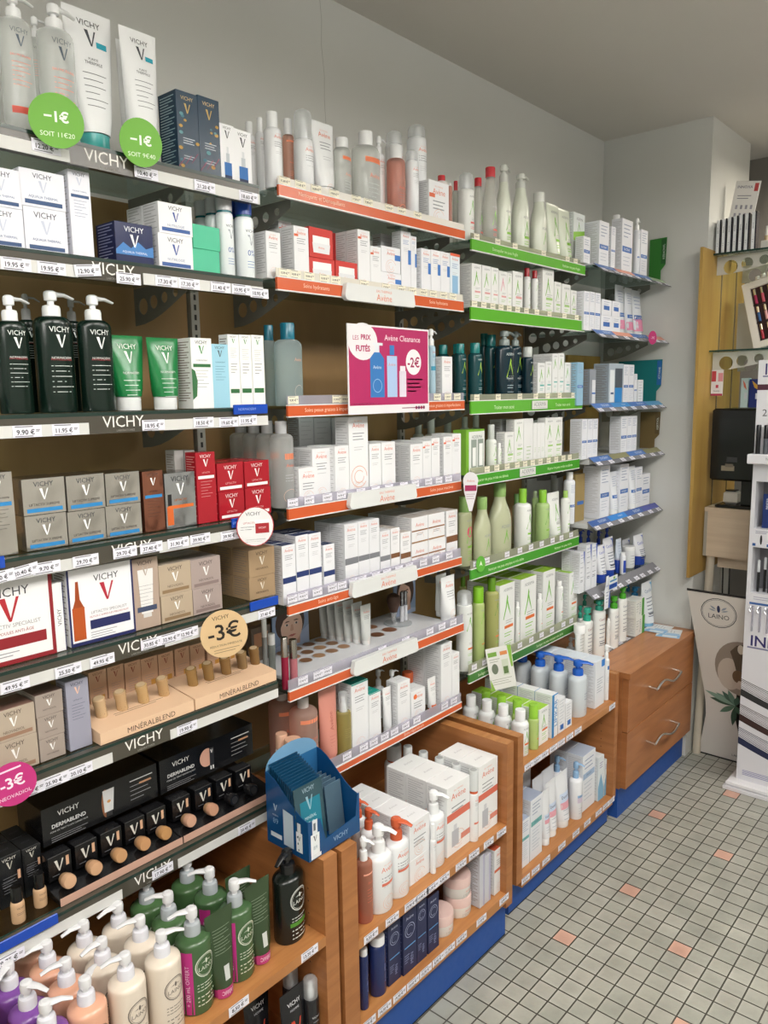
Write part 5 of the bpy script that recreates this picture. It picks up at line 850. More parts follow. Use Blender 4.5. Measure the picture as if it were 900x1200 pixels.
 ('U2b', 'tube', 0.3891, 0.2407, 0.112, 0.0467, 0.0317, 0.181, None, 'u2_tube', 'narrow white tube with pink label', 1, None, {}),
 ('U2b', 'tube', 0.3738, 0.2983, 0.112, 0.0679, 0.0464, 0.1831, None, 'u2_tube', 'white tube with pink label', 3, 0.045, {}),
 ('U2b', 'tube', 0.3733, 0.3726, 0.112, 0.0809, 0.0554, 0.1817, None, 'u2_tube', 'white tube with pink label', 2, 0.05, {}),
 ('U2b', 'pump', 0.3885, 0.4453, 0.112, 0.0448, 0.045, 0.1941, 0.1394, 'u2_dex', 'white bottle with pale blue pump', 2, 0.07, {'pump': '8fb4d9', 'na': 20}),
 ('U2b', 'box', 0.367, 0.5236, 0.112, 0.0941, 0.06, 0.2007, None, 'u2_dexb', 'white carton with blue band', 2, None, {}),
 ('U2b', 'pump', 0.3403, 0.6905, 0.112, 0.027, 0.0295, 0.1853, 0.1769, 'u2_dex', 'slim white bottle with pale blue pump', 1, None, {'pump': '8fb4d9', 'na': 20}),
 ('U2b', 'box', 0.38, 0.6016, 0.112, 0.0405, 0.05, 0.1601, None, 'u2_thin', 'slim white and blue carton', 1, None, {}),
 ('U2b', 'box', 0.38, 0.6438, 0.112, 0.0325, 0.05, 0.1334, None, 'u2_thin', 'slim white and blue carton', 1, None, {}),
 ('U2b', 'box', 0.38, 0.6848, 0.112, 0.0318, 0.05, 0.1143, None, 'u2_thin', 'slim white and blue carton', 1, None, {}),
 ('B1', 'box', 0.247, 0.6917, 1.94, 0.049, 0.03, 0.0846, None, 'b_band', 'small white carton with blue band', 1, None, {}),
 ('B1', 'box', 0.232, 0.8189, 1.94, 0.072, 0.06, 0.1517, None, 'b_band', 'wide white carton with blue band', 1, None, {}),
 ('B1', 'box', 0.247, 0.8921, 1.94, 0.0318, 0.03, 0.1449, None, 'b_band', 'slim white carton with blue band', 1, None, {}),
 ('B1', 'capb', 0.2052, 1.0353, 1.94, 0.034, 0.0335, 0.2146, 0.1771, 'b_bottle', 'tall white bottle with white cap', 1, None, {'cap': 'f4f5f6', 'cr': 0.7}),
 ('B1', 'box', 0.242, 1.006, 1.94, 0.0903, 0.04, 0.1857, None, 'b_band', 'large white carton with blue band', 1, None, {}),
 ('B1', 'pump', 0.2494, 1.117, 1.94, 0.0239, 0.0251, 0.2095, 0.1669, 'b_bottle', 'white pump bottle with blue band', 1, None, {}),
 ('B1', 'box', 0.247, 1.1576, 1.94, 0.0574, 0.03, 0.171, None, 'b_band', 'white carton right of pump bottle', 1, None, {}),
 ('B2', 'box', 0.237, 0.7004, 1.722, 0.0373, 0.05, 0.1279, None, 'b_band', 'tall white carton with blue band', 1, None, {}),
 ('B2', 'box', 0.247, 0.7409, 1.722, 0.0392, 0.03, 0.1294, None, 'b_band', 'tall white carton with blue band', 1, None, {}),
 ('B2', 'box', 0.247, 0.7829, 1.722, 0.0401, 0.03, 0.1292, None, 'b_band', 'tall white carton with blue band', 1, None, {}),
 ('B2', 'box', 0.242, 0.8547, 1.722, 0.0815, 0.04, 0.0574, None, 'b_jarbox', 'small square white carton, lower', 1, None, {}),
 ('B2', 'box', 0.242, 0.8514, 1.7798, 0.0811, 0.04, 0.0539, None, 'b_jarbox', 'small square white carton, upper', 1, None, {}),
 ('B2', 'box', 0.242, 0.9329, 1.722, 0.0696, 0.04, 0.0583, None, 'b_jarbox', 'small square white carton, lower', 1, None, {}),
 ('B2', 'box', 0.242, 0.9293, 1.7807, 0.0693, 0.04, 0.053, None, 'b_jarbox', 'small square white carton, upper', 1, None, {}),
 ('B2', 'tube', 0.1868, 1.1147, 1.722, 0.0742, 0.0504, 0.192, None, 'b_tube', 'white tube in clear pack', 1, None, {}),
 ('B2', 'tube', 0.1889, 1.1916, 1.722, 0.0679, 0.0462, 0.1883, None, 'b_tube', 'white tube in clear pack', 1, None, {}),
 ('B2', 'tube', 0.1777, 1.282, 1.722, 0.101, 0.0687, 0.1881, None, 'b_tube', 'white tube in clear pack', 1, None, {}),
 ('B2', 'tube', 0.1252, 1.3069, 1.722, 0.0582, 0.0376, 0.201, None, 'b_tube', 'white tube in clear pack', 1, None, {}),
 ('B3', 'box', 0.242, 0.6651, 1.47, 0.0419, 0.04, 0.1444, None, 'b_ltblue', 'light blue carton at left end', 1, None, {}),
 ('B3', 'box', 0.227, 0.7783, 1.47, 0.0502, 0.05, 0.1233, None, 'b_graybox', 'grey display carton, left', 1, None, {}),
 ('B3', 'box', 0.232, 0.9476, 1.47, 0.1164, 0.06, 0.1455, None, 'b_open', 'large grey display carton with window', 1, None, {}),
 ('B3', 'box', 0.2445, 1.031, 1.47, 0.0456, 0.035, 0.1435, None, 'b_band', 'white carton with blue band', 1, None, {}),
 ('B3', 'box', 0.2445, 1.0789, 1.47, 0.0456, 0.035, 0.1434, None, 'b_band', 'white carton with blue band', 1, None, {}),
 ('B3', 'box', 0.247, 1.1197, 1.47, 0.0262, 0.03, 0.1099, None, 'b_band', 'short slim white carton', 1, None, {}),
 ('B3', 'box', 0.247, 1.167, 1.47, 0.0466, 0.03, 0.0878, None, 'b_plain', 'short white carton with tiny print', 1, None, {}),
 ('B4', 'box', 0.2395, 0.7052, 1.283, 0.0378, 0.045, 0.1392, None, 'b_band', 'grey white carton in left trio', 1, None, {}),
 ('B4', 'box', 0.2395, 0.7457, 1.283, 0.0396, 0.045, 0.1386, None, 'b_band', 'grey white carton in left trio', 1, None, {}),
 ('B4', 'box', 0.2395, 0.7871, 1.283, 0.0395, 0.045, 0.1381, None, 'b_band', 'grey white carton in left trio', 1, None, {}),
 ('B4', 'box', 0.2395, 1.028, 1.283, 0.0514, 0.045, 0.1392, None, 'b_band', 'white carton in right trio', 1, None, {}),
 ('B4', 'box', 0.2395, 1.0766, 1.283, 0.0415, 0.045, 0.1386, None, 'b_band', 'white carton in right trio', 1, None, {}),
 ('B4', 'box', 0.2395, 1.1214, 1.283, 0.0436, 0.045, 0.1381, None, 'b_band', 'white carton in right trio', 1, None, {}),
 ('B5', 'capb', 0.2117, 0.6987, 1.055, 0.0405, 0.0405, 0.1821, 0.1559, 'b_bottle', 'white bottle at left end', 1, None, {'cap': 'e8e8e8', 'cr': 0.6}),
 ('B5', 'box', 0.207, 0.7612, 1.055, 0.0664, 0.03, 0.1707, None, 'b_gold', 'gold carton beside white bottle', 1, None, {}),
 ('B5', 'box', 0.227, 0.878, 1.055, 0.0736, 0.07, 0.193, None, 'b_band', 'tall white carton with blue band', 1, None, {}),
 ('B5', 'tube', 0.2415, 0.9865, 1.055, 0.0595, 0.041, 0.1616, None, 'b_tube2', 'white tube bottle with blue band', 1, None, {}),
 ('B5', 'box', 0.233, 1.0533, 1.055, 0.074, 0.05, 0.1852, None, 'b_band', 'tall white carton with blue band', 1, None, {}),
 ('B5', 'tube', 0.2421, 1.1546, 1.055, 0.0578, 0.0398, 0.1692, None, 'b_tube2', 'white tube bottle with blue band', 1, None, {}),
 ('B5', 'box', 0.235, 1.2115, 1.055, 0.056, 0.03, 0.1612, None, 'b_band', 'white carton with blue band', 1, None, {}),
 ('B5', 'box', 0.235, 1.2818, 1.055, 0.0762, 0.03, 0.1284, None, 'b_band', 'shorter white carton with blue band', 1, None, {}),
 ('B6', 'box', 0.2445, 0.7104, 0.805, 0.0351, 0.035, 0.1489, None, 'c_box', 'white carton with blue corner', 2, None, {}),
 ('B6', 'box', 0.2445, 0.7605, 0.805, 0.0428, 0.035, 0.1677, None, 'c_box', 'tall white carton with blue corner', 1, None, {}),
 ('B6', 'box', 0.2445, 0.8061, 0.805, 0.0409, 0.035, 0.1642, None, 'c_box', 'tall white carton with blue corner', 1, None, {}),
 ('B6', 'tube', 0.2389, 0.9017, 0.805, 0.0679, 0.0462, 0.1411, 0.0334, 'c_tube', 'white tube with blue cap', 1, None, {}),
 ('B6', 'tube', 0.212, 1.021, 0.805, 0.0881, 0.0599, 0.1506, 0.0269, 'c_tube', 'tall white tube with blue cap', 1, None, {}),
 ('B6', 'tube', 0.2242, 1.092, 0.805, 0.0468, 0.0315, 0.1357, 0.0527, 'c_clear', 'pale clear tube with blue base', 1, None, {}),
 ('B6', 'capb', 0.2505, 1.08, 0.805, 0.0231, 0.0231, 0.0866, 0.0742, 'c_small', 'tiny blue and white bottle', 1, None, {'cap': 'eef0f2', 'cr': 0.7}),
 ('B6', 'jar', 0.2152, 1.21, 0.805, 0.0536, 0.0536, 0.0865, 0.071, 'c_jar', 'large white jar', 1, None, {}),
 ('B6', 'tube', 0.1643, 1.2999, 0.805, 0.0722, 0.0475, 0.0965, None, 'c_tube', 'white tube standing behind jar', 1, None, {}),
 ('B6', 'tube', 0.2207, 1.289, 0.805, 0.092, 0.0626, 0.1238, 0.0375, 'c_tube2', 'white tube with blue base at end', 1, None, {}),
 ('B6', 'pump', 0.1417, 0.9329, 0.805, 0.0207, 0.0207, 0.1895, 0.136, 'c_pump', 'white pump bottle, blue pump, back row', 1, None, {'pump': '1d3fb0'}),
 ('B6', 'pump', 0.1361, 1.0107, 0.805, 0.0319, 0.0319, 0.173, 0.1183, 'c_pump', 'white pump bottle, blue pump, back row', 1, None, {'pump': '1d3fb0'}),
 ('B6', 'pump', 0.136, 1.1008, 0.805, 0.032, 0.032, 0.1576, 0.1017, 'c_pump', 'white pump bottle, blue pump, back row', 1, None, {'pump': '1d3fb0'}),
 ('B6', 'pump', 0.136, 1.175, 0.805, 0.032, 0.032, 0.1649, 0.108, 'c_pump', 'white pump bottle, blue pump, back row', 1, None, {'pump': '1d3fb0'}),
 ('B7', 'pump', 0.2816, 0.7176, 0.551, 0.0613, 0.0368, 0.2018, 0.1557, 'c_lotion', 'white bottle with teal pump in front', 1, None, {'pump': '2f9d86'}),
 ('B7', 'pump', 0.2284, 0.7697, 0.551, 0.0232, 0.0232, 0.1905, 0.1433, 'c_lotion', 'white bottle with teal pump behind', 1, None, {'pump': '2f9d86'}),
 ('B7', 'pump', 0.2803, 0.8173, 0.551, 0.0657, 0.0394, 0.2074, 0.172, 'c_lotion', 'taller white bottle with teal pump', 1, None, {'pump': '2f9d86'}),
 ('B7', 'pump', 0.1638, 0.9347, 0.551, 0.0324, 0.0324, 0.1869, 0.1431, 'c_lotion', 'white bottle with teal pump, back row', 1, None, {'pump': '2f8d76'}),
 ('B7', 'pump', 0.1634, 1.0314, 0.551, 0.0331, 0.0331, 0.1754, 0.132, 'c_lotion', 'white bottle with green pump, back row', 1, None, {'pump': '3d8a2a'}),
 ('B7', 'capb', 0.2925, 0.8711, 0.551, 0.015, 0.015, 0.1295, 0.1223, 'c_white', 'slim white bottle between pump bottles', 1, None, {'cap': 'f4f4f4'}),
 ('B7', 'pump', 0.2815, 0.9391, 0.551, 0.0615, 0.0369, 0.1984, 0.1521, 'c_green', 'white bottle with green pump in front', 1, None, {'pump': '4aa52e'}),
 ('B7', 'pump', 0.2729, 1.0358, 0.551, 0.0572, 0.0343, 0.2162, 0.1687, 'c_green', 'taller white bottle with green pump', 1, None, {'pump': '4aa52e'}),
 ('B7', 'box', 0.275, 1.149, 0.551, 0.0883, 0.05, 0.0741, None, 'c_carton', 'white and green carton, lower', 1, None, {}),
 ('B7', 'box', 0.275, 1.142, 0.6255, 0.0853, 0.05, 0.071, None, 'c_carton', 'white and green carton, upper', 1, None, {}),
 ('B7', 'pump', 0.2082, 1.306, 0.551, 0.0601, 0.0417, 0.1505, 0.1055, 'c_bluep', 'clear bottle with sky blue pump', 1, None, {'pump': '3fa0dc'}),
 ('B7', 'pump', 0.1714, 1.3192, 0.551, 0.0336, 0.0333, 0.1658, 0.1214, 'c_bluep', 'bottle with dark blue pump behind', 1, None, {'pump': '2b7fb8'}),
 ('B7', 'tube', 0.2654, 1.2841, 0.551, 0.1018, 0.0692, 0.1853, 0.0169, 'c_tube3', 'tall white tube with pale blue cap', 1, None, {}),
 ('B7', 'capb', 0.2869, 0.6532, 0.551, 0.0525, 0.0262, 0.1566, 0.1271, 'c_white', 'small white bottle at left end', 1, None, {'cap': 'f4f4f4', 'cr': 0.8}),
]

VS = [('V1', 1.926, [(-1.415, -1.132), (-1.012, -0.742)], [(-1.17, '12.20 €', 0.006, 0.0), (-0.995, '10.40 €', 0, 0), (-0.874, '21.20 €', 0, 0), (-0.771, '18.60 €', 0, 0)]), ('V2', 1.75, [(-1.415, -1.132), (-1.012, -0.742)], [(-1.232, '19.95 €', 0, 0), (-1.176, '19.95 €', 0, 0), (-1.116, '12.90 €', 0.003, 0.12), (-1.042, '25.90 €', -0.003, 0), (-0.966, '17.30 €', 0, 0), (-0.918, '17.30 €', 0, 0), (-0.848, '11.40 €', 0, 0), (-0.799, '10.95 €', 0, 0), (-0.754, '10.95 €', -0.003, 0)]), ('V3', 1.497, [(-1.415, -1.132), (-1.012, -0.742)], [(-1.236, '9.90 €', 0, 0), (-1.173, '11.95 €', 0, 0), (-1.01, '18.95 €', 0.001, 0), (-0.902, '18.50 €', 0.002, 0), (-0.843, '19.60 €', 0, 0), (-0.795, '11.95 €', 0.002, 0)]), ('V4', 1.275, [(-1.415, -1.132), (-1.012, -0.742)], [(-1.298, '29.40 €', 0, 0.1), (-1.26, '20.40 €', 0.003, 0.12), (-1.223, '29.70 €', 0.002, 0), (-1.156, '29.70 €', 0.002, 0), (-1.082, '29.70 €', 0.004, 0), (-1.029, '37.40 €', 0.004, 0), (-0.973, '31.90 €', 0.004, 0), (-0.923, '39.90 €', 0.004, 0), (-0.852, '39.90 €', 0, 0)]), ('V5', 1.097, [(-1.415, -1.132), (-1.012, -0.742)], [(-1.289, '49.95 €', 0, 0), (-1.201, '25.50 €', 0, 0), (-1.139, '49.95 €', 0, 0), (-1.04, '30.85 €', 0.006, 0), (-1.001, '32.90 €', 0.006, 0), (-0.962, '32.90 €', 0.006, 0), (-0.767, '37.40 €', 0.0, 0)]), ('V6', 0.915, [(-1.415, -1.132), (-1.012, -0.742)], [(-1.338, '25.90 €', 0, 0), (-1.279, '22.90 €', 0.0, 0), (-1.238, '25.90 €', 0, 0), (-1.194, '20.10 €', 0, 0), (-0.975, '19.90 €', 0.002, 0)]), ('V7', 0.65, [(-1.415, -1.132), (-1.012, -0.742)], [(-1.335, '9.75 €', -0.006, 0), (-1.047, '17.90 €', 0.004, 0), (-0.843, '20.45 €', 0, 0)])]

COL = [('A1', 1.943, -0.67, -0.012, 0.262, 1.962, 1.945, 1.924, 'cf5f36', 'p:dedad2', [('Nettoyants et Démaquillants', -0.545, 0.21, 1.9344999999999999, 'f1c9b0')], [(-0.651, '11,60 €'), (-0.607, '11,60 €'), (-0.561, '14,90 €'), (-0.506, '19,90 €'), (-0.435, '17,90 €'), (-0.394, '9,90 €'), (-0.32, '14,90 €'), (-0.274, '19,90 €'), (-0.212, '9,90 €')]), ('A2', 1.76, -0.683, -0.018, 0.262, 1.78, 1.761, 1.737, 'cf5f36', 'p:d6d2c6', [('Soins hydratants', -0.57, 0.1, 1.749, 'f1c9b0'), ('Soins hydratants', -0.13, 0.09, 1.749, 'f1c9b0')], [(-0.66, '13,90 €'), (-0.629, '14,90 €'), (-0.589, '24,90 €'), (-0.543, '33,90 €'), (-0.508, '33,90 €'), (-0.413, '14,90 €'), (-0.335, '17,90 €'), (-0.278, '13,90 €'), (-0.235, '22,90 €'), (-0.19, '18,90 €'), (-0.15, '25,90 €'), (-0.105, '18,90 €'), (-0.064, '21,90 €')]), ('A3', 1.497, -0.665, -0.014, 0.262, 1.519, 1.497, 1.475, 'cf5f36', 'c:e3e1ea', [('Soins peaux grasses à imperfections', -0.53, 0.23, 1.4860000000000002, 'f1c9b0'), ('Soins peaux grasses à imperfections', -0.12, 0.2, 1.4860000000000002, 'f1c9b0')], [(-0.647, '9,90 €'), (-0.513, '11,90 €'), (-0.484, '8,90 €'), (-0.135, '18,90 €'), (-0.088, '13,90 €'), (-0.045, '12,90 €')]), ('A4', 1.275, -0.674, -0.03, 0.262, 1.299, 1.276, 1.253, 'cf5f36', 'c:e3e1ea', [('Soins peaux réactives', -0.12, 0.12, 1.2645, 'f1c9b0')], [(-0.658, '19,90 €'), (-0.609, '4,90 €'), (-0.552, '15,90 €'), (-0.506, '16,90 €'), (-0.439, '13,90 €'), (-0.386, '17,90 €'), (-0.336, '17,90 €'), (-0.278, '17,90 €'), (-0.231, '14,90 €'), (-0.175, '15,90 €'), (-0.13, '11,90 €'), (-0.086, '17,90 €')]), ('A5', 1.06, -0.683, -0.028, 0.262, 1.088, 1.061, 1.042, 'cf5f36', 'c:e3e1ea', [('Soins anti-âge', -0.56, 0.11, 1.0514999999999999, 'f1c9b0')], [(-0.669, '32,90 €'), (-0.637, '39,90 €'), (-0.592, '32,90 €'), (-0.543, '39,90 €'), (-0.511, '32,90 €'), (-0.473, '29,90 €'), (-0.441, '29,90 €'), (-0.39, '33,90 €'), (-0.348, '37,90 €'), (-0.301, '37,90 €'), (-0.259, '44,90 €'), (-0.2, '29,90 €'), (-0.146, '38,90 €'), (-0.084, '39,90 €')]), ('A6', 0.866, -0.689, -0.018, 0.262, 0.893, 0.866, 0.845, 'cf5f36', 'c:e3e1ea', [], [(-0.645, '17,90 €'), (-0.597, '13,90 €'), (-0.567, '13,90 €'), (-0.371, '15,90 €'), (-0.278, '18,90 €'), (-0.174, '20,90 €'), (-0.119, '32,90 €'), (-0.066, '17,90 €')]), ('A7', 0.631, -0.683, -0.028, 0.262, 0.66, 0.632, 0.617, 'cf5f36', 'c:e3e1ea', [('Soins réparateurs', -0.25, 0.13, 0.6245, 'f1c9b0')], [(-0.508, '18,90 €'), (-0.447, '12,90 €'), (-0.41, '7,90 €'), (-0.367, '7,90 €'), (-0.328, '7,80 €'), (-0.282, '9,90 €'), (-0.234, '9,90 €'), (-0.108, '12,90 €'), (-0.064, '7,90 €')]), ('G1', 1.932, 0.03, 0.698, 0.255, 1.948, 1.932, 1.904, '5cae2e', 'c:d9dcc8', [('Démaquiller ma peau fragile', 0.2, 0.22, 1.916, 'd3eab8'), ('Hydrater ma peau fragile', 0.6, 0.16, 1.916, 'd3eab8')], [(0.057, '12,90 €'), (0.163, '9,90 €'), (0.256, '14,90 €'), (0.423, '19,90 €'), (0.577, '11,60 €'), (0.632, '17,90 €')]), ('G2', 1.752, 0.028, 0.702, 0.255, 1.769, 1.752, 1.719, '5cae2e', 'c:d9dcc8', [], [(0.047, '12,90 €'), (0.093, '9,90 €'), (0.139, '14,90 €'), (0.182, '19,90 €'), (0.226, '11,60 €'), (0.273, '17,90 €'), (0.324, '8,90 €'), (0.386, '24,90 €'), (0.465, '13,90 €'), (0.563, '16,50 €'), (0.648, '21,90 €')]), ('G3', 1.495, 0.029, 0.697, 0.255, 1.514, 1.495, 1.46, '5cae2e', 'c:d9dcc8', [('Traiter mon acné', 0.2, 0.11, 1.4755, 'd3eab8'), ('Traiter mon acné', 0.56, 0.1, 1.4755, 'd3eab8')], [(0.059, '12,90 €'), (0.17, '9,90 €'), (0.291, '14,90 €'), (0.386, '19,90 €'), (0.461, '11,60 €'), (0.54, '17,90 €'), (0.635, '8,90 €')]), ('G4', 1.286, 0.029, 0.687, 0.255, 1.307, 1.286, 1.256, '479c2c', 'c:d9dcc8', [('Réparer ma peau irritée ou abîmée', 0.14, 0.2, 1.269, 'd3eab8'), ('Réparer ma peau irritée ou abîmée', 0.55, 0.2, 1.269, 'd3eab8')], [(0.113, '12,90 €'), (0.165, '9,90 €'), (0.222, '14,90 €'), (0.28, '19,90 €'), (0.326, '11,60 €'), (0.373, '17,90 €'), (0.421, '8,90 €'), (0.474, '24,90 €'), (0.525, '13,90 €'), (0.574, '16,50 €'), (0.619, '21,90 €')]), ('G5', 1.012, 0.029, 0.695, 0.255, 1.038, 1.012, 0.983, '479c2c', 'c:d9dcc8', [('Nettoyer ma peau atopique et très sèche', 0.22, 0.3, 0.9955, 'd3eab8'), ('Nettoyer ma peau sèche', 0.58, 0.14, 0.9955, 'd3eab8')], [(0.056, '12,90 €'), (0.115, '9,90 €'), (0.226, '14,90 €'), (0.301, '19,90 €'), (0.369, '11,60 €'), (0.437, '17,90 €'), (0.51, '8,90 €'), (0.571, '24,90 €'), (0.64, '13,90 €')]), ('G6', 0.698, 0.02, 0.7, 0.255, 0.729, 0.698, 0.673, '3d7a2c', 'c:d9dcc8', [("Soulager ma peau sujette à l'eczéma", 0.15, 0.22, 0.6835, 'd3eab8'), ('Soulager ma peau atopique très sèche', 0.5, 0.3, 0.6835, 'd3eab8')], [(0.049, '12,90 €'), (0.105, '9,90 €'), (0.307, '14,90 €'), (0.379, '19,90 €'), (0.446, '11,60 €'), (0.516, '17,90 €'), (0.597, '8,90 €'), (0.654, '24,90 €')])]

UT = [('U1a', 0.46, 0.355, [-0.653, -0.581, -0.514, -0.471, -0.431, -0.385, -0.313, -0.255, -0.187, -0.125]), ('U1b', 0.46, 0.15, [-0.666, -0.612, -0.559, -0.509, -0.46, -0.41, -0.363, -0.311, -0.22, -0.109]), ('U2a', 0.43, 0.463, [0.066, 0.112, 0.159, 0.211, 0.26, 0.315, 0.37, 0.619]), ('U2b', 0.43, 0.112, [0.057, 0.115, 0.178, 0.277, 0.372, 0.452, 0.536, 0.591, 0.636]), ('L0', 0.46, 0.424, [-1.015, -0.836, -1.182])]

# ------------------------------------------------------------------ room
T_ = .053; OX = 10.35
mb = MB(); mb.box(-.1, 3.4, -4.2, 3.0, -.06, -.0012, 'p:55524b'); cols = ['p:a5a69a', 'p:a1a196', 'p:a9a99e', 'p:9d9f94', 'p:aaa79b']
floor_m = []
def tile_mat(name, hx):
    def f(nt, n, l, b):
        tc = n.new('ShaderNodeTexCoord'); nz = n.new('ShaderNodeTexNoise'); nz.inputs['Scale'].default_value = 9; nz.inputs['Detail'].default_value = 7
        c = rgb(hx); r = n.new('ShaderNodeValToRGB'); r.color_ramp.elements[0].position = .3; r.color_ramp.elements[1].position = .75
        r.color_ramp.elements[0].color = tuple(x * .84 for x in c[:3]) + (1,); r.color_ramp.elements[1].color = tuple(min(1, x * 1.1) for x in c[:3]) + (1,)
        l.new(tc.outputs['Object'], nz.inputs[0]); l.new(nz.outputs[0], r.inputs[0]); l.new(r.outputs[0], b.inputs['Base Color']); b.inputs['Roughness'].default_value = .42
    return node_mat(name, f)
TM = [tile_mat('floor_tile_%d' % i, h) for i, h in enumerate(('a9a99d', 'a6a69b', 'acaca1', 'a3a499', 'aaa99e'))]; TP = tile_mat('floor_tile_pink', 'cda390')
peach = {(0, 0), (5, 3), (1, 6), (4, 13), (-1, 15), (2, 21), (7, -2)}
rr = random.Random(3); g = .0019
for i in range(-11, 54):
    for j in range(-79, 56):
        x0, y0 = (i + OX) * T_, j * T_
        if x0 < .0 or x0 > 3.35: continue
        pk = (i, j) in peach or ((i > 13 or j < -12) and rr.random() < .022)
        mb.add([(x0 + g, y0 + g, 0), (x0 + T_ - g, y0 + g, 0), (x0 + T_ - g, y0 + T_ - g, 0), (x0 + g, y0 + T_ - g, 0)], [(0, 1, 2, 3)], TP if pk else rr.choice(TM))
struct('floor', mb)
mb = MB(); mb.box(-.12, 0, -4.2, 1.8, 0, 2.52, M_wall)
cx = [(0, -.276, 2.519), (0, -.270, 2.46), (0, -.273, 2.40), (0, -.265, 2.33), (0, -.267, 2.27), (0, -.263, 2.20), (0, -.264, 2.12)]   # the thin crack in the plaster
for a, b in zip(cx, cx[1:]): mb.add([(.0005, a[1], a[2]), (.0005, a[1] + .0012, a[2]), (.0005, b[1] + .0010, b[2]), (.0005, b[1], b[2])], [(0, 1, 2, 3)], 'p:8d8d88')
struct('wall_left', mb)
mb = MB(); mb.box(0, .432, 1.345, 1.80, 0, 2.52, M_wall); struct('wall_back', mb)
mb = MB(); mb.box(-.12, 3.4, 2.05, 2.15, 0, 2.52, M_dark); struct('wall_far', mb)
mb = MB(); mb.box(3.4, 3.5, -4.2, 2.15, 0, 2.52, M_wall); struct('wall_right', mb)
mb = MB(); mb.box(-.12, 3.5, -4.3, -4.2, 0, 2.52, M_wall); struct('wall_rear', mb)
mb = MB(); mb.box(-.12, 3.5, -4.3, 2.15, 2.52, 2.6, M_ceil); struct('ceiling', mb)
mb = MB(); mb.box(.4245, .4365, 1.288, 1.3445, .775, 2.045, M_gold); mb.box(.4325, .4365, 1.3445, 1.80, .775, 2.045, M_gold)
for yy in (1.50, 1.68): mb.box(.4365, .4395, yy, yy + .006, .8, 2.03, 'm:9c9a92')
tag(mb.build('wood_cladding'), 'golden plywood cladding wrapping the white column corner', 'wall panel')
for k, (p, s, e) in enumerate(LAMPS):
    t = thing('ceiling_lamp', ['rectangular ceiling lamp above the customer aisle, nearest the shelves', 'rectangular ceiling lamp further right over the aisle', 'rectangular ceiling lamp behind the viewer, crosswise', 'rectangular ceiling lamp beyond the display tower'][k], 'lamp', (p[0], p[1], p[2] + .05))
    w_, l_ = s; m1 = MB(); m1.box(-w_ / 2 - .02, w_ / 2 + .02, -l_ / 2 - .02, l_ / 2 + .02, -.05, 0, 'p:e6e6e4'); m1.build('housing', t)
    m1 = MB(); m1.box(-w_ / 2, w_ / 2, -l_ / 2, l_ / 2, -.056, -.0505, 'e:fff6ea'); m1.build('diffuser', t)
    m1 = MB(); [m1.tube([(0, q * l_ * .4, 0.0), (0, q * l_ * .4, 2.52 - p[2] - .05)] if s[0] < s[1] else [(q * w_ * .4, 0, 0.0), (q * w_ * .4, 0, 2.52 - p[2] - .05)], .003, 'm:bbbbbb', 6) for q in (-1, 1)]; m1.build('suspension', t)

t = thing('counter_spotlight', 'small square ceiling light above the counter desk', 'lamp', (.95, 1.75, 2.52)); m1 = MB(); m1.box(-.11, .11, -.11, .11, -.10, 0, 'p:e6e6e4'); m1.build('housing', t); m1 = MB(); m1.box(-.1, .1, -.1, .1, -.104, -.1005, 'e:fff6ea'); m1.build('diffuser', t)
# ------------------------------------------------------------------ shelf backs, uprights, glass shelves
for nm, y0, y1, lb in (('back_board', -1.42, -.735, 'dark brown board behind the grey-edged shelves'), ('back_board', -.705, -.012, 'dark brown board behind the orange-edged shelves'), ('back_board', .012, .700, 'dark brown board behind the green-edged shelves')):
    m1 = MB(); m1.box(.001, .018, y0, y1, .60, 1.915, M_panel); tag(m1.build(nm), lb, 'back panel')
m1 = MB(); m1.box(.001, .012, 1.05, 1.335, 1.05, 1.66, M_gold); tag(m1.build('back_board'), 'small pale wood board on wall in the farthest bay', 'back panel')
for y, lb in ((-.72, 'between grey-edged and orange-edged shelves'), (0, 'between orange-edged and green-edged shelves'), (.712, 'between green-edged and blue-tagged shelves')):
    m1 = MB(); m1.box(.001, .028, y - .011, y + .011, .60, 1.94, 'g:aeaca4')
    for k in range(60): z = .62 + k * .0218; m1.box(.028, .0284, y - .003, y + .003, z, z + .012, 'p:2a2a2a')
    tag(m1.build('metal_upright'), 'slotted metal upright ' + lb, 'upright')
BR = {}
def bracket_mesh(L=.19, h0=.075, h1=.018, flip=False):
    k = (L, h0, h1)
    if k in BR: return BR[k]
    cu_ = bpy.data.curves.new('b', 'CURVE'); cu_.dimensions = '2D'; cu_.fill_mode = 'BOTH'; cu_.extrude = .001
    pts = [(0, 0), (L, 0), (L, -h1)] + [(L * (1 - t / 6), -h1 - (h0 - h1) * (math.sin(t / 6 * PI / 2)) ** 1.1) for t in range(1, 6)] + [(0, -h0)]
    sp = cu_.splines.new('POLY'); sp.points.add(len(pts) - 1); sp.use_cyclic_u = True
    for p, q in zip(sp.points, pts): p.co = (q[0], q[1], 0, 1)
    for k2 in range(4):
        cx_ = L * (.17 + .20 * k2); r = (.0165, .0135, .011, .0085)[k2] * L / .19; cz = -h1 - .008 - r * .7 + .004 * k2
        sp = cu_.splines.new('POLY'); sp.points.add(15); sp.use_cyclic_u = True
        for i, p in enumerate(sp.points): t = 2 * PI * i / 16; p.co = (cx_ + r * math.cos(t), cz + r * math.sin(t), 0, 1)
    o = bpy.data.objects.new('b', cu_); C.objects.link(o); dg = bpy.context.evaluated_depsgraph_get(); dg.update()
    me = bpy.data.meshes.new_from_object(o.evaluated_get(dg)); bpy.data.objects.remove(o)
    for v in me.vertices: v.co = (v.co.x, v.co.z, v.co.y)
    me.materials.clear(); me.materials.append(M('g:77766f')); BR[k] = me; return me
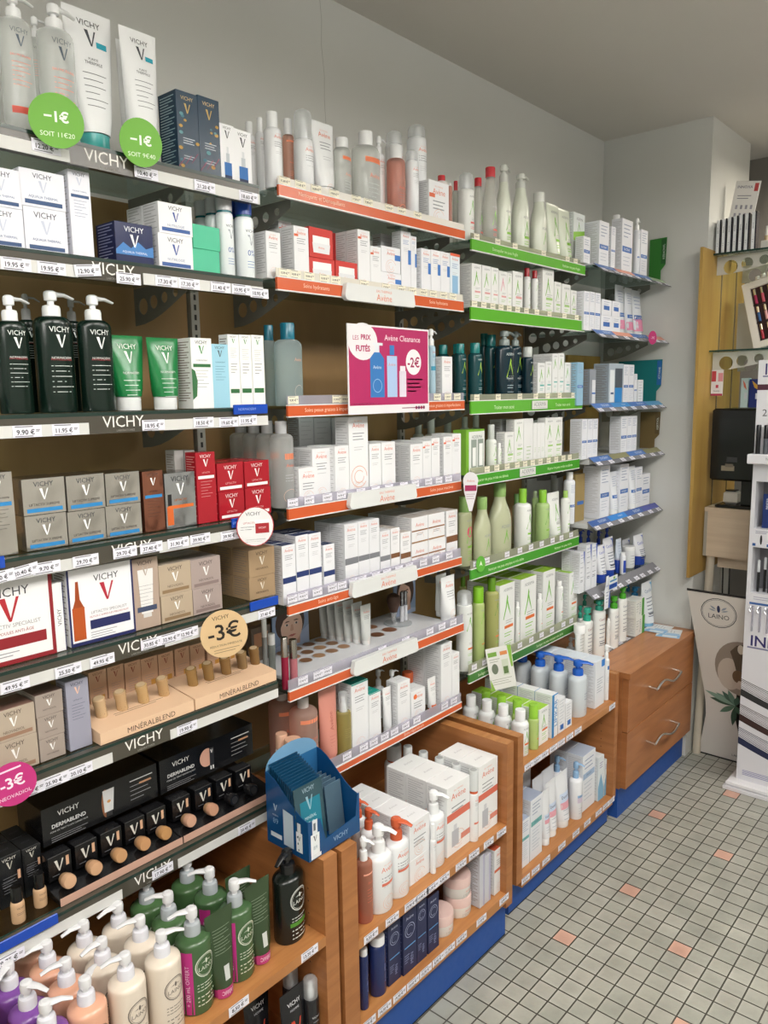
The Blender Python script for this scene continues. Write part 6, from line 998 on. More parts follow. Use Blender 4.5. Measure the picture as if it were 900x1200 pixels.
def shelf(code, z, y0, y1, x1, label, br, solid=None):
    t = thing('glass_shelf' if not solid else 'metal_shelf', label, 'shelf', (.03, (y0 + y1) / 2, z)); h = (y1 - y0) / 2
    m1 = MB()
    if solid: m1.box(0, x1 - .03, -h, h, -.02, -.0008, solid)
    else:
        m1.box(0, x1 - .034, -h + .002, h - .002, -.0068, -.0008, M_glass); m1.box(x1 - .0338, x1 - .031, -h + .001, h - .001, -.0069, -.0006, M_gedge)
    m1.build('shelf_panel', t)
    for y in br: obj('bracket', bracket_mesh(), t, (-.0, y - (y0 + y1) / 2, -.008 if not solid else -.021))
    return t
def price_tag(x, y, z, w, h, text, code, tilt=0.0, rz=0.0, col='e9e8f2', grp=None):
    key = ('tag', round(w, 4), round(h, 4), text, col)
    def f():
        m1 = MB(); m1.box(0, .0005, -w / 2, w / 2, -h / 2, h / 2, 'p:' + col)
        m1.deco([('T', text, -.06, -.02, .62, '26262c', h / w * .5, .02), ('L', -.42, .2, h / w * .40, 1, 1, .03, '55555c'), ('L', .3, .44, h / w * .12, 2, .05, .03, '77777c'), ('L', -.42, .2, -h / w * .40, 1, 1, .03, '77777c')], lambda u, v, e: (.0005 + e, u, v), w)
        o = m1.build('price_tag'); me = o.data; bpy.data.objects.remove(o); return me
    me = mesh_of(key, f); o = obj('price_tag', me, None, (x, y, z)); o.rotation_euler = (rz, -tilt, 0); o['category'] = 'price tag'
    ENT.append((o, 'price tag reading ' + text if text.strip() else 'blank price tag', code, y, 0)); return o
WH = 'p:d3d3d0'
for code, z, strips, fr in VS:
    t = shelf(code, z, -1.415, -.742, .272, ORD[int(code[1])].replace('seventh', 'lowest').replace('first', 'top') + ' glass shelf with dark grey front lip', (-.872, -1.36) if code != 'V7' else ())
    yc = -1.0785; m1 = MB(); m1.box(.242, .2545, -1.415 - yc, -.742 - yc, -.037, -.001, 'g:4c483f'); m1.box(.2545, .2552, -1.415 - yc, -.742 - yc, -.0068, -.0012, 'g:22362f')
    m1.deco([('T', 'VICHY', -1.067 - yc, -.0175, .088, 'e8e6e0', .019), ('T', 'LABORATOIRES', -1.064 - yc, -.0325, .066, '8d8a82', .0035)], lambda u, v, e: (.2546 + e, u, v), 1)
    m1.build('front_lip', t)
    for a, b in strips:
        m1 = MB(); m1.box(.2546, .2556, a - yc, b - yc, -.0365, -.0175, WH); m1.build('label_strip', t)
    for (y, s, dz, rz) in fr: price_tag(.2862 + .0007 * (int(y * 1000) % 3) + abs(rz) * .012, y, z - .027 + dz, .046, .0185, s, code, 0, rz)
for (y, z, x, w_, txt_, lb) in ((-.790, 1.497, .2885, .085, 'NORMADERM', 'blue plastic strip on third grey-edged shelf, right end'), (-.822, 1.275, .2885, .055, 'LIFTACTIV', 'short blue plastic strip on fourth grey-edged shelf, beside round card'), (-.775, 1.097, .2885, .075, '', 'blank blue plastic strip on fifth grey-edged shelf, right end'), (-1.335, 1.497, .2885, .09, '', 'blue plastic strip on third grey-edged shelf, left edge'),
    (-1.325, 1.275, .2885, .07, '', 'blue plastic strip on fourth grey-edged shelf, left edge'), (-1.335, .65, .2885, .16, '', 'blue plastic strip on lowest grey-edged shelf, left edge')):
    m1 = MB(); m1.box(0, .003, -w_ / 2, w_ / 2, -.013, .006, 'g:1b49b0', bev=.001)
    if txt_: m1.deco([('T', txt_, -.01, -.003, w_ * .55, '7f9fe0', .005)], lambda u, v, e: (.003 + e, u, v), 1)
    tag(m1.build('blue_label_holder', None, (x, y, z)), lb, 'label holder')
def lip(t, z, y0, y1, x, zs, zt, zb, col, strip, texts, edge='e8e8e6', bars=()):
    """price holder of a coloured shelf front; t is the shelf, everything local to it"""
    ox, oy, oz = t.location; m1 = MB()
    m1.box(x - .006 - ox, x - ox, y0 - oy, y1 - oy, zb - oz, zt - oz, 'g:' + col); m1.box(x - .007 - ox, x + .0008 - ox, y0 - oy, y1 - oy, zb - .0025 - oz, zb - oz, 'g:' + edge)
    m1.box(x - .007 - ox, x + .0006 - ox, y0 - oy, y1 - oy, zt - oz, zt + .0022 - oz, 'g:' + edge)
    for s, y, w_, zz, c_ in texts: m1.deco([('T', s, y - oy, zz - oz, w_, c_, .011)], lambda u, v, e: (x - ox + e, u, v), 1)
    for a, b, c_ in bars: m1.deco([('R', a - oy, zb - oz, b - oy, zt - oz, c_)], lambda u, v, e: (x - ox + e * .3, u, v), 1)
    m1.build('price_rail', t)
    m1 = MB(); m1.box(x - .004 - ox, x - .003 - ox, y0 - oy, y1 - oy, zt + .0022 - oz, zs - oz, strip); m1.build('clear_label_strip', t)
for code, z, y0, y1, x, zs, zt, zb, col, strip, texts, tags in COL:
    side = 'orange' if code[0] == 'A' else 'green'
    t = shelf(code, z, y0, y1, x - .008, {'1': 'top', '2': 'second', '3': 'third', '4': 'fourth', '5': 'fifth', '6': 'sixth' if side == 'orange' else 'lowest', '7': 'lowest'}[code[1]] + ' glass shelf with %s front edge' % side, (y0 + .07, y1 - .012) if code != 'A7' else ())
    lip(t, z, y0, y1, x, zs, zt, zb, col, strip, texts)
    for y, s in tags: price_tag(x - .0024, y, (zt + zs) / 2 + .001, .030 if side == 'orange' else .026, min(.017, zs - zt + .002), s, code, 0, random.uniform(-.03, .03), 'e6e4ee' if code not in ('A1', 'A2', 'A3', 'G1', 'G2', 'G3', 'G4') else 'e9e4cf')
for code, zc, ordn in (('A2', 1.7475, 'second'), ('A4', 1.273, 'fourth'), ('A5', 1.060, 'fifth'), ('A6', .866, 'sixth')):
    m1 = MB(); n = 8; w_, h_ = .125, .019; pts = []
    for cx_, cz, a0 in ((w_ - .008, -h_ + .008, -90), (w_ - .008, h_ - .003, 0), (-w_ + .008, h_ - .003, 90), (-w_ + .012, -h_ + .012, 180)):
        r = .003 if a0 in (0, 90) else (.008 if a0 == -90 else .012)
        for i in range(n + 1): t = math.radians(a0 + 90 * i / n); pts.append((cx_ + r * math.cos(t), cz + r * math.sin(t)))
    N = len(pts); m1.add([(0, a, b) for a, b in pts] + [(.012, a, b) for a, b in pts], [tuple(range(N))[::-1], tuple(range(N, 2 * N))] + [(i, (i + 1) % N, N + (i + 1) % N, N + i) for i in range(N)], 'g:dfe1e0')
    m1.deco([('T', 'EAU THERMALE', .008, .009, .07, 'd97a5a', .0055), ('T', 'Avène', .008, -.005, .055, 'd97a5a', .017)], lambda u, v, e: (.012 + e, u, v), 1)
    tag(m1.build('brand_plaque', None, (.2635, -.369, zc + .0), 0), 'white rounded brand plaque fixed to the %s orange-edged shelf' % ordn, 'plaque')
m1 = MB(); m1.box(0, .002, -.047, .047, -.013, .013, 'p:dfe0dc'); m1.deco([('T', 'ADERMA', 0, .002, .08, '85898b', .013), ('L', -.04, .04, -.009, 1, 1, .0012, '9a9da0')], lambda u, v, e: (.002 + e, u, v), 1)
tag(m1.build('brand_plaque', None, (.2565, .404, 1.478)), 'pale brand plate on the third green-edged shelf', 'plaque')
m1 = MB(); m1.box(0, .002, -.047, .047, -.012, .012, 'p:dfe0dc'); m1.deco([('T', 'ADERMA', 0, .002, .08, '85898b', .013), ('L', -.04, .04, -.009, 1, 1, .0012, '9a9da0')], lambda u, v, e: (.002 + e, u, v), 1)
tag(m1.build('brand_plaque', None, (.2565, .335, 1.272)), 'pale brand plate on the fourth green-edged shelf', 'plaque')
# far bay: sloping label boards
FB = [('B1', 1.94, ('4a74b8', 'dd9a86', '4a74b8', 'a9bf9f'), None), ('B2', 1.722, ('4a74b8', 'dd9a86', '4a74b8', 'dd9a86'), None), ('B3', 1.47, ('4a74b8', '3d8fd0', '4a74b8', '4a8fbb'), None), ('B4', 1.283, ('4a74b8', '8a8862', '4a74b8', '8a8862'), 'g:cfd1d2'), ('B5', 1.055, ('3f63a8', '2f86d8', '3f63a8', '5058a5'), 'g:cfd1d2'), ('B6', .805, (None,) * 4, None)]
for code, z, segs, solid in FB:
    t = shelf(code, z, .73, 1.338, .268, {'1': 'top', '2': 'second', '3': 'third', '4': 'fourth', '5': 'fifth', '6': 'lowest'}[code[1]] + (' pale metal' if solid else ' glass') + ' shelf in the farthest bay', (.79, 1.325), solid)
    ox, oy, oz = t.location; L_ = .046; A = math.radians(38)   # board slopes down and outwards
    fx = lambda s, e: (.266 - ox + s * math.sin(PI / 2 - A) + e * math.sin(A), z + .004 - oz - s * math.cos(PI / 2 - A) + e * math.cos(A))
    m1 = MB(); Y0, Y1 = .73 - oy, 1.335 - oy
    a0 = fx(0, 0); a1 = fx(L_, 0); b0 = fx(0, .0015); b1 = fx(L_, .0015)
    m1.add([(a0[0], Y0, a0[1]), (a0[0], Y1, a0[1]), (a1[0], Y1, a1[1]), (a1[0], Y0, a1[1]), (b0[0], Y0, b0[1]), (b0[0], Y1, b0[1]), (b1[0], Y1, b1[1]), (b1[0], Y0, b1[1])],
           [(0, 1, 2, 3), (7, 6, 5, 4), (0, 4, 5, 1), (1, 5, 6, 2), (2, 6, 7, 3), (3, 7, 4, 0)], 'g:83838a'); m1.build('price_rail', t)
    dfn = lambda u, v, e: ((fx(v, .0018 + e))[0], u, (fx(v, .0018 + e))[1])
    W4 = (Y1 - Y0) / 4
    for k, c_ in enumerate(segs):
        if not c_: continue
        m2 = MB(); y_ = Y0 + W4 * k; m2.add([dfn(y_ + .001, .001, 0), dfn(y_ + W4 - .001, .001, 0), dfn(y_ + W4 - .001, .026, 0), dfn(y_ + .001, .026, 0)], [(3, 2, 1, 0)], 'p:' + c_)
        if k % 2 == 0 or c_ in ('3d8fd0', '2f86d8'): m2.deco([('T', 'DUCRAY' if k % 2 == 0 else 'ictyane', y_ + W4 * .66, -.013, W4 * .42, 'dfe8f6', .011)], lambda u, v, e: dfn(u, -v, e), 1)
        m2.build('range_label', t)
    nt_ = 7 if code != 'B6' else 9
    for k in range(nt_):
        yy = .76 + k * (.55 / (nt_ - 1)) + .006 * ((k * 7) % 3 - 1); s = .036; px_, pz_ = fx(s, .0028)
        price_tag(px_ + ox, yy, pz_ + oz, .034, .0165, ('%d,%d0 €' % (9 + (k * 5 + int(z * 10)) % 9, (k * 3) % 10)), code, PI / 2 - A)
for nm, z, h, x0, col, lb, tx in (('G', 1.94, .165, .215, '2e7a2a', 'green divider card closing the top blue-tagged shelf', 'KERACNYL'), ('T', 1.47, .168, .10, '0e7376', 'teal divider card closing the third blue-tagged shelf', 'ICTYANE'), ('B', 1.283, .148, .20, '6b5a35', 'brown divider card closing the fourth blue-tagged shelf', 'KERTYOL')):
    m1 = MB(); pts = [(x0, 0), (.262, 0), (.262, h * .25), (.280, h * .38), (.283, h), (x0, h * .985)]
    N = 6; m1.add([(a, 0, b) for a, b in pts] + [(a, .0015, b) for a, b in pts], [tuple(range(N)), tuple(range(N, 2 * N))[::-1]] + [(i, N + i, N + (i + 1) % N, (i + 1) % N) for i in range(N)], 'p:' + col)
    m1.deco([('R', .262, h * .4, .281, h * .97, '1d5a24' if nm == 'G' else '1d62a8' if nm == 'T' else '57482a'), ('V', tx, .2725, h * .68, h * .45, 'dfeadf', .008)], lambda u, v, e: (u, -e, v), 1)
    tag(m1.build('divider_card', None, (0, 1.322, z + .0005)), lb, 'divider card')

# ------------------------------------------------------------------ low wooden units
def unit(nm, label, y0, y1, x1, ztop, zsh, zdk, px_, tl, tr):
    t = thing('wooden_shelf_unit', label, 'shelf unit', (.02, (y0 + y1) / 2, 0)); oy = (y0 + y1) / 2; X = x1 - .02
    for a, b in ((y0, y0 + tl), (y1 - tr, y1)):
        m1 = MB(); m1.box(0, X, a - oy, b - oy, .105, ztop, M_beech, top=M_beechh)
        for k in range(12):
            z = .2 + k * .028
            for xx in (X - .05,): m1.box(xx, xx + .003, (b if a == y0 else a) - oy - .0003, (b if a == y0 else a) - oy + .0003, z, z + .003, 'p:3a2416')
        m1.build('side_panel', t)
    a, b = y0 + tl - oy, y1 - tr - oy
    m1 = MB(); m1.box(0, .012, a, b, .105, ztop - .02, M_beech); m1.build('back_panel', t)
    m1 = MB(); m1.box(.0125, X, a, b, zsh - .022, zsh - .0008, M_beechh); m1.build('shelf_board', t)
    m1 = MB(); m1.box(.0125, X, a, b, zdk - .028, zdk - .0008, M_beechh); m1.build('bottom_board', t)
    m1 = MB(); m1.box(.02, px_ - .02, y0 - oy + .001, y1 - oy - .004, .0005, zdk - .0285 if zdk < .14 else .122, M_blue); m1.box(px_ - .02, px_ - .0195, y0 - oy + .001, y1 - oy - .004, .0005, .004, 'p:15181c'); m1.build('plinth', t)
    return t
unit('u0', 'wooden low unit bottom left holding pump bottles', -1.43, -.752, .46, .590, .424, .150, .44, .035, .038)
unit('u1', 'wooden low unit nearest the tiled floor, white and navy stock', -.738, -.066, .46, .585, .355, .150, .44, .046, .032)
unit('u2', 'wooden low unit in the middle, beside the drawer cabinet', .006, .668, .43, .560, .463, .112, .403, .030, .024)
t = thing('drawer_cabinet', 'two-drawer wooden cabinet against the back wall', 'cabinet', (.02, 1.02, 0))
m1 = MB(); m1.box(0, .408, -.318, .318, .115, .528, M_drawer); m1.build('body', t)
m1 = MB(); m1.box(-.015, .437, -.322, .322, .5285, .5500, M_drawer, top=wood('cabinet_top_wood', 'a96c3e', 'c08150', sc=(30, 3, 3), rough=.3)); m1.build('cabinet_top', t)
m1 = MB(); m1.box(.02, .401, -.314, .318, .0005, .1145, M_blue); m1.build('plinth', t)
for z0, z1, zh in ((.3315, .526, .447), (.120, .3285, .236)):
    m1 = MB(); m1.box(.4085, .430, -.315, .318, z0, z1, M_drawer, bev=.0012); d = m1.build('drawer', t)
    m1 = MB(); p = []
    for k in range(17):
        u = k / 16; p.append((.462, -.141 + .234 * u, zh + .015 * math.sin(2 * PI * u) * (1 if 0 < u < 1 else 0) + .0))
    m1.tube(p, [.0056] * 17, 'm:e3e3e0', 10, .8)
    for k in (0, 16): m1.tube([(.4305, p[k][1], p[k][2] + .004), (.464, p[k][1], p[k][2])], .0048, 'm:e3e3e0', 8)
    m1.build('handle', d)
# price strips on the low units
m1 = MB(); m1.box(.272, .300, .86, 1.30, .5503, .5508, 'p:6d6460'); tag(m1.build('tag_rail'), 'flat grey tag strip lying on the drawer cabinet top', 'label strip')
for k, y in enumerate((.885, .945, .99, 1.06, 1.13, 1.20)):
    o = price_tag(.286, y, .5515, .036, .017, '%d,90 €' % (11 + k), 'B7', PI / 2 - .001)
for code, x, z, ys in UT:
    for k, y in enumerate(ys): price_tag(x + .0003, y, z - .0105, .046, .019, '%d,%d0 €' % (6 + (k * 5 + len(code)) % 14, (k * 7 + 5) % 10), code, 0, random.uniform(-.02, .02))

# ------------------------------------------------------------------ the stock
for it in ITEMS: place(*it)
for y, z, ds in ((-.330, .1495, 'pink lidded jar standing alone'), (-.240, .1495, 'pink lidded jar, lower of two'), (-.243, .2060, 'pink lidded jar, upper of two')):
    place('U1b', 'jar', .403 if y < -.3 else .396, y, z, .076, .076, .056, .030, 'u_jar', ds, 1, None, {})
# pump bottles bottom left
def lat(x, y, st, ds, na, pump='dcdcde', cap='dcdce2', h=.193, sh=.150, w=.062, col='dddde4'):
    place('L0', 'pump', x, y, .424, w, w * .96, h, sh, st, ds, 1, None, {'na': na, 'pump': pump, 'collar': col, 'rz': 8})
for k, (x, na) in enumerate(((.418, 60), (.355, 20), (.290, -60))): lat(x, -1.342, 'l_purple', ('purple pump bottle in front', 'purple pump bottle in the middle', 'purple pump bottle at the back')[k], na)
for k, (x, na) in enumerate(((.418, 120), (.355, -110), (.290, -110), (.227, -100))): lat(x, -1.278, 'l_peach', ('peach pump bottle in front', 'second peach pump bottle from front', 'third peach pump bottle from front', 'peach pump bottle farthest back')[k], na)
for x, y, na, ds in ((.418, -1.208, -115, 'cream pump bottle in front, left of two'), (.355, -1.214, -95, 'cream pump bottle in middle, left of two'), (.291, -1.212, -105, 'cream pump bottle at back, left of two'), (.418, -1.139, 60, 'cream pump bottle in front, right of two'), (.355, -1.141, -120, 'cream pump bottle in middle, right of two'), (.291, -1.146, -100, 'cream pump bottle at back, right of two')):
    lat(x, y, 'l_cream', ds, na)
GC = 'aab0b4'
for x, y, na, st, ds in ((.405, -1.068, -125, 'l_greenpink', 'green pump bottle nearest the cream ones'), (.335, -1.070, -140, 'l_green', 'green pump bottle behind the front one'), (.400, -.968, 50, 'l_greenpink', 'green pump bottle with magenta gift band'), (.333, -.975, -140, 'l_greenpink', 'green pump bottle behind the banded one'), (.268, -.982, -120, 'l_green', 'green pump bottle farthest back'), (.262, -1.070, -120, 'l_green', 'green pump bottle in back corner')):
    lat(x, y, st, ds, na, w=.066, sh=.143, col=GC)
place('L0', 'pump', .400, -.834, .424, .072, .058, .190, .142, 'l_black', 'black green pump bottle standing alone', 1, None, {'na': -80, 'pump': '1b1b1c', 'collar': '1b1b1c', 'rz': 10})
for x, y, ds in ((.418, -1.020, 'dark green tube between green pump bottles'), (.405, -.918, 'dark green tube right of banded pump bottle'), (.352, -.922, 'dark green tube behind, right of bottles')):
    place('L0', 'tube', x, y, .424, .062, .040, .165, .018, 'l_offert', ds, 1, None, {'rz': 0})
place('L1', 'tube', .42, -.852, .150, .066, .042, .172, .02, 'h_tube', 'black tube with red V', 1, None, {})
place('L1', 'tube', .37, -.905, .150, .066, .042, .172, .02, 'h_tube', 'black tube behind, partly hidden', 1, None, {})
place('L1', 'over', .425, -.805, .150, .034, .034, .172, .128, 'h_can', 'black can with clear cap by unit side', 1, None, {})
place('L1', 'over', .375, -.815, .150, .036, .036, .178, .135, 'h_can', 'black can in second row', 1, None, {})
place('L1', 'over', .425, -.908, .150, .036, .036, .115, .075, 'h_can', 'short black can left of tube', 1, None, {})

# ------------------------------------------------------------------ tester displays on the grey-edged shelves
for k, (y0, y1, lb) in enumerate(((-1.150, -.953, 'left peach tester tray with four tilted pots'), (-.950, -.742, 'right peach tester tray with five tilted pots'))):
    t = thing('tester_tray', lb, 'tester display', (.16, (y0 + y1) / 2, .9155)); h = (y1 - y0) / 2; m1 = MB()
    X, zf, zb = .121, .022, .036
    m1.add([(0, -h, 0), (X, -h, 0), (X, h, 0), (0, h, 0), (0, -h, zb), (X, -h, zf), (X, h, zf), (0, h, zb)], [(3, 2, 1, 0), (0, 1, 5, 4), (1, 2, 6, 5), (2, 3, 7, 6), (3, 0, 4, 7), (4, 5, 6, 7)], 'p:e3c09f')
    m1.deco([('T', 'MINÉRALBLEND', .005, .011, .118, '4a2620', .0125)], lambda u, v, e: (X + e, u, v), 1)
    m1.deco([('L', -.045, .06, -.014, 2, .006, .0015, '7a6250')], lambda u, v, e: (X * .5 - v, u, zb + (zf - zb) * (.5 - v / X) + e), 1)
    m1.build('tray', t)
for k, y in enumerate((-1.114, -1.072, -1.027, -.982, -.914, -.874, -.830, -.787, -.752)):
    t = thing('tester_pot', ('shade tester pot, %s from left, on left peach tray' % ORD[k + 1]) if k < 4 else ('shade tester pot, %s from left, on right peach tray' % ORD[k - 3]), 'tester', (.225, y, .9435), 0, 'foundation testers on the peach trays'); t.rotation_euler = (.18, .10, 0)
    c_ = ('c9ab84', 'bf9f76', 'bd9c6c', 'b9966a', '9c7a48', '977646', '8f6d40', '8a6f4a', '84643a')[k]; m1 = MB(); m1.rings([(.0105, .0105, 0), (.0105, .0105, .026)], 'g:' + c_, 20); m1.deco([('L', -.007, .006, .020, 4, .004, .0012, '6a5234')], curvefn(.0105, .0105), 1); m1.build('pot', t)
    m1 = MB(); m1.rings([(.0112, .0112, .026), (.0112, .0112, .037), (.0095, .0095, .0385)], 'g:' + c_, 20); m1.rings([(.008, .008, .0386), (.008, .008, .0388)], 'g:cfb592', 16); m1.build('pot_lid', t)
for k, (y0, y1, lb) in enumerate(((-1.240, -.991, 'left black foundation tester display with header panel'), (-.988, -.745, 'right black foundation tester display with header panel'))):
    t = thing('tester_display', lb, 'tester display', (.10, (y0 + y1) / 2, .6505)); h = (y1 - y0) / 2; oy = (y0 + y1) / 2
    m1 = MB(); m1.add([(0, -h, 0), (.172, -h, 0), (.172, h, 0), (0, h, 0), (0, -h, .035), (.172, -h, .008), (.172, h, .008), (0, h, .035)], [(3, 2, 1, 0), (0, 1, 5, 4), (1, 2, 6, 5), (2, 3, 7, 6), (3, 0, 4, 7), (4, 5, 6, 7)], 'g:151517')
    m1.box(.172, .1735, -h, h, .0, .014, 'p:c79f8d'); m1.build('tray', t)
    a0, a1 = (-1.203, -.941) if k == 0 else (-.938, -.752); m1 = MB(); x0 = .098
    a0, a1 = a0 - oy, a1 - oy
    if k == 0: a0, a1 = -h + .012, h - .002
    else: a0, a1 = -h + .002, h - .002
    m1.box(0, x0, a0, a1, .075, .146, 'g:141416')
    m = (a0 + a1) / 2
    pr = [('T', 'VICHY', a0 + .05, .128, .045, 'd9d9d6', .010), ('T', 'DERMABLEND', a0 + .05, .107, .072, 'cfcfce', .0075, .02), ('T', 'FOND DE TEINT FLUIDE CORRECTEUR' if k == 0 else 'FOND DE TEINT RESURFAÇANT', a0 + .05, .097, .072, 'b9b9b8', .0042), ('L', a0 + .015, a0 + .085, .086, 3, .004, .0009, '8a8a8c'), ('L', a1 - .06, a1 - .01, .130, 1, .004, .002, 'c9c9c8'), ('L', a1 - .06, a1 - .012, .119, 4, .009, .001, '9a9a9c'), ('R', a1 - .04, .118, a1 - .014, .122, 'b98a68')]
    if k == 0: pr += [('D', m + .005, .108, .008, .028, '8a5a3c'), ('P', [(m + .002, .09), (m + .020, .09), (m + .024, .134), (m + .0, .134)], 'cfcfcf'), ('R', m + .005, .08, m + .018, .09, '2a2a2c'), ('D', m + .012, .11, .004, .003, 'c08a50')]
    else: pr += [('D', m - .005, .112, .018, .020, 'c99a86'), ('R', m + .002, .09, m + .013, .130, '1d2026'), ('R', m + .003, .082, m + .006, .09, 'e3e3e3'), ('R', m + .009, .082, m + .012, .09, 'e3e3e3')] + glyV(m + .0075, .122, .008, 'e8e8e8')
    m1.deco(pr, lambda u, v, e: (x0 + e, u, v), 1); m1.build('header_panel', t)
BX = (-1.215, -1.165, -1.115, -1.065, -1.018, -.960, -.905, -.852, -.800)
for k, y in enumerate(BX):
    side = 'left' if k < 5 else 'right'; j = k + 1 if k < 5 else k - 4
    m1 = MB(); m1.box(-.028, 0, -.021, .021, 0, .046, 'g:121214', bev=.0008); m1.deco(glyV(-.002, .026, .021, 'cfccc2') + [('R', .011, .020, .0165, .038, 'd3a888'), ('L', -.015, -.002, .009, 1, 1, .001, '77777a')], lambda u, v, e: (e, u, v), 1)
    o = m1.build('tester_carton', None, (.228, y, .6735), 0); tag(o, 'small black carton with V, %s from left, in %s tester display' % (ORD[j], side), 'carton', 'small black cartons in the tester displays')
    dark = k >= 7; c_ = ('cda482', 'c99d78', 'c29468', 'c08f63', 'b98a58', 'c79a80', 'c09074', '1b1b1d', '1b1b1d')[k]
    t = thing('tester_bottle', ('black cap' if dark else 'beige') + ' lying tester bottle, %s from left, in %s tester display' % (ORD[j], side), 'tester', (.240, y + .001, .6765), 0, 'lying testers in the black displays'); t.rotation_euler = (0, math.radians(84), 0)
    m1 = MB(); m1.rings([(.0098, .0098, -.004), (.0112, .0112, .0), (.0112, .0112, .008)], 'g:' + ('b08a66' if not dark else '232325'), 20); m1.build('bottle', t)
    m1 = MB(); m1.rings([(.0125, .0125, .0082), (.0125, .0125, .018), (.0112, .0112, .0205)], 'g:' + c_, 24); m1.rings([(.0078, .0078, .0206), (.0078, .0078, .0208)], 'g:' + (c_ if not dark else '2c2c2e'), 20); m1.build('cap', t)

# ------------------------------------------------------------------ make-up tester plate with compacts, brush stand and portraits
t = thing('makeup_tester_plate', 'white tester plate with compacts on the sixth orange-edged shelf', 'tester display', (.148, -.36, .8665))
m1 = MB(); m1.box(-.105, .098, -.29, .31, 0, .0092, 'g:d9dade', bev=.002); m1.build('plate', t)
SP = []
for i, x in enumerate((.074, .116, .158)):
    for j, y in enumerate((-.540, -.495, -.450, -.406)): SP.append((x, y, .0178, ('8f6a4c', '9c7656', '7f5a3c', 'a5805f')[(i + j) % 4]))
SP += [(.160, -.278, .022, '6f4a34'), (.157, -.223, .023, '7a5038'), (.100, -.235, .020, '8c6448'), (.110, -.300, .018, '5f4436')]
for k, (x, y, r, c_) in enumerate(SP):
    m1 = MB(); m1.rings([(r, r, 0), (r, r, .0012)], 'g:c3c3c6', 24); m1.rings([(r * .88, r * .88, .0013), (r * .88, r * .88, .0016)], 'p:' + c_, 24)
    o = m1.build('powder_compact', None, (x, y, .8762)); o['category'] = 'make-up compact'; ENT.append((o, 'round brown powder compact sunk in white tester plate' if k < 12 else 'larger brown powder compact near brush stand', 'A6', y, 0))
t = thing('brush_stand', 'small round stand with make-up brush and wands', 'brush stand', (.135, -.160, .8762)); m1 = MB(); m1.rings([(.040, .040, 0), (.040, .040, .003), (.036, .036, .004)], 'c:dfe2e4', 32); m1.build('base', t)
t = thing('makeup_brush', 'brown powder brush standing upright on its round stand', 'brush', (.135, -.178, .8806)); m1 = MB(); m1.rings([(.006, .006, 0), (.008, .008, .03), (.011, .011, .034)], 'm:cfcfcf', 18); m1.build('ferrule', t)
m1 = MB(); m1.rings([(.010, .010, .034), (.016, .016, .05), (.020, .020, .068), (.017, .017, .080), (.008, .008, .086)], 'p:4a3226', 20); m1.build('bristles', t)
for k, y in enumerate((-.148, -.132)):
    t = thing('makeup_wand', ('left', 'right')[k] + ' silver make-up wand standing beside the brush', 'wand', (.140, y, .8806)); m1 = MB(); m1.rings([(.006, .006, 0), (.006, .006, .045)], 'g:cfd0d6', 14); m1.build('handle', t); m1 = MB(); m1.rings([(.0055, .0055, .0452), (.0055, .0055, .085)], 'm:a9aab0', 14); m1.build('cap', t)
def portrait(y0, y1, z0, z1, x, lb, fl):
    W_, H_ = y1 - y0, z1 - z0; a = H_ / W_; s = -1 if fl else 1
    m1 = MB(); m1.box(-.004, 0, y0, y1, 0, H_, 'p:8fa3c4'); Y = (y0 + y1) / 2
    pr = [('P', [(-.5, 0), (.5, 0), (.5, a * .45), (.1, a * .2), (-.5, a * .1)], 'a9b8d6'), ('D', -.02, a * .62, .40, .46 * a, '4a352c'), ('P', [(-.26, a * .10), (.24, a * .05), (.26, a * .4), (-.24, a * .4)], 'c99e8a'), ('D', .02, a * .50, .30, .40 * a, 'e3bda9'), ('P', [(-.30, a * .75), (-.2, a * .98), (.2, a * .99), (.36, a * .8), (.1, a * .86), (-.2, a * .70), (-.3, a * .5)], '4a352c'),
          ('D', -.11, a * .57, .055, .02, 'e3d9d3'), ('D', .15, a * .57, .055, .02, 'e3d9d3'), ('D', -.11, a * .57, .026, .022, '2f2a30'), ('D', .15, a * .57, .026, .022, '2f2a30'), ('P', [(-.18, a * .63), (-.04, a * .64), (-.04, a * .655), (-.12, a * .665)], '4a3026'), ('P', [(.08, a * .64), (.22, a * .63), (.16, a * .665), (.08, a * .655)], '4a3026'),
          ('P', [(.0, a * .56), (.05, a * .56), (.075, a * .42), (.02, a * .395), (-.03, a * .42)], 'cf9f8a'), ('P', [(-.09, a * .30), (.0, a * .325), (.03, a * .315), (.06, a * .325), (.14, a * .30), (.03, a * .265)], 'b8645e')]
    m1.deco(pr, lambda u, v, e: (e, Y + u * s, v), W_); tag(m1.build('portrait_panel', None, (x, 0, z0)), lb, 'picture panel')
portrait(-.555, -.43, .8765, .985, .055, 'left portrait panel of a woman behind the compacts', 0)
portrait(-.128, -.03, .8765, .990, .095, 'right portrait panel of a woman behind the brush stand', 1)
m1 = MB(); m1.box(0, .02, -.03, .03, 0, .085, 'c:c9b8a8'); m1.deco([('R', -.022, .035, .022, .07, 'b5805a')], lambda u, v, e: (.02 + e, u, v), 1); tag(m1.build('sample_block', None, (.05, -.605, .8765)), 'clear sample block with beige square at left portrait', 'display block')

for k, (x, y) in enumerate(((.188, -.353), (.163, -.360), (.138, -.366), (.112, -.371), (.087, -.375), (.062, -.379))):
    place('A6', 'tube', x, y, .8760, .037, .022, .106 + .003 * k, .012, 'a_graytube', ('pale grey tube in front of slanting row', 'pale grey tube second in slanting row', 'pale grey tube third in slanting row', 'pale grey tube fourth in slanting row', 'pale grey tube fifth in slanting row', 'pale grey tube at back of slanting row')[k], 1, None, {'rz': -4})
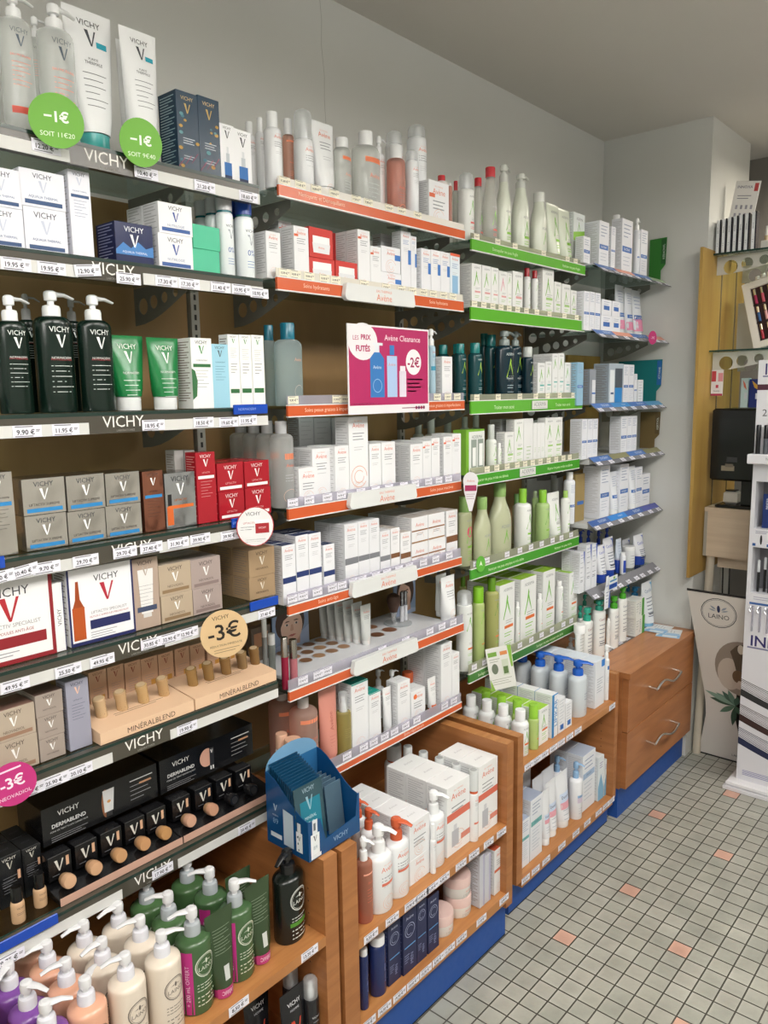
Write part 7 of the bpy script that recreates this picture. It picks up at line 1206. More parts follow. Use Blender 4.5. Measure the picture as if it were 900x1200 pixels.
# ------------------------------------------------------------------ hanging cards and discs
def disc(y, z, x, r, rz_, col, prims, label, ry=1.0, tilt=0, edge=None):
    m1 = MB(); n = 40; e0 = 0; vs = [(0, r * math.cos(2 * PI * i / n), r * ry * math.sin(2 * PI * i / n)) for i in range(n)]; v2 = [(.0012, a, b) for _, a, b in vs]
    m1.add(vs + v2, [tuple(range(n))[::-1], tuple(range(n, 2 * n))] + [(i, (i + 1) % n, n + (i + 1) % n, n + i) for i in range(n)], 'p:' + col)
    ct, st_ = math.cos(tilt), math.sin(tilt); m1.deco(prims, lambda u, v, e: (.0012 + e, u * ct - v * st_, u * st_ + v * ct), 1)
    return tag(m1.build('price_disc', None, (x, y, z), rz_), label, 'price disc')
disc(-1.160, 1.941, .305, .040, -.35, '6aab34', [('T', '−1€', 0, .006, .050, 'f4f8ee', .017, .03), ('T', 'SOIT 11€20', 0, -.020, .050, 'eaf4dc', .009)], 'green minus one euro disc, left of two, on top shelf')
disc(-1.012, 1.942, .302, .036, -.25, '6aab34', [('T', '−1€', 0, .004, .045, 'f4f8ee', .017, .03), ('T', 'SOIT 9€40', 0, -.020, .046, 'eaf4dc', .009)], 'green minus one euro disc, right of two, on top shelf', 1.08)
disc(-1.312, .916, .299, .036, -.2, 'c0307a', [('T', '-3€', 0, .004, .044, 'f6e6f0', .020, .02), ('T', 'NEOVADIOL', 0, -.019, .048, 'f0d6e6', .009), ('L', -.018, .018, .025, 1, 1, .003, 'f0d6e6')], 'magenta minus three euro disc at left edge', tilt=.15)
disc(-.897, 1.063, .3125, .046, -.5, 'd9b98c', [('T', 'VICHY', -.002, .034, .036, '4a3c2c', .008), ('T', '-3€', 0, .006, .070, '231d18', .034, .012), ('T', 'RÉDUCTION IMMÉDIATE', 0, -.021, .066, '4a3c2c', .005), ('L', -.025, .025, -.030, 2, .005, .0012, '8a7458')], 'large beige minus three euro disc over tester trays', 1.04, .12)
disc(-.808, 1.262, .311, .038, -.45, 'b3262e', [('D', 0, 0, .0365, .0385, 'e3e3e3'), ('T', 'VICHY', -.004, .026, .030, '33363a', .008), ('T', 'LIFTACTIV', -.012, .008, .024, 'b3262e', .004), ('L', -.030, -.002, .000, 2, .005, .0012, '55555a'), ('R', .000, -.014, .028, .006, 'a3202a'), ('R', -.001, .006, .029, .013, 'f2f2f2'), ('T', 'VICHY', .014, -.003, .016, 'f2e2e2', .004), ('L', -.02, .02, -.026, 2, .004, .001, '9a9a9e')], 'round white card with red edge picturing a red jar', 1.05)
m1 = MB(); pts = []
for i in range(13): a = math.radians(200 - i * 220 / 12); pts.append((.021 * math.cos(a), .066 + .024 * math.sin(a)))
pts += [(.017, .035), (.004, -.018), (-.004, -.018), (-.018, .035)]; N = len(pts)
m1.add([(0, a, b) for a, b in pts] + [(.0012, a, b) for a, b in pts], [tuple(range(N)), tuple(range(N, 2 * N))[::-1]] + [(i, (i + 1) % N, N + (i + 1) % N, N + i) for i in range(N)], 'p:dfdde0')
m1.deco([('R', -.016, .038, .016, .054, 'a02858'), ('L', -.012, .012, .029, 3, .006, .0015, 'a98a98'), ('T', 'Avène', 0, .066, .022, 'd9806a', .006)], lambda u, v, e: (.0013 + e, u, v), 1)
tag(m1.build('drop_card', None, (.300, -.040, 1.215), -.75), 'drop-shaped white and magenta card between orange and green shelves', 'card')
disc(1.128, 1.712, .318, .020, -.4, 'b02a6a', [('T', '-3€', 0, 0, .026, 'f0d6e6', .010)], 'small magenta disc on second blue-tagged shelf rail', 1.25)
disc(.070, 1.024, .2600, .017, -.3, '5fae3a', [('P', [(-.006, -.006), (0, .010), (.006, -.006), (0, -.002)], 'e0f0d6')], 'small green disc on fifth green-edged shelf rail', 1.4)
# magenta offer poster
m1 = MB(); W_, H_ = .298, .203; m1.box(-.002, 0, 0, W_, 0, H_, 'p:e6e3e6')
fn_ = lambda u, v, e: (e, u, v)
m1.deco([('R', .004, .020, W_ - .004, H_ - .004, 'b01e5e'), ('D', .052, H_ - .038, .050, .042, 'e6e3e6'), ('R', .0, .158, .03, H_, 'e6e3e6'), ('T', 'LES', .028, H_ - .030, .026, 'b01e5e', .010), ('T', 'PRIX', .062, H_ - .028, .036, 'b01e5e', .012, .03), ('T', 'FUTÉS', .052, H_ - .052, .060, 'b01e5e', .017, .035),
    ('T', 'Avène Cleanance', .195, H_ - .026, .135, 'f3dfe8', .017), ('D', .236, .122, .030, .031, 'eee9ec'), ('T', '-2€', .236, .122, .050, 'a01a54', .026, .02),
    ('R', .075, .038, .125, .128, '2f74b8'), ('P', [(.075, .128), (.125, .128), (.110, .142), (.090, .142)], '2f74b8'), ('R', .093, .142, .108, .160, 'dfe3ea'), ('R', .085, .158, .120, .164, 'dfe3ea'), ('T', 'Avène', .10, .108, .03, 'cfe0f0', .008), ('O', .10, .065, .016, .016, .0015, '9cc0e0'),
    ('R', .135, .038, .172, .135, 'a9c3e6'), ('R', .145, .137, .162, .160, '2f74b8'), ('T', 'Avène', .153, .115, .026, 'd9806a', .007), ('L', .142, .166, .095, 4, .012, .0015, '5f84b4'),
    ('R', .180, .038, .206, .100, 'd9d3e0'), ('R', .183, .100, .203, .112, 'e9e6ec'), ('L', .184, .202, .085, 3, .010, .0015, 'b08ab0'),
    ('L', .212, .270, .080, 4, .0095, .0032, 'e6b9cf'), ('L', .020, .10, .024, 1, 1, .001, 'd9a0ba'), ('L', .19, .28, .011, 1, 1, .002, '8a3a60')] + [('D', .245 + .010 * k, .011, .0042, .0042, ('8a2050', '6a2a60', 'a02050', '7a2a50')[k]) for k in range(4)], fn_, 1)
tag(m1.build('offer_poster', None, (.286, -.503, 1.4735), 0), 'magenta offer poster with white minus two euro circle', 'poster')
# leaning green and white card, pouch card
m1 = MB(); m1.box(-.001, 0, -.055, .055, 0, .145, 'p:e4e5e0'); m1.deco([('R', -.048, .115, -.01, .13, '7fae4a'), ('R', .004, .115, .035, .128, 'd98a50'), ('P', [(.038, .145), (.055, .145), (.052, .07), (.044, .07)], '8cba4a'), ('P', [(-.055, 0), (-.038, 0), (-.052, .04)], '8cba4a'), ('D', -.026, .072, .014, .018, '6f7a68'), ('R', .006, .045, .034, .1, 'cfd8c4'), ('R', .01, .05, .03, .075, '5f7a48'), ('L', -.045, .0, .105, 2, .008, .002, '9aa090'), ('L', -.045, .04, .035, 3, .008, .0016, '9aa090')], lambda u, v, e: (e, u, v), 1)
o = tag(m1.build('leaflet_card', None, (.300, .140, .632)), 'white and green leaflet card hanging from lowest green-edged shelf', 'card'); o.rotation_euler = (.16, 0, -.72); o.scale = (1, .72, .92)
m1 = MB(); m1.rings([(.0012, .021, 0), (.0012, .022, .07), (.0012, .013, .095), (.0012, .010, .120)], 'p:e3e6ec', 20); m1.deco([('P', [(.008, .0), (.021, .0), (.021, .07), (.014, .05)], '3f5fae'), ('T', 'CeraVe', -.003, .085, .03, '2b50b8', .010), ('L', -.012, .010, .06, 4, .012, .003, '8a90a8')], lambda u, v, e: (.0014 + e, u, v), 1)
tag(m1.build('bottle_shaped_card', None, (.312, .812, .735)), 'bottle-shaped white and blue card hanging below lowest far-bay shelf', 'card')
m1 = MB(); m1.box(0, .001, -.035, .035, 0, .05, 'p:e3e8ea'); m1.deco([('R', -.033, .004, .033, .022, '2457b4'), ('R', -.028, .030, .028, .036, '2f7fb8'), ('R', .0, .038, .014, .046, '6fae3a'), ('L', -.024, .024, .016, 2, .006, .0018, 'dfe8f6')], lambda u, v, e: (.001 + e, u, v), 1)
tag(m1.build('shelf_card', None, (.316, .850, .800)), 'small white and blue card on lowest far-bay shelf rail', 'card')
for k, (x, y, rz_, lb) in enumerate(((.385, 1.235, .25, 'white and blue flyer on the drawer cabinet, in front'), (.330, 1.262, .05, 'white and blue flyer on the drawer cabinet, behind'))):
    m1 = MB(); m1.box(-.045, .045, -.06, .06, 0, .0008, 'p:e8eaec'); m1.deco([('P', [(-.06, -.045), (-.015, -.045), (-.02, .03), (-.06, .045)], '8fc0e6'), ('R', -.055, -.035, -.03, .02, 'dfe9f2'), ('R', -.022, -.04, 0, .01, 'a9cbe8'), ('T', 'CeraVe', .032, .034, .045, '4a6a94', .010), ('L', .008, .05, .018, 4, .012, .002, 'aab0b8')], lambda u, v, e: (-v, u, .0008 + e), 1)
    o = tag(m1.build('flyer', None, (x, y, .5506 + .0022 * k), rz_), lb, 'flyer')
# sachet counter box
t = thing('sachet_box', 'blue open display box of face mask sachets on panel tops', 'display box', (.318, -.814, .5915))
W_, D_ = .150, .126
def sideplate(y, name):
    pts = [(0, 0), (D_, 0)] + [(D_ - .002, .085)] + [(D_ * (1 - u), .085 + .070 * (u * u * (3 - 2 * u))) for u in (.15, .3, .45, .6, .75, .9, 1)]
    N = len(pts); m1 = MB(); m1.add([(a, y, b) for a, b in pts] + [(a, y + .0012, b) for a, b in pts], [tuple(range(N)), tuple(range(N, 2 * N))[::-1]] + [(i, N + i, N + (i + 1) % N, (i + 1) % N) for i in range(N)], 'g:10497c'); return m1
m1 = sideplate(0, 's'); m1.deco(glyV(.028, .085, .014, 'b9cbdc') + [('T', 'MINÉRAL', .028, .068, .024, 'a9c3dc', .004), ('T', '89', .028, .055, .018, '7fa8cc', .012), ('R', .012, .018, .046, .028, 'cfd9e2'), ('P', [(.052, .09), (.082, .085), (.082, .012), (.052, .012)], 'b9c9d6'), ('R', .090, .012, .108, .055, 'e3e8ea'), ('R', .094, .055, .104, .075, 'd3dadf')] + glyV(.099, .042, .010, '22303c'), lambda u, v, e: (u, -e, v), 1); m1.build('side_wall', t)
m1 = sideplate(W_ - .0012, 's'); m1.build('side_wall', t)
m1 = MB(); m1.box(0, .0012, .0012, W_ - .0012, 0, .155, 'g:2f6a9c'); pts = [(W_ / 2 + (W_ / 2 - .001) * math.cos(PI * i / 12), .155 + .040 * math.sin(PI * i / 12)) for i in range(13)]; m1.add([(0, a, b) for a, b in pts] + [(.0012, a, b) for a, b in pts], [tuple(range(13))[::-1], tuple(range(13, 26))] + [(i, i + 1, 14 + i, 13 + i) for i in range(12)], 'g:6f9fc4'); m1.build('back_wall', t)
m1 = MB(); pts = [(0, 0), (W_, 0), (W_, .088), (W_ - .006, .088), (W_ - .012, .040), (.048, .030), (.034, .080), (0, .086)]; N = 8
m1.add([(D_ - .0012, a, b) for a, b in pts] + [(D_, a, b) for a, b in pts], [tuple(range(N))[::-1], tuple(range(N, 2 * N))] + [(i, (i + 1) % N, N + (i + 1) % N, N + i) for i in range(N)], 'g:10497c')
m1.deco([('T', 'VICHY', .092, .018, .044, '8fb0cc', .012), ('R', .006, .010, .030, .055, 'e6eaec'), ('R', .011, .055, .025, .085, 'd9dfe3'), ('R', .014, .062, .020, .078, '55606a'), ('R', .006, .002, .034, .010, 'dfe3e6')] + glyV(.018, .045, .012, '22303c') + [('T', '89', .018, .025, .012, '8fa0ae', .008)], lambda u, v, e: (D_ + e, u, v), 1); m1.build('front_wall', t)
m1 = MB(); m1.box(.0013, D_ - .0013, .0013, W_ - .0013, .0, .0012, 'g:10497c'); m1.build('bottom', t)
for k in range(12):
    m1 = MB(); c1, c2 = ('g:34505a', 'g:1f7c92') if k == 11 else ('g:14405f', 'g:123a58')
    n = 12; zz = [(-.040 + .080 * i / n) for i in range(n + 1)]
    pts = [(a, 0) for a in zz[::n]] + [(.040 - (.0012 if j % 2 else 0), .115 * j / 20) for j in range(1, 20)] + [(.040, .115), (-.040, .115)] + [(-.040 + (.0012 if j % 2 else 0), .115 * j / 20) for j in range(19, 0, -1)]
    N = len(pts); m1.add([(-.0012, a, b) for a, b in pts] + [(.0012, a, b) for a, b in pts], [tuple(range(N))[::-1], tuple(range(N, 2 * N))] + [(i, (i + 1) % N, N + (i + 1) % N, N + i) for i in range(N)], c1)
    pr = [('R', -.026, .0, .03, .088, c2)] + glyV(0, .082, .024, '8fb6c4') + [('T', 'VICHY', 0, .106, .034, '9ab4c0' if k > 8 else '3f6684', .009), ('T', 'MINÉRAL', 0, .058, .036, 'b9dbe6', .007), ('T', '89', 0, .042, .022, '9fd0de', .016), ('L', -.02, .02, .025, 3, .007, .0016, '8fc3d3')]
    m1.deco(pr, lambda u, v, e: (.0012 + e, u, v), 1)
    o = m1.build('mask_sachet', None, (.338 + .0071 * k, -.766 - .0008 * k, .5940)); o.rotation_euler = (0, -.10, 0); o.scale = (1, 1, 1.20 + .022 * (11 - k))
    tag(o, 'dark blue mask sachet, %s from front, in blue display box' % ORD[12 - k], 'sachet', 'mask sachets in the blue display box')
for k in range(5):
    m1 = MB(); m1.box(-.0012, .0012, -.024, .024, 0, .105, 'c:8fb0c4', bev=.0006); o = m1.build('mask_sachet', None, (.350 + .014 * k, -.695, .5940)); o.rotation_euler = (0, -.12, 0)
    tag(o, 'clear pale sachet, %s from front, right side of blue box' % ORD[5 - k], 'sachet', 'clear sachets in the blue display box')

# ------------------------------------------------------------------ right side: banner, tower, counter
BA = math.atan(.222)
def bn(x, z): return (x, 1.42 - .222 * z, z)
left = [(.462, .003), (.480, .10), (.498, .193), (.498, .25), (.492, .32), (.478, .43), (.464, .55), (.452, .65), (.443, .735)]
m1 = MB(); XC = .556; right = [(2 * XC - a, b) for a, b in left[::-1]]; pts = left + right; N = len(pts)
m1.add([bn(a, b) for a, b in pts] + [(x, y + .003, z) for x, y, z in [bn(a, b) for a, b in pts]], [tuple(range(N)), tuple(range(N, 2 * N))[::-1]] + [(i, N + i, N + (i + 1) % N, (i + 1) % N) for i in range(N)], 'p:d3cec8')
bfn = lambda u, v, e: (u, 1.42 - .222 * v - e, v)
leaf = lambda x, z, L, w_, a, c_: ('P', [(x + L * t * math.cos(a) - w_ * math.sin(PI * t) * s * math.sin(a), z + L * t * math.sin(a) + w_ * math.sin(PI * t) * s * math.cos(a)) for s, R_ in ((1, range(0, 9)), (-1, range(7, 0, -1))) for t in [i / 8 for i in R_]], c_)
pr = [('O', .560, .655, .068, .062, .003, '2b2f38'), ('O', .560, .655, .062, .056, .0012, '2b2f38'), ('T', 'LAINO', .560, .640, .088, '2b2f38', .019), ('D', .560, .672, .006, .015, '1f2d55')]
for s in (-1, 1): pr += [leaf(.560 + s * .010, .668, .026, .004, math.radians(90 - s * 55), '8a93a0'), leaf(.560 + s * .010, .662, .028, .003, math.radians(90 - s * 75), '8a93a0')]
cir = [(min(.655, .640 + .10 * math.cos(math.radians(a))), .43 + .118 * math.sin(math.radians(a))) for a in range(0, 360, 12)]
pr += [('P', cir, '8f8378'), ('D', .595, .40, .045, .07, 'bfb4a8'), ('P', [(.60, .50), (.625, .53), (.652, .54), (.652, .40), (.625, .40), (.615, .45)], '574a3c'), ('D', .628, .395, .022, .028, '6a5138'), ('P', [(.61, .345), (.652, .335), (.652, .375), (.63, .378)], 'c4b6aa'), ('D', .640, .515, .012, .02, 'd3cabd')]
for L, a, c_ in ((.10, 172, '2f4a38'), (.085, 150, '6f8f80'), (.075, 132, '3f5f50'), (.07, 112, '5f8070'), (.075, 215, '54745f'), (.095, 262, '2a4634'), (.08, 300, '3a5a44'), (.09, 75, '3a5a4a'), (.125, 160, '7f9c8c')): pr.append(leaf(.615, .262, min(L, .045) if abs(a) < 100 or a > 250 and a > 290 else L, .011, math.radians(a), c_))
pr += [('T', 'LAINO', .618, .03, .05, '2b2f38', .010)]
m1.deco(pr, bfn, 1); m1.box(.441, .671, 1.2545, 1.259, .733, .741, 'p:1a1a1c'); m1.box(.458, .654, 1.414, 1.424, .0005, .0045, 'p:1a1a1c')
t = thing('advert_banner', 'hourglass-shaped pale advertising banner with oval emblem and olive leaves', 'banner', (0, 0, 0)); m1.build('banner_panel', t)
m1 = MB(); m1.tube([(.556, 1.428, .003), (.556, 1.30, .62)], .004, 'm:9a9a9a', 8); m1.tube([(.556, 1.54, .004), (.556, 1.32, .50)], .004, 'm:9a9a9a', 8); m1.build('rear_strut', t)
t = thing('display_tower', 'tall white cosmetics display tower at right edge', 'display stand', (.83, 1.33, 0)); m1 = MB()
m1.box(-.19, .19, -.165, .09, .0005, .012, 'g:dcdce0'); m1.box(-.183, .183, -.155, .085, .012, .034, 'g:e3e3e6', bev=.006); m1.build('base', t)
F = -.118; m1 = MB()
def TB(x0, x1, y0, y1, z0, z1, c_='g:dcdce2'): m1.box(x0 - .83, x1 - .83, y0, y1, z0, z1, c_)
TB(.674, .688, F, .075, .034, 1.25); TB(.972, .986, F, .075, .034, 1.25); TB(.688, .972, .067, .075, .034, 1.25); TB(.688, .972, F, F + .008, .034, .770); TB(.688, .972, F, F + .008, .943, 1.012); TB(.688, .972, F, F + .008, 1.185, 1.25)
TB(.688, .972, F + .008, .067, .762, .770); TB(.688, .972, F + .008, .067, 1.004, 1.012); TB(.688, .972, -.02, -.015, .77, 1.185, 'g:77777c'); m1.build('cabinet_body', t)
tf = lambda u, v, e: (u - .83, F - e, v); m1 = MB(); m1.deco([('T', 'INNOXA', .813, .590, .25, '2a2468', .042, .015), ('L', .688, .90, .563, 1, 1, .006, '77789a'), ('R', .687, .708 + .02, .78, .736, '2a5a9c'), ('L', .70, .80, .757, 2, .008, .002, '8a8aa8'), ('L', .695, .93, .074, 4, .0055, .0022, '7a7ab0'), ('L', .695, .74, 1.002, 2, .006, .002, '6a6a8a'), ('L', .76, .80, 1.002, 2, .006, .002, '6a6a8a'), ('D', .715, .972, .004, .018, '222224'), ('D', .765, .972, .004, .018, '3a2a22'), ('R', .686, .948, .697, .958, '2a5a9c'), ('R', .735, .948, .746, .958, '2a5a9c')], tf, 1)
m1.build('printed_front', t)
for zc, c_ in ((.435, '2a2c2e'), (.335, '3b2522'), (.243, '1f2749')):
    m1 = MB()
    for q in range(8):
        pts = []; n = 14
        for i in range(n + 1): u = i / n; pts.append((.674 + .30 * u, zc - .0055 * q + (.030 - .0 * q) * 0 - .055 * math.sin(PI * u * .55) - .006 * q * u * .4))
        th = .0020 if q < 7 else .022; m1.deco([('P', pts + [(a, b - th * (1 + .25 * math.sin(a * 300 + q))) for a, b in pts[::-1]], c_)], lambda u, v, e, q=q: tf(u, v, e + .00002 * q), 1)
    m1.build('mascara_stroke_print', t)
m1 = MB(); m1.box(.664 - .83, .995 - .83, -.160, .075, 1.2505, 1.286, 'g:e0e0e5', bev=.003); m1.deco([('T', 'Testez-moi', .75 - .83, 1.270, .05, '33333a', .010)], lambda u, v, e: (u, -.160 - e, v), 1); m1.build('tester_shelf', t)
m1 = MB(); m1.box(.674 - .83, .986 - .83, -.118, -.108, 1.2865, 1.617, 'g:e0e0e5')
m1.deco([('T', 'INNOXA', .81 - .83, 1.585, .24, '2a2468', .040), ('L', .69 - .83, .86 - .83, 1.560, 1, 1, .005, '77789a'), ('R', .674 - .83, 1.512, .986 - .83, 1.532, '4a1f33'), ('T', 'Maquillage', .745 - .83, 1.462, .09, '33333a', .014), ('T', '2', .703 - .83, 1.432, .02, '55555a', .024), ('T', 'étapes', .745 - .83, 1.375, .05, '44444a', .012)], lambda u, v, e: (u, -.118 - e, v), 1); m1.build('header_board', t)
for k in range(8):
    t = thing('mascara_tube', 'black mascara tube, %s from left, on tower tester shelf' % ORD[k + 1], 'mascara', (.692 + .026 * k, 1.192, 1.2868), 0, 'mascaras on the tower shelf'); m1 = MB(); m1.rings([(.008, .008, 0), (.008, .008, .055)], ('g:17171a', 'g:55595f')[k % 2], 14); m1.build('body', t); m1 = MB(); m1.rings([(.0085, .0085, .0552), (.0085, .0085, .10), (.007, .007, .103)], 'g:1c1c20', 14); m1.build('cap', t)
for k in range(6):
    m1 = MB(); m1.box(-.014, .014, -.008, .008, 0, .125 + .01 * (k % 2), 'g:20356e', bev=.001); m1.deco([('V', 'INNOXA', 0, .09, .04, 'dfe3f0', .007)], lambda u, v, e: (u, -.008 - e, v), 1)
    tag(m1.build('navy_carton', None, (.722 + .036 * k, 1.245, 1.0125)), 'navy cosmetics carton, %s from left, in tower upper window' % ORD[k + 1], 'carton', 'navy cartons in the tower')
for k in range(9):
    t = thing('makeup_pencil', 'black pencil with clear cap, %s from left, in tower lower window' % ORD[k + 1], 'pencil', (.704 + .019 * k, 1.245 + .012 * (k % 2), .7705), 0, 'pencils in the tower'); m1 = MB(); m1.rings([(.0048, .0048, 0), (.0048, .0048, .075 + .01 * (k % 3))], 'g:1a1a1c', 12); m1.build('barrel', t); m1 = MB(); z = .0752 + .01 * (k % 3); m1.rings([(.005, .005, z), (.005, .005, z + .042), (.003, .003, z + .045)], 'g:c9ccd0', 12); m1.build('cap', t)
for k in range(6):
    m1 = MB(); x = .702 + .026 * k; m1.tube([(0, 0, .015), (-.006, -.012, .018), (-.008, -.018, .008), (-.004, -.020, -.002)], [.0035] * 4, 'm:c3c3c8', 8); m1.box(-.0035, .0035, -.006, -.001, -.078, .012, 'c:e3e3ea')
    tag(m1.build('hanging_wand', None, (x, 1.2105, .705)), 'clear hanging tester wand, %s from left, above tower lettering' % ORD[k + 1], 'wand', 'hanging wands on the tower')
# counter behind the column
t = thing('counter_desk', 'pale ash wood counter desk beside the column', 'desk', (.44, 1.42, 0)); m1 = MB(); m1.box(0, .45, 0, .40, 1.030, 1.0455, M_desk); m1.build('desk_top', t)
m1 = MB(); m1.box(.002, .45, .004, .39, .845, 1.0295, M_desk); m1.box(.0, .012, .0025, .004, .846, 1.028, 'g:a9a59a'); m1.build('drawer_box', t); m1 = MB(); m1.box(.045, .45, .05, .07, .795, .8445, M_desk); m1.build('rail', t)
m1 = MB(); m1.tube([(.022, .035, .8445), (.016, -.012, .0)], .0165, 'g:c9bfae', 16); m1.build('leg', t)
t = thing('computer_monitor', 'black computer monitor seen from behind on the counter', 'monitor', (.60, 1.47, 1.0465)); m1 = MB(); m1.box(-.147, .20, -.045, -.012, .11, .395, 'g:0f1114', bev=.008); m1.box(-.12, .18, -.05, -.045, .27, .36, 'g:131619')
m1.deco([('R', -.085, .185, -.045, .205, '33363a'), ('R', -.105, .150, -.055, .170, '8a8270'), ('R', -.090, .165, -.06, .178, '6a6458')], lambda u, v, e: (u, -.045 - e, v), 1); m1.build('screen_housing', t)
m1 = MB(); m1.box(-.035, .02, -.012, .02, .01, .25, 'g:0d0e10', bev=.004); m1.build('stand_neck', t); m1 = MB(); m1.box(-.125, .12, -.035, .13, 0, .012, 'g:0d0e10', bev=.003); m1.build('stand_foot', t)
t = thing('card_terminal', 'small white device beside the monitor neck', 'card terminal', (.520, 1.49, 1.0590)); m1 = MB(); m1.box(-.025, .03, -.02, .03, 0, .05, 'g:d3d0c8', bev=.008); m1.build('body', t); m1 = MB(); m1.box(-.018, .022, -.0205, .022, .0505, .056, 'g:2a2a2e', bev=.002); m1.build('top_display', t)
for code, z, lb in (('r1', 2.032, 'upper glass shelf beside the column'), ('r2', 1.668, 'lower glass shelf beside the column')):
    t = thing('glass_shelf', lb, 'shelf', (.44, 1.60, z)); m1 = MB(); m1.box(0, .42, -.21, .19, -.0068, -.0008, M_glass); m1.box(0, .42, -.2125, -.2102, -.0069, -.0006, M_gedge); m1.build('shelf_panel', t)
    me = bracket_mesh(.30, .07, .016)
    b = obj('bracket', me.copy(), t, (0, -.165, -.008)); b.data.materials[0] = M('g:c3c1ba'); b2 = obj('bracket', b.data, t, (0, .15, -.008))
t = thing('glass_shelf', 'small glass shelf partly hidden behind the monitor', 'shelf', (.44, 1.70, 1.44)); m1 = MB(); m1.box(0, .42, -.1, .09, -.0068, -.0008, M_glass); m1.build('shelf_panel', t)
for k, (x, c_, w_, h_, lb) in enumerate(((.505, 'c9dde0', .028, .12, 'pale carton behind the monitor'), (.548, '1f2f7a', .05, .115, 'navy and yellow carton behind the monitor'), (.61, '26346e', .05, .12, 'navy carton beside navy and yellow one'))):
    m1 = MB(); m1.box(-w_ / 2, w_ / 2, -.02, .02, 0, h_, 'p:' + c_, bev=.0008); m1.deco([('P', [(-w_ * .3, h_ * .95), (w_ * .1, h_ * .8), (w_ * .3, h_ * .6), (-w_ * .1, h_ * .7)], 'd9a53a' if k else 'd9705a'), ('R', 0, h_ * .3, w_ * .35, h_ * .5, 'd9dde6')], lambda u, v, e: (u, -.02 - e, v), 1); tag(m1.build('carton', None, (x, 1.66, 1.4405)), lb, 'carton')
for k in range(7):
    x = .4495 + .0205 * k + (.004 if k == 6 else 0); t = thing('product_folder', 'slim white folder box, %s from left, on upper column shelf' % ORD[k + 1], 'folder', (x, 1.40, 2.0325), .12, 'white folders on the upper column shelf')
    m1 = MB(); m1.box(-.006, .0045, 0, .07, 0, .122 + .002 * k, 'g:dcdfe2', bev=.001); m1.deco([('V', 'INNOXA', -.001, .085, .04, '44485a', .004), ('L', -.003, .001, .035, 2, .008, .0015, '77798a')], lambda u, v, e: (u, -e, v), 1); m1.build('box', t); m1 = MB(); m1.box(.0047, .0095, .004, .068, 0, .124 + .002 * k, 'g:1d1d2c'); m1.build('dark_spine', t)
m1 = MB(); m1.box(-.045, .045, 0, .003, 0, .15, 'p:e6e4e2'); m1.deco([('T', 'INNOXA', -.008, .128, .055, '3a3468', .014), ('R', .026, .112, .040, .142, 'c8484a'), ('L', -.03, .02, .095, 2, .010, .003, '8a8a94')] + [('R', -.03 + .018 * i, .045, -.022 + .018 * i, .06, '9a98a4') for i in range(4)] + [('R', -.03 + .018 * i, .015, -.022 + .018 * i, .03, '9a98a4') for i in range(3)], lambda u, v, e: (u, -e, v), 1)
o = tag(m1.build('shelf_sign', None, (.492, 1.52, 2.163), .1), 'white upright sign with red mark behind the white folders', 'sign'); o.rotation_euler = (-.08, .14, .1)
m1 = MB(); m1.box(-.02, .02, 0, .02, 0, .19, 'p:8f8a82'); tag(m1.build('grey_case', None, (.470, 1.60, 2.0325)), 'narrow grey case standing behind the white sign', 'case')
t = thing('bottle_tray', 'white tray on the upper column shelf', 'tray', (.70, 1.46, 2.0325)); m1 = MB(); m1.box(-.10, .12, -.04, .08, 0, .03, 'g:d6d3ce', bev=.002); m1.build('tray', t)
for k in range(8):
    t = thing('nail_bottle', 'small pale bottle, %s from left, in white tray' % ORD[k + 1], 'bottle', (.612 + .025 * k, 1.45 + .01 * (k % 2), 2.0628), 0, 'pale bottles in the white tray'); m1 = MB(); m1.rings([(.009, .009, 0), (.009, .009, .02)], 'g:d9c39a', 14); m1.build('bottle', t); m1 = MB(); m1.rings([(.008, .008, .0202), (.007, .007, .055)], 'g:eeeae2', 14); m1.build('cap', t)
t = thing('lipstick_display', 'ornate white framed lipstick display leaning on the lower column shelf', 'display', (.560, 1.565, 1.6682)); t.rotation_euler = (-.12, -.26, 0)
m1 = MB()
m1.box(0, .30, 0, .05, 0, .27, 'g:a9b0b4'); m1.build('case', t); m1 = MB()
for x0, x1, z0, z1 in ((-.002, .026, 0, .27), (.274, .302, 0, .27), (.026, .274, 0, .028), (.026, .274, .242, .27)): m1.box(x0, x1, -.014, -.0005, z0, z1, 'g:e3ded6', bev=.004)
for k in range(9): m1.rings([(.012, .012, .268), (.008, .008, .282 + .004 * math.sin(k))], 'g:e3ded6', 10, cx=.06 + .022 * k, cy=-.008)
m1.build('ornate_frame', t); m1 = MB(); m1.box(.026, .274, -.004, -.0006, .028, .242, 'p:3a1c1c'); [m1.box(.026, .274, -.012, -.004, z, z + .004, 'p:2a1414') for z in (.098, .170)]; m1.build('compartments', t)
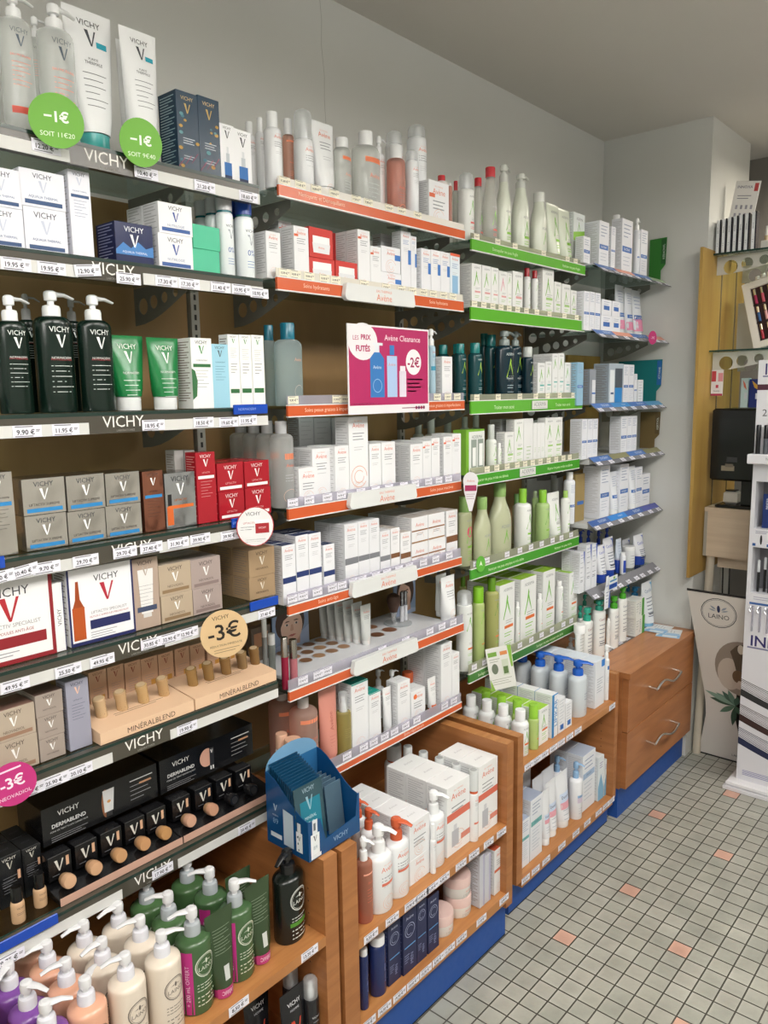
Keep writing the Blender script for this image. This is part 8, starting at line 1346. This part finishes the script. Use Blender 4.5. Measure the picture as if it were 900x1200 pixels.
for r_ in range(3):
    for k in range(9):
        m1 = MB(); m1.rings([(.0055, .0055, 0), (.0055, .0055, .035), (.005, .005, .0355)], 'g:' + ('b02a3c', '8f1f30', '2f5f9c', 'd9a0a0', 'a02a50', 'c9586a', '7a1f2c', 'cf9a70', 'b5405a')[(k + r_ * 2) % 9], 10); m1.rings([(.0055, .0055, .036), (.0055, .0055, .060)], 'm:d3c9b0', 10)
        o = m1.build('lipstick', None); q = (t.matrix_basis if True else None)
        mw = Matrix.Translation(t.location) @ t.rotation_euler.to_matrix().to_4x4() @ Matrix.Translation((.040 + .0265 * k, -.0105, .0325 + .0715 * r_)); o.matrix_world = mw
        o['category'] = 'lipstick'; tag(o, 'tiny lipstick, %s from left in %s row of ornate display' % (ORD[k + 1], ('lowest', 'middle', 'top')[r_]), 'lipstick', 'lipsticks in the ornate display')
m1 = MB(); m1.box(.0, .16, 0, .004, 0, .20, 'g:d0cdc8'); tag(m1.build('white_panel', None, (.445, 1.70, 1.6682)), 'plain white panel standing behind the lipstick display', 'panel')
m1 = MB(); m1.box(0, .045, 0, .003, -.10, 0, 'p:dcd9dc'); m1.deco([('R', .001, -.045, .018, -.004, 'b53a44'), ('R', .026, -.045, .044, -.012, 'cf8a94'), ('R', .018, -.07, .028, -.058, 'b5304c'), ('T', 'beauty', .022, -.082, .03, '44444a', .008), ('R', 0, -.10, .044, -.092, 'a0284c')], lambda u, v, e: (u, -e, v), 1)
tag(m1.build('hanging_pack', None, (.4415, 1.425, 1.592)), 'small white and red pack hanging on the golden cladding', 'pack')
t = thing('storage_crate', 'dark crate on the floor under the counter desk', 'crate', (.60, 1.66, 0)); m1 = MB(); m1.box(-.10, .2, -.08, .1, .0005, .60, 'p:2a2522', bev=.004); m1.build('crate_body', t); m1 = MB(); m1.box(-.06, .05, -.09, -.0805, .4, .58, 'p:8a5a34'); m1.build('brown_panel', t)
for k, (x, c_) in enumerate(((.492, '1c1c1e'), (.512, '26262a'), (.470, 'b9b5ac'))):
    m1 = MB(); m1.tube([(0, .02, .8), (.01, .0, .62), (-.012 + .01 * k, -.01, .40), (.004, .0, .2), (.02, .04, .004)], .003, 'g:' + c_, 6); tag(m1.build('hanging_cable', None, (x, 1.50 + .02 * k, 0)), ('thin black cable', 'dark grey cable', 'white cable')[k] + ' hanging under the counter desk', 'cable')
relabel(ENT)
